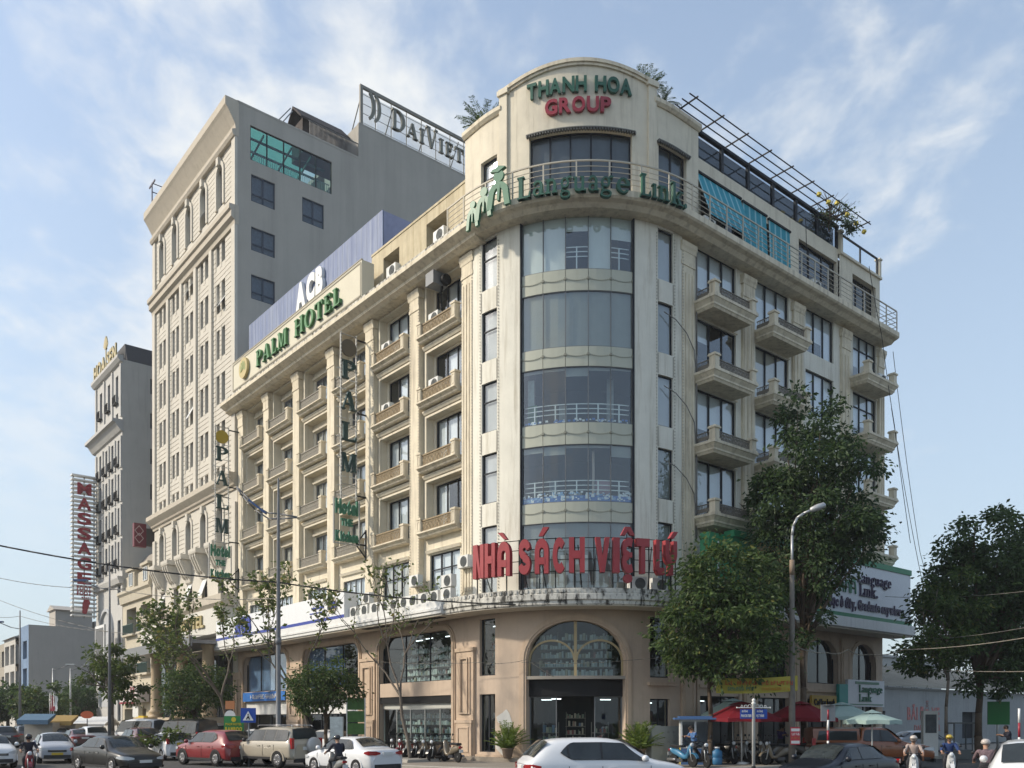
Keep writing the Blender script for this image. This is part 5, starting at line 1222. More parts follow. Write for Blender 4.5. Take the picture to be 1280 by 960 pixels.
# hotel canopy, sign and portico
c = MB(front); c.sweep([(-.1, 10.7), (1.0, 10.75), (1.25, 11.0), (1.25, 11.6), (-.1, 11.7)], 0.1, W_+0.6); c.build('canopy', tw_t, T)
e = empty('hotel_sign', LP(29.87, 0), AL, 'white fascia with gold hotel letters over the portico', 'sign')
c = MB(front); c.box(0.3, W_+0.3, 0.2, 1.15, 8.7, 10.68); c.build('panel', mat('fascia_cream', (0.6, 0.58, 0.52), 0.6, var=0.05), e)
text_line('DAI VIET HOTEL', 0.9, 0.14, mat('gold_letter', (0.46, 0.37, 0.17), 0.45, 0.5), e, (15.8, 1.25, 9.35), pi, 1.0, bold=0.03, gap=0.12, fit=12.2)
for x in (0.8, 6.5, 13):
  for d_ in (0.0, 0.9):
    c = MB(front); c.lathe([(0.62, 0.1), (0.62, 0.25), (0.5, 0.3), (0.6, 0.5), (0.62, 0.65), (0.48, 0.8), (0.45, 1.1), (0.42, 3.5), (0.4, 5.3), (0.5, 5.4), (0.55, 5.7)], 16, (x+d_, 1.9-d_*0.3, 2.2)); c.build('column', mat('column_stone', (0.42, 0.32, 0.20), 0.6, var=0.08), T)
c = MB(front)
for x in (1.2, 6.9, 13.4): c.box(x-1.3, x+1.3, 0.8, 3.0, 0.1, 1.7); c.sweep([(0.7, 1.7), (3.1, 1.7), (3.25, 1.95), (3.25, 2.3), (0.7, 2.3)], x-1.45, x+1.45)
c.build('column_pedestal', mat('pedestal_stone', (0.46, 0.38, 0.27), 0.7, var=0.08), T)
c = MB(front); c.box(0.0, W_-2, 0.3, 3.4, 7.75, 8.0); c.sweep([(3.4, 7.5), (3.55, 7.5), (3.55, 8.25), (3.4, 8.25)], 0, W_-2); c.build('porch_canopy', mat('porch_metal', (0.2, 0.2, 0.2), 0.4, 0.5, metal=0.4), T)

for a in (0.9, 6.6, 12.3): window(T, front, a, a+5.4, 0.15, 7.2, 0.06, 4, 0.5, frame_d, g_dark, [1, 1, 1, 1], dark_in, name='entrance_glazing', bo=0.05)
# ------------------------------------------------------------------ narrow cream house between the hotels
hs_w = mat('house_cream', (0.52, 0.47, 0.37), 0.85, 0.2, var=0.1, vscale=1.2, streak=0.3, stain=(0.25, 0.2, 0.14))
N_ = empty('narrow_house', LP(49.55, 0), AL, 'low cream house with balconies squeezed between two hotels', 'building')
ops = [(1.2, 4.2, 10.6, 13.2), (5.6, 8.8, 10.6, 13.2), (1.2, 4.2, 6.6, 9.2), (5.6, 8.8, 6.6, 9.2), (2.5, 5.5, .2, 3.2), (6.5, 9.5, .2, 3.2)]
c = MB(front); c.wall(0, 10.2, 0.1, 14.7, ops, o=-0.02, depth=0.9); c.sweep([(-.1, 13.7), (.25, 13.8), (.35, 14.5), (.55, 14.7), (.55, 14.95), (-.1, 14.95)], 0, 10.2)
c.box(0, 10.2, -3, -0.3, 14.95, 16.6); c.build('wall', hs_w, N_)
c = MB(); c.prismz([(0, -0.95), (10.2, -0.95), (10.2, -20), (0, -20)], 0.1, 14.9); c.build('inner_wall', hs_w, N_)
c = MB(front); c.sweep([(-0.3, 16.0), (-2.2, 19.0), (-10, 19.0), (-10, 16)], 0, 10.2); c.build('roof', mat('house_roof', (0.30, 0.27, 0.23), 0.9, var=0.1), N_)
for x in (2.6, 7.2):
    c = MB(front); c.box(x-1.0, x+1.0, -1.6, 0.0, 15.0, 16.9); c.box(x-1.2, x+1.2, -1.8, 0.2, 16.9, 17.15); c.build('dormer', hs_w, N_); window(N_, front, x-0.6, x+0.6, 15.4, 16.7, 0.08, 2, None, sash, g_clear, [1, 1], blind_w)
for a, b, z0, z1 in ops:
    window(N_, front, a+0.3, b-0.3, z0, z1-0.1, -0.8, 3, None, frame_g, g_dark, [1, 1, 1], curtain_g)
    if z0 > 5:
        c = MB(front); c.box(a-0.2, b+0.2, -0.3, 0.4, z0-0.2, z0); c.build('balcony_slab', hs_w, N_); c = MB(front)
        for i in range(14): x = a+(b-a)*i/13; c.box(x-0.03, x+0.03, 0.3, 0.36, z0, z0+0.9)
        c.box(a-0.1, b+0.1, 0.28, 0.38, z0+0.9, z0+0.97); c.build('balcony_rail', mat('rail_green', (0.04, 0.08, 0.07), 0.6), N_)
for k, (lab, a, b, z0, z1, mm, cat) in enumerate((('white and red shop sign on the narrow house', 4.2, 9.4, 3.7, 5.0, (0.6, 0.55, 0.53), 'sign'), ('pale box sign with red lattice logo', 1.2, 4.0, 3.8, 5.3, (0.5, 0.45, 0.42), 'sign'), ('small white notice board under the red logo sign', 3.2, 5.0, 2.4, 3.4, (0.65, 0.65, 0.62), 'sign'), ('small yellow notice board over the house door', 1.6, 3.9, 1.9, 2.5, (0.6, 0.42, 0.02), 'sign'))):
    e = empty('wall_sign', LP(49.55, 0), AL, lab, cat); c = MB(front); c.box(a, b, 0.1, 0.5 if k != 1 else 1.2, z0, z1); c.build('panel', mat('wall_sign_%d' % k, mm, 0.6), e)
    c = MB(front)
    if k == 0: c.box(a, b, 0.5, 0.53, z0, z0+0.18); [c.box(a+x, a+x+0.16, 0.5, 0.53, z0+0.4, z1-0.2) for x in (0.6, 3.2)]; c.build('mark', dred_s, e)
    if k == 1:
        for P in chain([(2.0, 4.2), (3.2, 5.2)], .16)+chain([(2.0, 5.2), (3.2, 4.2)], .16)+rc(2.0, 3.2, 4.2, 4.3)+rc(2.0, 3.2, 5.1, 5.2)+rc(2, 2.1, 4.3, 5.1)+rc(3.1, 3.2, 4.3, 5.1): c.prism(P, 1.2, 1.23)
        c.build('mark', dred_s, e)
e = empty('blade_board', LP(51.5, 0), AL, 'dark red blade sign with diamond logo above the narrow house', 'sign')
c = MB(); c.box(-0.25, 0.25, 0.2, 1.3, 18.4, 20.6); c.build('panel', mat('blade_red', (0.14, 0.02, 0.03), 0.5), e); c = MB()
for z in (19.2, 19.9): 
    for P in ring(0.85, z, .42, .5, .07, .09, 0, 360, 4): 
        c.face([c.pt(-0.26, y, zz) for y, zz in P])
c.build('mark', mat('mark_pale', (0.5, 0.4, 0.38), 0.5), e); c = MB(); c.box(-0.3, 0.3, -1.2, 0.2, 18.6, 20.2); c.build('drum', mat('drum_dark', (0.08, 0.07, 0.06), 0.8), e)

# ------------------------------------------------------------------ slim white hotel further along
wh = mat('white_hotel', (0.50, 0.49, 0.465), 0.85, 0.2, var=0.08, vscale=1.0, streak=0.3, stain=(0.28, 0.26, 0.23)); wh_s = mat('white_hotel_side', (0.56, 0.54, 0.49), 0.9, 0.2, var=0.08, vscale=0.5, streak=0.3, stain=(0.2, 0.19, 0.17))
H = empty('white_hotel', LP(59.8, 0), AL, 'slim pale hotel with dark mansard roof beyond the beige tower', 'building')
ops = []
for b in (1.9, 4.9, 8.0): ops.append((b-0.45, b+0.45, 34.9, 37.8)); ops.append((b-.45, b+.45, 32.9, 33.9))
for b in (1.3, 3.6, 5.9, 8.3):
    for z in (28.4, 24.9, 21.4, 17.9): ops.append((b-0.4, b+0.4, z, z+2.6))
for z in (14, 10, 6, 2): ops.append((0.6, 1.7, z, z+2.4))
c = MB(front); c.wall(0, 10.0, 0.1, 39.0, ops, o=0, depth=0.3)
for b in (0.25, 3.4, 6.45, 9.7): c.box(b-0.2, b+0.2, -0.01, 0.15, 33.2, 38.6)
for b in (0.3, 2.45, 4.75, 7.1, 9.7):
    for z in (17.5, 21, 24.5, 28): c.box(b-0.22, b+0.22, -0.01, 0.14, z, z+3.2)
c.build('front_wall', wh, H)
c = MB(front); c.sweep([(-.1, 38.7), (.25, 38.8), (.5, 39.1), (.5, 39.4), (-.1, 39.4)], -0.1, 10.2); c.build('cornice', wh, H); c = MB(front); c.sweep([(-.1, 31.6), (.2, 31.7), (.7, 32.4), (1.0, 32.5), (1.0, 32.8), (-.1, 32.8)], -0.1, 10.8); c.build('cornice', wh, H); c = MB(front); c.sweep([(-.1, 16.0), (.3, 16.1), (.5, 16.6), (.5, 16.8), (-.1, 16.8)], -0.1, 10.2); c.build('cornice', wh, H)
for a, b, z0, z1 in ops:
    window(H, front, a, b, z0, z1, -0.2, 2, None, frame_d, g_dark, [1, 0], blind_w, fw=0.07)
    if z0 > 17 and z1-z0 > 2: c = MB(front); c.box(a-0.12, b+0.12, 0.0, 0.35, z0-0.12, z0); [c.box(a-0.1+i*0.16, a-0.06+i*0.16, 0.3, 0.34, z0, z0+0.7) for i in range(8)]; c.box(a-0.12, b+0.12, 0.28, 0.36, z0+0.7, z0+0.76); c.build('window_balcony', black, H)
c = MB(front); arch_hood(c, 5.6, 2.2, 11.5, 0.25, 0.3, False, 3.5); c.poly([(3.4, 0.03, 3.5), (7.8, 0.03, 3.5), (7.8, 0.03, 11.5), (5.6, 0.03, 13.7), (3.4, 0.03, 11.5)]); c.build('entrance_arch', mat('arch_pale', (0.45, 0.46, 0.47), 0.7), H)
c = MB(side); c.wall(0, 26, 0.1, 39.0, [(2.75, 3.9, z, z+1.6) for z in (36.1, 32.5, 28.8, 25.1, 21.4)], o=0.01, depth=0.2); c.build('side_wall', wh_s, H)
for z in (36.1, 32.5, 28.8, 25.1, 21.4): window(H, side, 2.75, 3.9, z, z+1.6, -0.1, 1, None, frame_d, g_dark, [1], curtain_g)
c = MB(); c.prismz([(0.5, -0.6), (10, -0.6), (10, -26), (0.5, -26)], 0.1, 38.9); c.build('inner_wall', dark_in, H)
c = MB(side); c.sweep([(0, 39.0), (-0.9, 41.0), (-9.5, 41.0), (-10, 39.0)], 0.5, 26); c.build('mansard_roof', mat('slate_roof', (0.045, 0.045, 0.05), 0.7, var=0.15), H)
e = empty('lotus_sign', LP(59.8, 0), AL, 'gold rooftop letters with a lotus emblem on the slim pale hotel', 'sign')
text_line('HOA SEN', 1.5, 0.15, MATS['gold_letter'], e, (9.6, 0.3, 39.4), pi, 0.9, bold=0.03, fit=8.6)
c = MB(front)
for i in range(7): a = radians(30+20*i); x, z = 4.8-1.1*cos(a)*0.55, 41.4+1.5*sin(a); c.prism([(4.8-.2, 41.5), (x-.25, 41.5+(z-41.5)*.6), (x, z), (x+.25, 41.5+(z-41.5)*.6), (5.0, 41.5)], 0.28-0.01*i, 0.34+0.01*i)
c.box(4.7, 4.9, 0.28, 0.36, 39.4, 41.6); c.build('emblem', MATS['gold_letter'], e)
# vertical massage sign
e = empty('massage_sign', LP(69.3, 0), AL, 'tall white slatted blade sign with red vertical MASSAGE letters', 'sign', None)
c = MB(); z = 13.4
while z < 28.6: c.box(-0.9, 0.0, 0.25, 2.75, z, z+0.14); z += 0.46
c.build('slat', whitemetal, e)
c = MB(); [c.box(-0.5, -0.4, y, y+0.1, 13.2, 28.8) for y in (0.4, 1.4, 2.5)]; [c.box(-.5, -.4, -.2, .4, z, z+.12) for z in (14, 18, 22, 26, 28.3)]; c.build('frame', fg, e)
zz = 26.6
for ch in 'MASSAGE': letter(ch, 1.2, 0.14, dred_s, e, (-0.98, 1.55, zz), -pi/2, 1.4/(glyph(ch, 0.14/2/1.2, 0.03)[2]*1.2), bold=0.03); zz -= 1.62
for z in (15.95, 16.3+0.2): text_line('FOOT', 0.42, 0.06, dred_s, e, (-0.97, 2.3, z-0.3), -pi/2, 1, bold=0.05, fit=1.45)
c = MB(side); c.prism([(-1.75, 13.7), (-1.35, 13.6), (-1.15, 14.3), (-0.95, 14.9), (-1.1, 15.25), (-1.6, 15.2), (-1.75, 14.6)], 0.92, 1.02)
for i in range(5): c.prism([(-1.75+i*.2-.08, 15.32+.02*i), (-1.75+i*.2+.06, 15.32+.02*i), (-1.75+i*.2+.06, 15.48), (-1.75+i*.2-.08, 15.48)], 0.92, 1.0)
c.build('footprint', dred_s, e)

# ------------------------------------------------------------------ far block on the left
fw_ = mat('far_grey_wall', (0.42, 0.39, 0.35), 0.9, 0.2, var=0.08, vscale=0.4, streak=0.25, stain=(0.25, 0.23, 0.2)); fbl = mat('far_blue_wall', (0.16, 0.24, 0.36), 0.8, var=0.2, vscale=0.6)
Fh = empty('grey_row_house', LP(106, 0), AL, 'plain grey-walled house with a rooftop stair box at far left', 'building')
c = MB(side); c.wall(0, 22, 0.1, 15.8, (), o=0); c.build('side_wall', fw_, Fh)
c = MB(front); ops = [(1.2, 4, 3+4*k, 5.6+4*k) for k in range(3)]; c.wall(0, 6, 0.1, 15.8, ops, o=0, depth=0.8); c.build('front_wall', fbl, Fh)
c = MB(); c.prismz([(.3, -.9), (6, -.9), (6, -22), (.3, -22)], 0.1, 15.7); c.build('core', fw_, Fh)
c = MB(side); c.box(3.6, 8.6, -4.6, -0.6, 15.7, 18.3); c.sweep([(-.2, 18.3), (-2.6, 19.1), (-5, 18.3)], 3.3, 8.8); c.box(9, 11, -3, -1, 15.7, 17.0); c.build('stair_box', fw_, Fh)
for a, b, z0, z1 in ops: window(Fh, front, a, b, z0, z1, -0.5, 2, None, frame_g, g_dark)
F2 = empty('pale_row_house', LP(112.2, 0), AL, 'pale row house with deep balconies at the left edge', 'building')
c = MB(front); ops = [(x, x+3.2, 2.5+4*k, 5.4+4*k) for k in range(3) for x in (0.8, 5.0)]; c.wall(0, 9, 0.1, 14.6, ops, o=0.6, depth=1.5); c.build('front_wall', mat('far_pale_wall', (0.5, 0.48, 0.44), 0.9, var=0.1), F2); c = MB(); c.prismz([(0, -.95), (9, -.95), (9, -20), (0, -20)], 0.1, 15); c.build('core', fw_, F2)
for a, b, z0, z1 in ops: window(F2, front, a+.3, b-.3, z0, z1, -0.8, 2, None, frame_g, g_dark)
c = MB(front); c.sweep([(1, 14.4), (-3, 16), (-9, 16), (-9, 14.4)], 0, 9); c.build('roof', MATS['house_roof'], F2)
F3 = empty('brown_row_house', LP(121.6, 0), AL, 'brownish row house cut by the left edge of the view', 'building')
c = MB(front); ops = [(x, x+2.6, 2.5+4*k, 5.0+4*k) for k in range(3) for x in (1, 5, 9)]; c.wall(0, 14, 0.1, 14.2, ops, o=0.3, depth=0.6); c.build('front_wall', mat('far_brown_wall', (0.36, 0.32, 0.26), 0.9, var=0.1), F3); c = MB(); c.prismz([(0, -.4), (14, -.4), (14, -20), (0, -20)], 0.1, 14); c.build('core', fw_, F3)
for a, b, z0, z1 in ops: window(F3, front, a, b, z0, z1, -0.2, 2, None, frame_g, g_dark)

# ------------------------------------------------------------------ right: low parking yard wall and pale blocks behind
yw = mat('yard_shaded_white', (0.30, 0.31, 0.31), 0.9, 0.2, var=0.12, vscale=0.7, streak=0.5, stain=(0.15, 0.15, 0.14))  # white wall toned down to grey, street shade put into its colour
Y = empty('parking_building', RP(22.5, -6), AL+pi/2, 'low white parking building with corrugated roof behind the right trees', 'building')
def yp(q, o): return (-q, o)
yp.flat = True
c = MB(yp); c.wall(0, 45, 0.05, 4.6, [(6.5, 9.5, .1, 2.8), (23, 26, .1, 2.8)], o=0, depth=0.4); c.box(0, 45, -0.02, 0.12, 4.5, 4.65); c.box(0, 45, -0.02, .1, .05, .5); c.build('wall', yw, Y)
c = MB(yp); q = -0.3
while q < 45: c.sweep([(0.5, 4.7), (0.5, 4.76), (-9, 7.4), (-9, 7.34)], q, q+0.3); c.sweep([(0.5, 4.74), (0.5, 4.8), (-9, 7.44), (-9, 7.38)], q+0.3, q+0.42); q += 0.42
c.build('roof_sheet', mat('yard_roof', (0.34, 0.32, 0.27), 0.6, 0.4, var=0.2, vscale=0.6), Y)
c = MB(yp); c.box(0, 45, -9, -0.45, 0.05, 4.4); c.build('inner_wall', dark_in, Y)
text_line('BÃI ĐỖ XE', 0.95, 0.03, mat('faded_red', (0.42, 0.16, 0.15), 0.8), Y, (-13.0, 0.02, 2.15), pi, 1.0, bold=0.03, fit=5.6)
text_line('DAIVIET HOTEL', 0.5, 0.03, MATS['faded_red'], Y, (-14.2, 0.02, 1.2), pi, 1.0, bold=0.0, fit=4.6)
c = MB(yp); c.prism([(15.4, .7), (16.3, 1.0), (16.3, .82), (17.9, .82), (17.9, .58), (16.3, .58), (16.3, .4)], 0.0, 0.02); c.build('arrow', fb, Y)
for k, (s, o, w, d, h, col) in enumerate(((20, -22, 11, 12, 13.2, (0.62, 0.64, 0.66)), (31.5, -24, 14, 12, 11.5, (0.44, 0.50, 0.60)), (47, -20, 26, 14, 9, (0.40, 0.40, 0.38)))):
    e = empty('pale_block', RP(s, o), AL+pi/2, ('tall white block just right of the corner building', 'pale blue block behind the parking yard roof', 'grey block hidden behind the right-hand trees')[k], 'building')
    c = MB(yp); c.box(0, w, -d, 0, 0, h); c.box(-0.2, w+0.2, -d, 0.2, h, h+0.25); c.build('wall', mat('pale_block_%d' % k, col, 0.85, var=0.06, vscale=0.4, streak=0.2), e)
    for i in range(int(w/3.5)):
        for z in (2.2, 5.6, 9.0):
            if z+1.6 < h and k > 0: window(e, yp, 1+i*3.5, 2.4+i*3.5, z, z+1.5, 0.06, 2, None, frame_g, g_dark)
# ------------------------------------------------------------------ trees and plants
bark = mat('bark', (0.10, 0.075, 0.055), 0.95, 0.1, var=0.3, vscale=6, bump=0.5, bscale=20)
bark_g = mat('grey_bark', (0.16, 0.135, 0.11), 0.95, 0.1, var=0.3, vscale=6, bump=0.5, bscale=20)
lf_dark = leafmat('leaf_dark', (0.024, 0.050, 0.018), (0.082, 0.135, 0.045), 0.4)
lf_mid = leafmat('leaf_mid', (0.030, 0.062, 0.018), (0.10, 0.155, 0.042), 0.42, (0.18, 0.17, 0.04), 0.07)
lf_sparse = leafmat('leaf_sparse', (0.065, 0.105, 0.03), (0.16, 0.20, 0.06), 0.45, (0.26, 0.21, 0.05), 0.12)
lf_light = leafmat('leaf_light', (0.04, 0.075, 0.012), (0.11, 0.15, 0.03), 0.4)
lf_pot = leafmat('leaf_pot', (0.07, 0.13, 0.015), (0.19, 0.25, 0.05), 0.4)
lf_palm = leafmat('leaf_palm', (0.03, 0.065, 0.015), (0.08, 0.12, 0.03), 0.3)
def leaf_into(V_, F_, p, d, l, w, r):
    """a folded leaf: two quads sharing the midrib"""
    d = d.normalized(); u = d.cross(Vector((r.uniform(-1, 1), r.uniform(-1, 1), r.uniform(-1, 1))))
    if u.length < 1e-3: u = Vector((1, 0, 0))
    u.normalize(); n = d.cross(u)*w*0.25; b = len(V_)
    V_ += [tuple(p), tuple(p+d*l*0.5+u*w*0.5+n), tuple(p+d*l), tuple(p+d*l*0.5-u*w*0.5+n)]
    F_.append((b, b+1, b+2, b+3))
def tree(name, label, base, trunk_h, trunk_r, clumps, leaves, lsize, lm_, bm_, seed, group=None, limbs=14, lean=(0, 0), sag=0.35, cat='tree', multi=1):
    """clumps: list of (x, y, z, rx, ry, rz) ellipsoids of foliage relative to the base"""
    r = random.Random(seed); e = empty(name, base, 0, label, cat, group)
    c = MB(); top = Vector((lean[0], lean[1], trunk_h))
    for k in range(multi):
        off = Vector((0, 0, 0)) if multi == 1 else Vector((r.uniform(-.15, .15), r.uniform(-.15, .15), 0))
        pts = [off+Vector((lean[0]*t+r.uniform(-.05, .05)*(t > 0), lean[1]*t+r.uniform(-.05, .05)*(t > 0), trunk_h*t)) for t in (0, .25, .5, .75, 1)]
        c.line(pts, trunk_r, 8, r2=trunk_r*0.62)
    tips = []
    tot = sum(a[3]*a[4]*a[5] for a in clumps)
    for i in range(limbs):
        q = r.choices(clumps, [a[3]*a[4]*a[5] for a in clumps])[0]
        tgt = Vector((q[0]+r.uniform(-.75, .75)*q[3], q[1]+r.uniform(-.75, .75)*q[4], q[2]+r.uniform(-.6, .8)*q[5]))
        st = top*r.uniform(0.72, 1.0); m1 = st.lerp(tgt, 0.4)+Vector((r.uniform(-.3, .3), r.uniform(-.3, .3), 0.25)); m2 = st.lerp(tgt, 0.72)+Vector((r.uniform(-.3, .3), r.uniform(-.3, .3), .15))
        c.line([st, m1, m2, tgt], trunk_r*0.42, 6, r2=0.015); tips.append(tgt)
        for j in range(3):
            t2 = m2+Vector((r.uniform(-1, 1), r.uniform(-1, 1), r.uniform(-.2, .9)))*0.9; c.line([m1.lerp(m2, r.random()), t2], 0.03, 5, r2=0.008); tips.append(t2)
    c.build('trunk', bm_, e)
    V_ = []; F_ = []
    nsub = max(6, int(leaves/110))
    for i in range(nsub):
        q = r.choices(clumps, [a[3]*a[4]*a[5] for a in clumps])[0]
        while True:
            d = Vector((r.uniform(-1, 1), r.uniform(-1, 1), r.uniform(-1, 1)))
            if 0.25 < d.length < 1 and (d.length > 0.6 or r.random() < 0.35): break
        cc = Vector((q[0]+d.x*q[3], q[1]+d.y*q[4], q[2]+d.z*q[5])); rs = r.uniform(0.30, 0.85)*min(1.0, (q[3]+q[4])/3.2); fl = r.uniform(.25, .5)
        for j in range(int(leaves/nsub)):
            v = Vector((r.gauss(0, .5), r.gauss(0, .5), r.gauss(0, fl)))*rs
            dr = v.normalized()+Vector((r.uniform(-.8, .8), r.uniform(-.8, .8), r.uniform(-.7, .3)-sag)) if v.length > 1e-4 else Vector((0, 0, -1))
            s = lsize*r.uniform(0.6, 1.25); leaf_into(V_, F_, cc+v, dr, s, s*0.52, r)
    me = bpy.data.meshes.new('crown'); me.from_pydata(V_, [], F_); me.materials.append(lm_); me.update()
    put('crown', me, e); return e
def sparse_tree(name, label, base, h, spread, r0, lm_, seed, nleaf=900, lsize=0.26, group=None, fork=0.35, bm_=None):
    r = random.Random(seed); e = empty(name, base, 0, label, 'tree', group); c = MB(); tips = []
    def grow(p, d, l, rad, lev):
        n = 3; q = p; dd = d.copy()
        for i in range(n):
            dd = (dd+Vector((r.uniform(-.22, .22), r.uniform(-.22, .22), r.uniform(-.02, .16)))).normalized(); q2 = q+dd*l/n
            c.tube(q, q2, rad*(1-i*.12), 6, rad*(1-(i+1)*.12), caps=False); q = q2
            if lev >= 2: tips.append((q.copy(), dd.copy()))
        if lev < 4:
            for k in range(2 if lev else 3):
                a = r.uniform(0, 2*pi); s_ = r.uniform(.45, .95)*spread
                grow(q, (dd+Vector((cos(a)*s_, sin(a)*s_, r.uniform(-.1, .35)))).normalized(), l*r.uniform(.62, .85), rad*.58, lev+1)
            if lev and r.random() < .6: grow(q, (dd+Vector((r.uniform(-.3, .3), r.uniform(-.3, .3), .2))).normalized(), l*.7, rad*.6, lev+1)
    grow(Vector((0, 0, 0)), Vector((r.uniform(-.08, .08), r.uniform(-.08, .08), 1)).normalized(), h*fork, r0, 0)
    c.build('trunk', bm_ or bark_g, e); V_ = []; F_ = []
    for i in range(nleaf):
        p, d = r.choice(tips); v = Vector((r.gauss(0, .14), r.gauss(0, .14), r.gauss(0, .12)))
        s = lsize*r.uniform(.6, 1.2); leaf_into(V_, F_, p+v, d*.4+Vector((r.uniform(-1, 1), r.uniform(-1, 1), r.uniform(-1, .4))), s, s*.55, r)
    me = bpy.data.meshes.new('crown'); me.from_pydata(V_, [], F_); me.materials.append(lm_); me.update(); put('crown', me, e); return e

tg = 'street trees along the pavement'
def AT(px, depth, z=0.15): return ((px-640)/1080*depth, depth, z)
# right side
tree('street_tree', 'round-crowned dark green tree before the green billboard, blue motorbike at its foot', AT(888, 37.5), 4.4, 0.12,
     [(0.3, 0, 6.0, 3.0, 2.6, 1.9), (0.9, 0, 4.7, 2.4, 2.2, 1.2), (-1.0, 0, 5.2, 1.5, 1.5, 1.2), (0.4, 0, 7.9, 1.9, 1.8, 1.7), (1.6, 0.3, 6.9, 1.6, 1.6, 1.6), (-0.4, -.3, 7.2, 1.3, 1.3, 1.2)], 16500, 0.24, lf_mid, bark, 3, tg, 22)
tree('street_tree', 'tall dark tree rising to the third storey beside the concrete lamp pole', AT(1004, 41), 7.0, 0.17,
     [(-0.2, 0, 9.0, 2.0, 2.2, 1.8), (0.7, 0, 11.6, 3.1, 2.6, 2.0), (0.3, 0, 14.2, 2.4, 2.2, 1.8), (0.5, 0, 16.3, 1.5, 1.4, 1.6), (1.9, 0, 10.8, 1.9, 1.8, 1.5), (1.0, 0, 9.3, 1.2, 1.4, 1.0), (-1.4, 0, 12.4, 1.3, 1.4, 1.7), (1.9, 0, 13.2, 1.9, 1.8, 2.0), (0.2, 0, 6.6, 1.4, 1.4, 1.2)], 23000, 0.245, lf_dark, bark, 5, tg, 30)
tree('street_tree', 'big dark spreading tree with thick trunk at the right edge', AT(1224, 44), 4.6, 0.21,
     [(0.5, 0, 8.8, 3.0, 3.0, 2.4), (-1.5, 0, 7.4, 1.7, 1.9, 1.9), (2.4, 0, 7.6, 3.0, 2.6, 2.6), (0.8, 0, 11.0, 2.4, 2.2, 1.6), (-2.6, -.2, 5.2, 1.7, 1.5, .9), (0.6, 0, 5.0, 3.4, 2.4, 1.5), (1.2, -.4, 3.9, 1.8, 1.4, .7), (3.2, -.4, 4.4, 2.0, 1.6, 1.3), (3.4, 0, 10.4, 1.8, 1.8, 1.6), (-0.9, 0, 9.8, 1.5, 1.6, 1.4)], 26000, 0.25, lf_dark, bark, 8, tg, 30)
tree('street_tree', 'slender tree with pale pole-like trunk before the big spreading tree', AT(1184, 42), 5.2, 0.09,
     [(-0.3, 0, 6.2, 1.4, 1.4, 1.5), (-1.0, 0, 5.0, 1.3, 1.2, 0.9), (0.4, 0, 7.8, 1.4, 1.3, 1.3)], 6000, 0.23, lf_mid, bark_g, 9, tg, 12)
tree('street_tree', 'dark tree cut by the right edge of the view', AT(1290, 47), 4.6, 0.34,
     [(0, 0, 8.2, 3.2, 2.6, 2.6), (-1.0, 0, 5.4, 2.6, 2.2, 1.4), (0.6, 0, 11, 2.2, 2, 1.6)], 15000, 0.25, lf_dark, bark, 10, tg, 18)
# left side
sparse_tree('sapling', 'thin half-bare tree in a kerbed bed before the shop window', AT(513, 40.8), 7.6, 0.8, 0.10, lf_sparse, 22, 420, 0.26, tg, 0.42)
sparse_tree('sapling', 'half-bare tree with yellowing leaves beside the grey lamp post', AT(392, 46), 8.4, 0.62, 0.11, lf_sparse, 31, 950, 0.30, tg, 0.40)
sparse_tree('sapling', 'half-bare tree with curved trunk between the two hotels', AT(284, 53), 8.6, 0.68, 0.13, lf_sparse, 44, 1000, 0.32, tg, 0.40)
sparse_tree('sapling', 'forked half-bare tree before the hotel portico', AT(208, 60), 8.2, 0.72, 0.15, lf_sparse, 52, 1250, 0.34, tg, 0.38)
tree('street_tree', 'loose green-yellow tree left of the portico before the slim hotel', AT(140, 62), 4.6, 0.17, [(-0.5, 0, 5.2, 2.4, 2.0, 1.1), (0.6, 0, 6.2, 2.0, 1.8, 1.2), (-1.2, 0, 6.5, 1.3, 1.2, .9), (0.9, 0, 4.2, 1.5, 1.4, .9)], 2600, 0.33, lf_light, bark_g, 61, tg, 18)
tree('clipped_tree', 'dense dark clipped tree before the hotel portico columns', AT(244, 57), 2.6, 0.14, [(0, 0, 3.8, 2.1, 1.9, 1.6), (0.5, 0, 4.6, 1.4, 1.4, 1.2), (-0.9, 0, 3.2, 1.2, 1.2, 1.0)], 7000, 0.22, lf_mid, bark, 71, tg, 12)
tree('clipped_tree', 'dense dark green tree before the bank windows', AT(407, 45.5), 2.4, 0.12, [(0, 0, 3.7, 1.7, 1.5, 1.2), (-0.7, 0, 3.3, 1.1, 1.1, 1.0), (0.9, 0, 3.4, 1.0, 1.0, .9), (0.3, 0, 4.5, 1.0, 1.0, .7)], 6500, 0.19, lf_mid, bark, 72, tg, 12)
for i, (px, d, h, w, lab) in enumerate(((10, 88, 5.6, 4.0, 'dark tree at the very left edge'), (50, 84, 6.2, 3.0, 'dark rounded tree left of the red and white flags'), (100, 96, 6.0, 4.2, 'broad dark tree behind the oval red sign'), (78, 110, 6.5, 4.5, 'dark tree behind the flag poles'))):
    tree('street_tree', lab, AT(px, d, 0), h*0.45, 0.22, [(0, 0, h*.68, w*.8, w*.7, h*.32), (w*.4, 0, h*.55, w*.5, w*.5, h*.25), (-w*.4, 0, h*.55, w*.5, w*.5, h*.25)], 3600, 0.42, lf_mid if i % 2 else lf_dark, bark, 80+i, 'far trees at the left', 8)
tree('shrub', 'pale green low shrub among the parked cars before the portico', AT(200, 45, 0.1), 0.7, 0.05, [(0, 0, 1.15, 1.2, .8, .42)], 900, 0.26, lf_light, bark, 90, None, 6, cat='shrub')
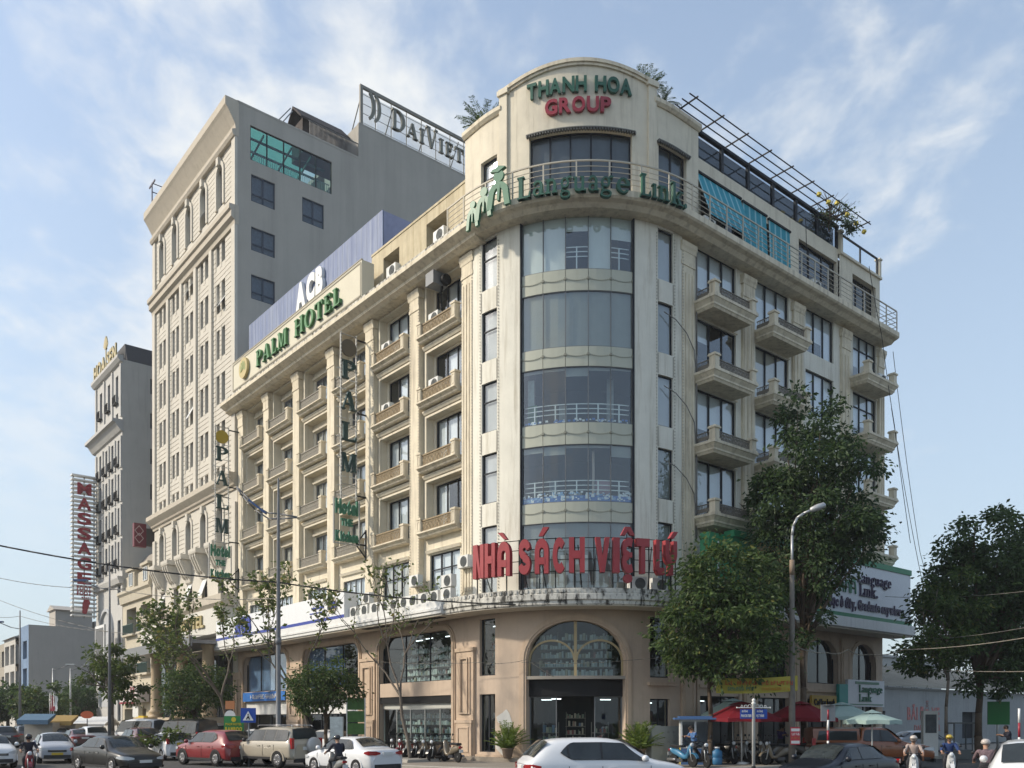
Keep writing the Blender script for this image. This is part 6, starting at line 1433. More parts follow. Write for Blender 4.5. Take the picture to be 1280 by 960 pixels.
def fronds(name, label, base, n, L_, arch, lm_, seed, trunk=0.0, pot=None, cat='palm', up=0.9):
    r = random.Random(seed); e = empty(name, base, 0, label, cat)
    if trunk: c = MB(); c.line([(0, 0, 0), (0.02, 0, trunk*.5), (0, 0.02, trunk)], 0.09, 8, r2=0.07); c.build('trunk', bark, e)
    if pot: c = MB(); c.lathe([(0.16, 0), (0.2, 0.05), (0.26, pot), (0.3, pot+.03), (0.3, pot+.08), (0.24, pot+.08)], 16); c.build('pot', mat('pot_clay', (0.16, 0.12, 0.09), 0.8, var=.2), e)
    V_ = []; F_ = []
    for i in range(n):
        a = 2*pi*i/n+r.uniform(-.25, .25); k = r.uniform(.35, 1)*up; p = Vector((0, 0, max(trunk, pot or 0))); d = Vector((cos(a)*(1.15-k), sin(a)*(1.15-k), k)).normalized(); l = L_*r.uniform(.75, 1.1)
        m = 9
        for j in range(m):
            p2 = p+d*l/m; t = j/m; side_ = d.cross(Vector((0, 0, 1))); side_ = side_.normalized() if side_.length > 1e-3 else Vector((1, 0, 0))
            for sg in (-1, 1):
                for h in (0, .5):
                    leaf_into(V_, F_, p.lerp(p2, h), side_*sg+d*.75+Vector((0, 0, -.15)), l*.26*(1-t*.55)*r.uniform(.8, 1.1), l*.035, r)
            b = len(V_); V_ += [tuple(p+side_*.012), tuple(p2+side_*.01), tuple(p2-side_*.01), tuple(p-side_*.012)]; F_.append((b, b+1, b+2, b+3))
            p = p2; d = (d+Vector((0, 0, -arch/m))).normalized()
    me = bpy.data.meshes.new('fronds'); me.from_pydata(V_, [], F_); me.materials.append(lm_); me.update(); put('fronds', me, e)
def KW(q, o, z): v = Matrix.Rotation(AZ, 3, 'Z') @ Vector((*KP(q, o), z)) + Vector(O3); return (v.x, v.y, v.z)
fronds('potted_palm', 'bushy potted palm left of the shop entrance', KW(TH(20.5), 0.75, 0.32), 64, 1.3, .7, lf_pot, 3, 0, 0.4, up=1.08)
fronds('potted_palm', 'bushy potted palm right of the shop entrance', KW(TH(67.5), 0.85, 0.32), 64, 1.3, .7, lf_pot, 4, 0, 0.4, up=1.08)
fronds('roof_palm', 'spiky palm on the roof left of the arched parapet', KW(-1.5, -1.5, 29.3), 26, 1.6, 0.95, lf_palm, 5, 3.05)
fronds('roof_palm', 'dense palm on the roof right of the arched parapet', KW(TH(79.5), -0.9, 29.6), 30, 1.3, 1.3, lf_palm, 6, 2.6)
fronds('roof_palm', 'low palm at the start of the pergola', KW(TH(86), -0.5, 29.6), 24, 1.0, 1.2, lf_palm, 7, 2.0)
tree('roof_shrub', 'wispy shrub at the far end of the roof pergola', KW(RQ(14.6), -0.5, 30), 1.6, 0.04, [(0, 0, 2.0, 1.1, .8, .7), (-.5, .1, 1.4, .9, .6, .5)], 420, 0.15, lf_mid, bark, 93, None, 14, cat='shrub')
tree('roof_vine', 'dark creeper spilling over the glass roof parapet', KW(RQ(13.6), 0.0, 30.4), 0.6, 0.03, [(0, 0, 0.9, 1.6, .5, .22), (.9, .6, .6, 1.2, .4, .2)], 900, 0.16, lf_dark, bark, 94, None, 6, cat='vine')
tree('balcony_plant', 'leafy potted plant on the balcony just above the green billboard', KW(RQ(5.0), 0.9, 12.1), 0.4, 0.03, [(0, 0, 0.55, .6, .5, .4)], 700, 0.16, lf_mid, bark, 95, None, 6, cat='plant')

# ------------------------------------------------------------------ street lamps, signs
pole_g = mat('lamp_pole_grey', (0.16, 0.165, 0.175), 0.5, 0.4, var=0.1); pole_w = mat('pole_white', (0.66, 0.66, 0.63), 0.5, 0.4, var=0.08); led = mat('lamp_blue', (0.05, 0.09, 0.20), 0.4)
pconc = mat('pole_concrete', (0.17, 0.155, 0.135), 0.9, 0.2, var=0.2, vscale=5); steel_p = mat('pole_steel', (0.42, 0.43, 0.43), 0.4, 0.5, metal=0.4)
e = empty('street_lamp', AT(348, 40, 0), 0, 'tall grey lamp post with double arms before the bank sign', 'street lamp', 'street lamps')
c = MB(); c.lathe([(0.17, 0), (0.17, 1.0), (0.12, 1.1), (0.105, 6), (0.07, 11.5), (0.045, 13.2), (0.02, 13.3)], 12); c.lathe([(0.14, 5.6), (0.14, 5.9)], 12, (0, 0, 0)); c.build('pole', pole_g, e)
c = MB()
for k in (0, .25): c.line([(0.9, -0.1, 11.45+k*.1), (0, 0, 11.4+k), (-0.5, .05, 11.45+k), (-1.1, .12, 11.85+k*.8), (-1.7, .2, 12.5+k*.6), (-2.0, .22, 12.9+k*.3)], 0.035, 6)
c.build('arm', pole_g, e); c = MB(); c.sweep([(-.14, 0), (.14, 0), (.1, .1), (-.1, .1)], -0.5, .5); o_ = c.build('lamp_head', led, e, (-1.02, 0.1, 11.95)); o_.rotation_euler = (0, radians(38), 0)
e = empty('street_lamp', AT(990, 37, 0), 0, 'concrete pole carrying a curved steel lamp arm before the tall tree', 'street lamp', 'street lamps')
c = MB(); c.lathe([(0.15, 0), (0.14, 2), (0.12, 5), (0.10, 8.7), (0.05, 8.72)], 12); c.build('pole', pconc, e); c = MB(); c.lathe([(0.11, 8.3), (0.11, 8.95)], 10); c.build('collar', mat('collar_rust', (0.24, 0.18, 0.13), .8), e)
c = MB(); c.line([(0, 0, 8.6), (0, 0, 10.0), (.05, 0, 10.4), (.22, 0, 10.75), (.5, 0, 10.95), (.85, 0, 11.1)], 0.055, 8); c.build('arm', steel_p, e)
c = MB(); c.lathe([(0.02, -.36), (.12, -.3), (.15, 0), (.12, .3), (.03, .36)], 10, axis='x'); o_ = c.build('lamp_head', steel_p, e, (1.1, 0, 11.2)); o_.rotation_euler = (0, radians(-22), 0)
for k, (px, d, top, side_, lab) in enumerate(((25, 75, 11.6, -1, 'slim lamp post at the far left'), (137, 57, 12.3, -1, 'tall lamp post before the slim pale hotel'), (88, 90, 7.5, 1, 'thin lamp post behind the parked cars at left'), (66, 95, 7.8, 1, 'short curved lamp behind the flags at left'))):
    e = empty('street_lamp', AT(px, d, 0), 0, lab, 'street lamp', 'street lamps'); c = MB(); c.lathe([(0.13, 0), (0.09, top*.6), (.05, top)], 8); c.build('pole', pole_g if k < 2 else steel_p, e)
    c = MB(); z = top-(1.6 if k < 2 else .2); c.line([(0, 0, z), (side_*.8, 0, z+.15), (side_*1.9, 0, z+.6)], .04, 6)
    if k == 1: c.line([(0, 0, z), (1.0, 0, z+.05)], .03, 6)
    c.build('arm', pole_g, e); c = MB(); c.box(side_*1.9-.45, side_*1.9+.45, -.12, .12, z+.55, z+.68); c.build('lamp_head', led if k < 2 else steel_p, e)
def post_sign(name, label, pos, ph, pr, pm, w, z0, z1, pm2, cat='sign'):
    e = empty(name, pos, 0, label, cat); c = MB(); c.lathe([(pr, 0), (pr, ph)], 10); c.build('post', pm, e)
    c = MB(); c.box(-w/2, w/2, -pr-.05, -pr-.01, z0, z1); c.build('panel', pm2, e); return e
blue_t = mat('traffic_blue', (0.01, 0.06, 0.32), 0.45); white_t = mat('traffic_white', (0.72, 0.72, 0.7), 0.5)
p = AT(311, 39, 0); e = post_sign('crossing_sign', 'square blue pedestrian crossing sign with white triangle', p, 2.65, 0.04, pole_g, 0.68, 1.98, 2.64, blue_t)
c = MB(); c.prism([(-.24, 2.08), (.24, 2.08), (0, 2.5)], -.105, -.095); c.build('triangle', white_t, e); c = MB(); c.prism([(-.03, 2.3), (.03, 2.3), (.02, 2.38), (-.02, 2.38)], -.115, -.107); c.prism([(-.02, 2.28), (.03, 2.28), (.09, 2.12), (.05, 2.12), (0, 2.2), (-.06, 2.12), (-.1, 2.12)], -.115, -.107); c.build('walking_figure', black, e)
p = AT(293, 43, 0); e = post_sign('bamboo_sign', 'green board with yellow lettering beside the crossing sign', p, 2.2, 0.05, pole_g, 0.98, 1.45, 2.3, mat('board_green', (0.02, 0.20, 0.05), 0.5))
ylw = mat('board_yellow', (0.55, 0.45, 0.03), 0.5); text_line('PALM HOTEL', 0.11, 0.02, ylw, e, (-.4, -.12, 1.84), 0, 1, fit=.8); text_line('BAMBOO', 0.18, 0.02, ylw, e, (-.42, -.12, 1.56), 0, 1, fit=.84, bold=.06); c = MB(); c.lathe([(.01, -.02), (.12, -.02), (.12, 0), (.01, 0)], 14, (0, -.1, 2.12), axis='y', sm=False); c.build('emblem', ylw, e)
p = AT(277, 52, 0)
e = post_sign('round_sign', 'small round white sign with an orange plate above it by the bank door', AT(288, 52, 0), 3.2, 0.04, pole_g, 0.55, 2.75, 3.25, mat('plate_orange', (0.5, 0.2, 0.08), 0.5)); c = MB(); c.lathe([(.01, -.03), (.33, -.03), (.33, 0), (.01, 0)], 18, (0, -.05, 2.35), axis='y', sm=False); c.build('disc', white_t, e)
p = AT(445, 45, 0.15); e = empty('board_stack', p, 0, 'three green boards stacked one above another by the bank pier', 'sign')
c = MB(); [c.box(x-.03, x+.03, -.03, .03, 0, 3.1) for x in (-.47, .47)]; c.build('frame', whitemetal, e)
for k in range(3): c = MB(); c.box(-.44, .44, -.06, -.02, 1.2+k*.64, 1.78+k*.64); c.build('panel', mat('stack_green', (0.05, 0.13, 0.025), .5, var=.3, vscale=5), e)
e = empty('info_stand', AT(421, 41, 0.15), 0, 'small pale notice stand behind the beige off-road car', 'sign'); c = MB(); c.box(-.3, .3, -.1, .1, .9, 2.1); c.build('panel', mat('stand_pale', (.45, .5, .5), .5, var=.3, vscale=6), e); c = MB(); c.box(-.05, .05, -.05, .05, 0, .9); c.build('post', pole_g, e)
# street name post
e = empty('street_name_sign', AT(942, 29, 0), 0, 'white post with two blue street name plates and scrollwork', 'sign')
c = MB(); c.lathe([(.07, 0), (.07, .55)], 10); c.build('foot', black, e); c = MB(); c.lathe([(.055, .55), (.055, 2.62), (.075, 2.64), (.075, 2.68), (.03, 2.7), (.06, 2.74), (.06, 2.78), (.01, 2.83)], 12); c.build('post', pole_w, e)
c = MB(); c.box(-.55, .55, -.02, .02, 2.5, 2.53)
for sg in (-1, 1):
    for k in range(3):
        for P in ring(sg*(.13+k*.13), 2.56+.0*k, .065-.012*k, .065-.012*k, .015, .015, 0, 360, 10): c.prism(P, -.012, .012)
    c.lathe([(.01, -.03), (.03, 0), (.01, .03)], 8, (sg*.56, 0, 2.515))
c.build('scroll_arm', pole_w, e)
for sg in (-1, 1):
    x0 = sg*.25; c = MB(); c.box(x0-.2, x0+.2, -.018, .018, 2.14, 2.46); pl = c.build('plate', blue_t, e)
    text_line('ĐƯỜNG', .06, .01, white_t, e, (x0-.15, -.026, 2.36), 0, 1, fit=.2); text_line('PHAN CHU TRINH' if sg < 0 else 'HẠC THÀNH', .085, .01, white_t, e, (x0-.17, -.026, 2.2), 0, 1, fit=.34 if sg < 0 else .26)
# poster on the concrete pole, back of a traffic sign, green board
e = empty('poster', AT(994, 36.7, 0), 0, 'red and white advertising poster tied to the concrete pole', 'poster'); c = MB(); c.box(-.2, .2, -.02, .02, 1.05, 1.8); c.build('panel', mat('poster_red', (.5, .05, .07), .6), e); scribble(.3, .1, white_t, e, (-.15, -.022, 1.45), 0, 2); scribble(.3, .08, mat('poster_orange', (.5, .2, .05), .6), e, (-.15, -.022, 1.3), 0, 3); c = MB(); c.box(-.18, .18, -.026, -.02, 1.62, 1.74); c.box(-.18, .18, -.026, -.02, 1.1, 1.22); c.build('band', white_t, e)
e = empty('traffic_sign', AT(1035, 35, 0), 0, 'grey back of a square traffic sign on a red and white post', 'sign'); c = MB(); c.box(-.29, .29, -.02, .02, 2.05, 2.72); c.lathe([(.29, 2.7), (.02, 2.72)], 4); c.build('plate', mat('plate_back', (.22, .23, .24), .5, var=.1), e)
for k in range(6): c = MB(); c.lathe([(.045, k*.42), (.045, k*.42+.42)], 10); c.build('post_band', dred_s if k % 2 else white_t, e)
e = post_sign('green_board', 'plain green board on a post at the far right', AT(1247, 47, 0), 3.2, .06, steel_p, 1.2, 1.85, 3.1, mat('board_green2', (.01, .16, .03), .5)); c = MB(); c.lathe([(.02, 3.2), (.5, 3.25), (.02, 3.45)], 12, (.1, .3, 0)); c.build('lamp', mat('green_dark', (.01, .07, .05), .5), e)
e = empty('marker_post', AT(1274, 30, 0), 0, 'slim red and white marker post behind the white car at right', 'post')
for k in range(5): c = MB(); c.lathe([(.04, k*.5), (.04, k*.5+.5)], 8); c.build('band', dred_s if k % 2 else white_t, e)
# yellow banner between tree and pole
e = empty('street_banner', AT(946, 36.9, 0), 0, 'yellow banner with red and green lettering strung between tree and lamp pole', 'banner')
c = MB(); n = 14
for i in range(n):
    x0, x1 = -1.75+3.5*i/n, -1.75+3.5*(i+1)/n; f = lambda x: -.06*(1-(x/1.75)**2)+.03*x; g = lambda x: .03*sin(x*5)
    c.poly([(x0, g(x0), 3.3+f(x0)), (x1, g(x1), 3.3+f(x1)), (x1, g(x1), 3.95+f(x1)), (x0, g(x0), 3.95+f(x0))])
c.build('cloth', mat('banner_yellow', (.36, .31, .05), .8, var=.1), e)
scribble(2.9, .17, mat('banner_red', (.4, .06, .02), .6), e, (-1.35, -.05, 3.6), 0, 7); scribble(1.2, .15, dgreen_s, e, (-1.25, -.05, 3.36), 0, 8); scribble(1.2, .12, mat('banner_orange', (.45, .2, .02), .6), e, (.2, -.05, 3.37), 0, 9)
# parasols
def parasol(name, label, pos, m1, r, ztop, zed, vent=True, val=True):
    e = empty(name, pos, 0, label, 'parasol', 'parasols over the pavement'); c = MB(); c.lathe([(.03, .1), (.03, ztop)], 8); c.lathe([(.35, 0), (.35, .08), (.06, .12)], 4); c.build('pole', pole_w, e)
    n = 8; c = MB(); N = lambda k, rr, z, a0=.2: (rr*cos(2*pi*k/n+a0), rr*sin(2*pi*k/n+a0), z)
    for k in range(n):
        a, b = N(k, r, zed), N(k+1, r, zed); m = tuple((u+v)/2*(.97 if i < 2 else 1)+(.03 if i == 2 else 0) for i, (u, v) in enumerate(zip(a, b)))
        t0_, t1_ = N(k, r*.28, ztop-.14), N(k+1, r*.28, ztop-.14)
        c.poly([a, m, t1_, t0_]); c.poly([m, b, t1_])
        d = .16; 
        if val: c.poly([a, m, (m[0]*1.004, m[1]*1.004, m[2]-d), (a[0]*1.004, a[1]*1.004, a[2]-d)]); c.poly([m, b, (b[0]*1.004, b[1]*1.004, b[2]-d), (m[0]*1.004, m[1]*1.004, m[2]-d)])
        if vent: c.poly([N(k, r*.36, ztop-.12), N(k+1, r*.36, ztop-.12), (0, 0, ztop+.03)])
    cc = c.build('canopy', m1, e); c = MB()
    for k in range(n): c.tube((0, 0, ztop-.5), N(k, r*.97, zed+.02), .012, 5)
    c.build('ribs', pole_w, e); return e
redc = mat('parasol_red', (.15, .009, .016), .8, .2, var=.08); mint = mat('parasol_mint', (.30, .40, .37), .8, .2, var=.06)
parasol('red_parasol', 'red market parasol left of the street name post', AT(927, 38, .15), redc, 1.75, 2.75, 2.02); parasol('red_parasol', 'red market parasol right of the street name post, behind the concrete pole', AT(1000, 40, .15), redc, 1.7, 2.8, 2.02)
parasol('pale_parasol', 'pale green parasol behind the left red parasol', AT(916, 41, .15), mint, 1.6, 2.95, 2.2); parasol('pale_parasol', 'pale green parasol partly behind the grey sign back', AT(1052, 42, .15), mint, 1.6, 2.8, 2.1); parasol('pale_parasol', 'pale green parasol over the orange pickup at right', AT(1090, 35.5, .0), mint, 1.15, 2.5, 2.08)
# guard booth
e = empty('guard_booth', AT(868, 38.2, .15), radians(-8), 'small white guard booth with blue roof under the tree', 'booth')
bw2 = mat('booth_white', (.55, .57, .57), .6); bb = mat('booth_blue', (.06, .13, .28), .6); by = mat('booth_yellow', (.42, .34, .08), .7)
c = MB(); c.wall(-.62, .62, .75, 1.95, [(-.5, -.06, .95, 1.8), (.06, .5, .95, 1.8)], o=0, depth=.05) if False else None
for x in (-.6, 0, .6): c.box(x-.04, x+.04, -.65, -.55, .75, 1.95)
c.box(-.64, .64, -.64, -.56, .72, .8); c.box(-.64, .64, -.64, -.56, 1.88, 1.96); c.box(-.64, -.56, -.6, .6, .75, 1.95); c.box(.56, .64, -.6, .6, .75, 1.95); c.box(-.6, .6, .55, .6, .1, 1.95); c.build('frame', bw2, e)
c = MB(); c.box(-.62, .62, -.62, -.56, 0, .72); c.build('front_panel', bb, e); c = MB(); c.box(.57, .63, -.55, .6, 0, .74); c.box(-.63, -.57, -.55, .6, 0, .74); c.build('side_panel', by, e)
for x in (-.3, .3): c = MB(); c.poly([(x-.26, -.6, .8), (x+.26, -.6, .8), (x+.26, -.6, 1.88), (x-.26, -.6, 1.88)]); c.build('pane', g_dark, e)
c = MB(); c.prismz([(-.9, -.95), (.9, -.95), (.9, .8), (-.9, .8)], 1.97, 2.05); c.prismz([(-.7, -.75), (.7, -.75), (.7, .65), (-.7, .65)], 2.05, 2.12); c.build('roof', bb, e)
# far-left kiosks, flags, oval sign
for k, (px, d, w, z1, col, lab) in enumerate(((48, 70, 2.3, 2.3, (.07, .14, .22), 'small kiosk with blue awning beyond the parked cars'), (80, 72, 1.9, 2.2, (.30, .20, .06), 'small kiosk with yellow awning beyond the parked cars'))):
    e = empty('kiosk', AT(px, d, 0), 0, lab, 'kiosk'); c = MB(); c.box(-w/2, w/2, 0, 2, 0, z1-.4); c.build('wall', mat('kiosk_wall', (.42, .40, .36), .8, var=.1), e); c = MB(); c.sweep([(-.9, z1-.55), (-.9, z1-.2), (.3, z1+.3), (.3, z1+.1)], -w/2-.1, w/2+.1); c.build('awning', mat('kiosk_awning_%d' % k, col, .7), e)
e = empty('oval_sign', AT(109, 74, 0), 0, 'red oval sign over the white awning at left', 'sign'); c = MB(); c.lathe([(.05, 0), (.05, 2.2)], 8); c.build('post', pole_g, e); c = MB(); P = [(.55*cos(2*pi*i/20), 2.55+.32*sin(2*pi*i/20)) for i in range(20)]; c.prism(P, -.06, .0); c.build('panel', mat('oval_red', (.45, .09, .03), .5), e)
e = empty('white_awning', AT(112, 76, 0), 0, 'white tent awning under the red oval sign', 'awning'); c = MB(); c.sweep([(-1, 1.6), (-1, 1.75), (.6, 2.4), (2, 1.75), (2, 1.6), (.6, 2.25)], -2.2, 1.8); c.build('cloth', whitemetal, e); c = MB(); [c.tube((x, y, 0), (x, y, 1.7), .04, 6) for x in (-2, 1.6) for y in (-.9, 1.9)]; c.build('pole', pole_g, e)
for k, (px, m_) in enumerate(((62, dred_s), (64, dred_s), (67, white_t))):
    e = empty('flag', AT(px, 80, 0), 0, '%s flag on a slim pole at left' % ('left red', 'right red', 'white')[k], 'flag', 'flags at the left'); c = MB(); c.lathe([(.03, 0), (.025, 4.6)], 6); c.build('pole', steel_p, e)
    c = MB(); 
    for j in range(5): c.poly([(.03+.08*sin(j), .0, 4.4-.28*j), (.35+.05*sin(j*2), .06*sin(j), 4.3-.28*j), (.35+.05*sin(j*2+2), .06*sin(j+1), 4.02-.28*j), (.03+.08*sin(j+1), 0, 4.12-.28*j)])
    c.build('cloth', m_, e)
e = empty('screen_board', LP(57.5, 1.2), AL, 'grey screen board in a white frame on the slim pale hotel', 'sign'); c = MB(); c.box(2.5, 5.9, .3, .5, 6.6, 11.8); c.build('frame', whitemetal, e); c = MB(); c.box(2.75, 5.65, .5, .53, 7.6, 11.5); c.build('screen', mat('screen_grey', (.10, .10, .10), .5), e)
# kerbed tree bed
c = MB(); c.sweep([(-.9, 0), (.9, 0), (.85, .14), (-.85, .14)], -1.1, 1.1); o_ = c.build('tree_bed', kerbm, None, AT(513, 40.8, .15), AL); tag(o_, 'low kerbed bed round the thin tree before the shop', 'planter')
# overhead wires
wm = mat('wire_black', (.02, .02, .02), .6); wg = mat('wire_grey', (.16, .15, .13), .6)
def wire(pts, sag, r, label, m_=None):
    c = MB(); n = 14
    for a, b in zip(pts, pts[1:]):
        a, b = Vector(a), Vector(b); P = [a.lerp(b, i/n)-Vector((0, 0, sag*4*(i/n)*(1-i/n))) for i in range(n+1)]; c.line(P, r, 5)
    o_ = c.build('overhead_wire', m_ or wm); tag(o_, label, 'wire', 'overhead wires'); return o_
def AZt(px, py, d): return ((px-640)/1080*d, d, 2.1+(900-py)/1080*d)
wire([AZt(-20, 678, 36), AZt(348, 728, 40), AZt(700, 757, 39)], .25, .035, 'thick black wire crossing the whole left front to the corner')
wire([AZt(-20, 718, 60), AZt(137, 735, 57), AZt(348, 748, 40)], .3, .02, 'thin upper wire from the left edge to the grey lamp post', wg)
wire([AZt(-20, 742, 74), AZt(137, 790, 60)], .3, .02, 'thin wire falling from the left edge past the far lamp', wg)
wire([AZt(-20, 768, 75), AZt(25, 770, 75), AZt(137, 790, 62), AZt(348, 790, 41)], .2, .02, 'lowest thin wire over the far left houses', wg)
wire([AZt(458, 826, 46), AZt(600, 828, 41), AZt(657, 825, 40)], .1, .012, 'thin wire across the ground floor left of the arch', wg)
wire([AZt(652, 828, 39.5), AZt(790, 825, 39.5), AZt(990, 800, 37)], .1, .012, 'thin wire across the great arch to the concrete pole', wg)
wire([AZt(990, 806, 37), AZt(1035, 816, 40), AZt(1060, 812, 41), AZt(1085, 818, 41), AZt(1130, 812, 40), AZt(1300, 794, 34)], .12, .022, 'pale looping wire from concrete pole to the right edge', mat('wire_pale', (.22, .20, .16), .6))
wire([AZt(1130, 800, 44), AZt(1300, 781, 36)], .15, .015, 'upper thin wire over the right trees', wg); wire([AZt(1130, 834, 44), AZt(1300, 839, 36)], .1, .02, 'lower wire before the right trees', MATS['wire_pale']); wire([AZt(1100, 745, 52), AZt(1300, 737, 36)], .2, .015, 'thin wire above the right trees', wg)
wire([KW(RQ(20), .5, 21.5), AZt(1160, 760, 60), AZt(1200, 860, 62)], .6, .02, 'left of two thin wires falling from the building end', wg); wire([KW(RQ(20), .6, 25.0), AZt(1150, 690, 60), AZt(1190, 800, 62)], .6, .02, 'right of two thin wires falling from the building end', wg)
wire([KW(RQ(16.5), .9, 29.0), KW(RQ(17.6), 1.1, 25.2), KW(RQ(19), 1.2, 20), KW(RQ(20.4), 1.5, 13)], .2, .02, 'black cable hanging down the right end of the building')
wire([KW(RQ(11), .1, 30.2), KW(RQ(11.4), .0, 26.1)], .0, .02, 'black cable hanging down the terrace wall beside the teal awning')
wire([AZt(656, 823, 39.3), AZt(692, 846, 39.6)], .02, .015, 'pale guy wire at the left shoulder of the great arch', MATS['wire_pale'])
# ------------------------------------------------------------------ vehicles
tyre_m = mat('tyre', (0.018, 0.018, 0.018), 0.85, 0.2); rim_m = mat('rim', (0.30, 0.30, 0.31), 0.3, 0.5, metal=0.7); trim_b = mat('car_trim', (0.02, 0.02, 0.022), 0.5, 0.4)
car_glass = mat('car_glass', (0.028, 0.034, 0.036), 0.05, 0.55, var=0.5, vscale=1.6); lens_w = mat('headlamp_lens', (0.55, 0.58, 0.6), 0.12, 0.7, coat=0.5); lens_r = mat('tail_lens', (0.30, 0.012, 0.015), 0.15, 0.6, coat=0.4); plate_w = mat('number_plate', (0.62, 0.62, 0.6), 0.5); plate_y = mat('number_plate_yellow', (0.6, 0.42, 0.03), 0.5); chrome = mat('chrome', (0.6, 0.6, 0.6), 0.15, 0.5, metal=0.95)
def paint(name, col, rough=0.32): return mat(name, col, rough, 0.5, coat=0.7)
def lerp3(a, b, t): return tuple(u+(v-u)*t for u, v in zip(a, b))
KINDS = {  # L, W, H, belt, hood height, keys along x from the rear (fractions of L): deck start, rear glass base, roof rear, B pillar, roof front, screen base ; deck height
 'sedan': dict(L=4.45, W=1.72, H=1.47, belt=.96, hood=.90, deck=1.02, rb=.15, rr=.30, b1=.505, rf=.60, wb=.77, sill=.24, c1=.33),
 'big_sedan': dict(L=4.82, W=1.82, H=1.47, belt=.97, hood=.88, deck=1.02, rb=.14, rr=.29, b1=.49, rf=.58, wb=.74, sill=.24, c1=.32),
 'hatch': dict(L=3.6, W=1.6, H=1.49, belt=.98, hood=.98, deck=1.0, rb=.025, rr=.09, b1=.46, rf=.60, wb=.80, sill=.26, c1=.20),
 'suv': dict(L=4.48, W=1.85, H=1.66, belt=1.06, hood=1.04, deck=1.08, rb=.03, rr=.14, b1=.44, rf=.58, wb=.755, sill=.3, c1=.24),
 'offroad': dict(L=4.75, W=1.84, H=1.82, belt=1.16, hood=1.12, deck=1.16, rb=.025, rr=.06, b1=.40, rf=.58, wb=.71, sill=.42, c1=.24),
 'pickup': dict(L=5.3, W=1.86, H=1.80, belt=1.14, hood=1.10, deck=1.15, rb=.385, rr=.41, b1=.55, rf=.62, wb=.74, sill=.42, c1=.42),
 'van': dict(L=5.2, W=1.9, H=2.2, belt=1.2, hood=1.2, deck=1.2, rb=.015, rr=.04, b1=.45, rf=.74, wb=.88, sill=.3, c1=.25),
}
def car(label, kind, col, pos, heading, group='cars and motorbikes in the street', plate=None, rails=False, spare=False, roofm=None, cat='car', name=None, clad=None, glassm=None, taxi=False):
    k = KINDS[kind]; L_, W_, H_ = k['L'], k['W'], k['H']; g_ = glassm or car_glass
    e = empty(name or {'suv': 'suv_car', 'offroad': 'offroad_car', 'pickup': 'pickup_truck', 'van': 'minivan', 'hatch': 'hatchback_car'}.get(kind, 'sedan_car'), pos, heading, label, cat, group)
    X = lambda f: -L_/2+L_*f
    # centre-line height and widths at stations
    st = []
    def add(f, top, belt, wr, w, cab=0): st.append((X(f), top, belt, wr, w, cab))
    w = W_/2; hd, dk, bt = k['hood'], k['deck'], k['belt']; pick = kind == 'pickup'
    add(0.0, dk-.22 if k['rb'] > .1 else bt-.1, .62, w*.62, w*.78); add(.012, dk-.04 if k['rb'] > .1 else bt, .8, w*.7, w*.90); add(.05 if k['rb'] > .06 else k['rb']*.6, dk, bt-.02, w*.74, w*.965)
    if k['rb'] > .06: add((k['rb']+.05)/2, dk+.015, bt, w*.76, w)
    add(k['rb'], dk+.02, bt, w*.76, w*.985 if k['rb'] < .06 else w, 0)
    add((k['rb']+k['rr'])/2, (dk+.02+H_-.04)/2+.05, bt, w*.74, w, 1)
    add(k['rr'], H_-.035, bt, w*.70, w, 2)
    for f in (k['c1']+.02, k['b1']-.012, k['b1']+.012): 
        if f > k['rr']+.01: add(f, H_-.0-.02*abs(f-.45), bt, w*.70, w, 2)
    add(k['rf'], H_-.03, bt-.005, w*.69, w, 2); add((k['rf']+k['wb'])/2, (H_-.03+hd+.04)/2+.06, bt-.015, w*.73, w, 3); add(k['wb'], hd+.05, bt-.03, w*.77, w, 0)
    add((k['wb']+.96)/2, hd+.0, hd-.06, w*.76, w*.99); add(.955, hd-.10, hd-.16, w*.70, w*.93); add(.985, hd-.19, hd-.26, w*.66, w*.84); add(1.0, hd-.34, hd-.40, w*.55, w*.66)
    sl = k['sill']; rows = []
    for x, top, belt, wr, ww, cab in st:
        if not cab: belt = min(belt, top-.055)
        wr_ = wr; zb2 = top-.05 if cab else top-.02
        rows.append([(x, 0, top), (x, wr_*.55, top-.012), (x, wr_, zb2), (x, ww*.945, belt), (x, ww, belt-.1), (x, ww*1.01, (belt+sl)/2-.02), (x, ww*.985, sl+.08), (x, ww*.93, sl-.02), (x, ww*.6, sl-.05), (x, 0, sl-.05)])
    b = MB(); n = len(rows[0]); ids = []
    for r_ in rows: ids.append([b.pt(*p) for p in r_]+[b.pt(p[0], -p[1], p[2]) for p in r_[1:-1]])
    for a, c_ in zip(ids, ids[1:]):
        for i in range(n-1): b.face([a[i], a[i+1], c_[i+1], c_[i]], 0, True)
        idx = [0]+list(range(n, 2*n-2))+[n-1]
        for i in range(n-1): b.face([a[idx[i+1]], a[idx[i]], c_[idx[i]], c_[idx[i+1]]], 0, True)
    for row, rev in ((ids[0], 0), (ids[-1], 1)):
        loop = row[:n]+row[n:][::-1]; b.face(loop, 0)
    me = b.mesh('body', [col]); 
    body = put('body', me, e)
    md = body.modifiers.new('bevel_smooth', 'SUBSURF'); md.levels = 1; md.render_levels = 1
    si = [i for i, s_ in enumerate(st) if s_[5]]
    S = {i: rows[i] for i in range(len(st))}
    up = 0.012
    def quad(name_, A, B, C, D, m, par=e, off=(0, 0, 0)):
        q = MB(); q.poly([tuple(u+v for u, v in zip(p, off)) for p in (A, B, C, D)]); return q.build(name_, m, par)
    # side windows: one tapering daylight opening, split by pillars
    cabs = [i for i in si if st[i][5] == 2]; first, last = cabs[0], cabs[-1]
    rb_i = first-2 if st[first-1][5] == 1 else first-1; wb_i = last+2
    xs_ = [s_[0] for s_ in st]
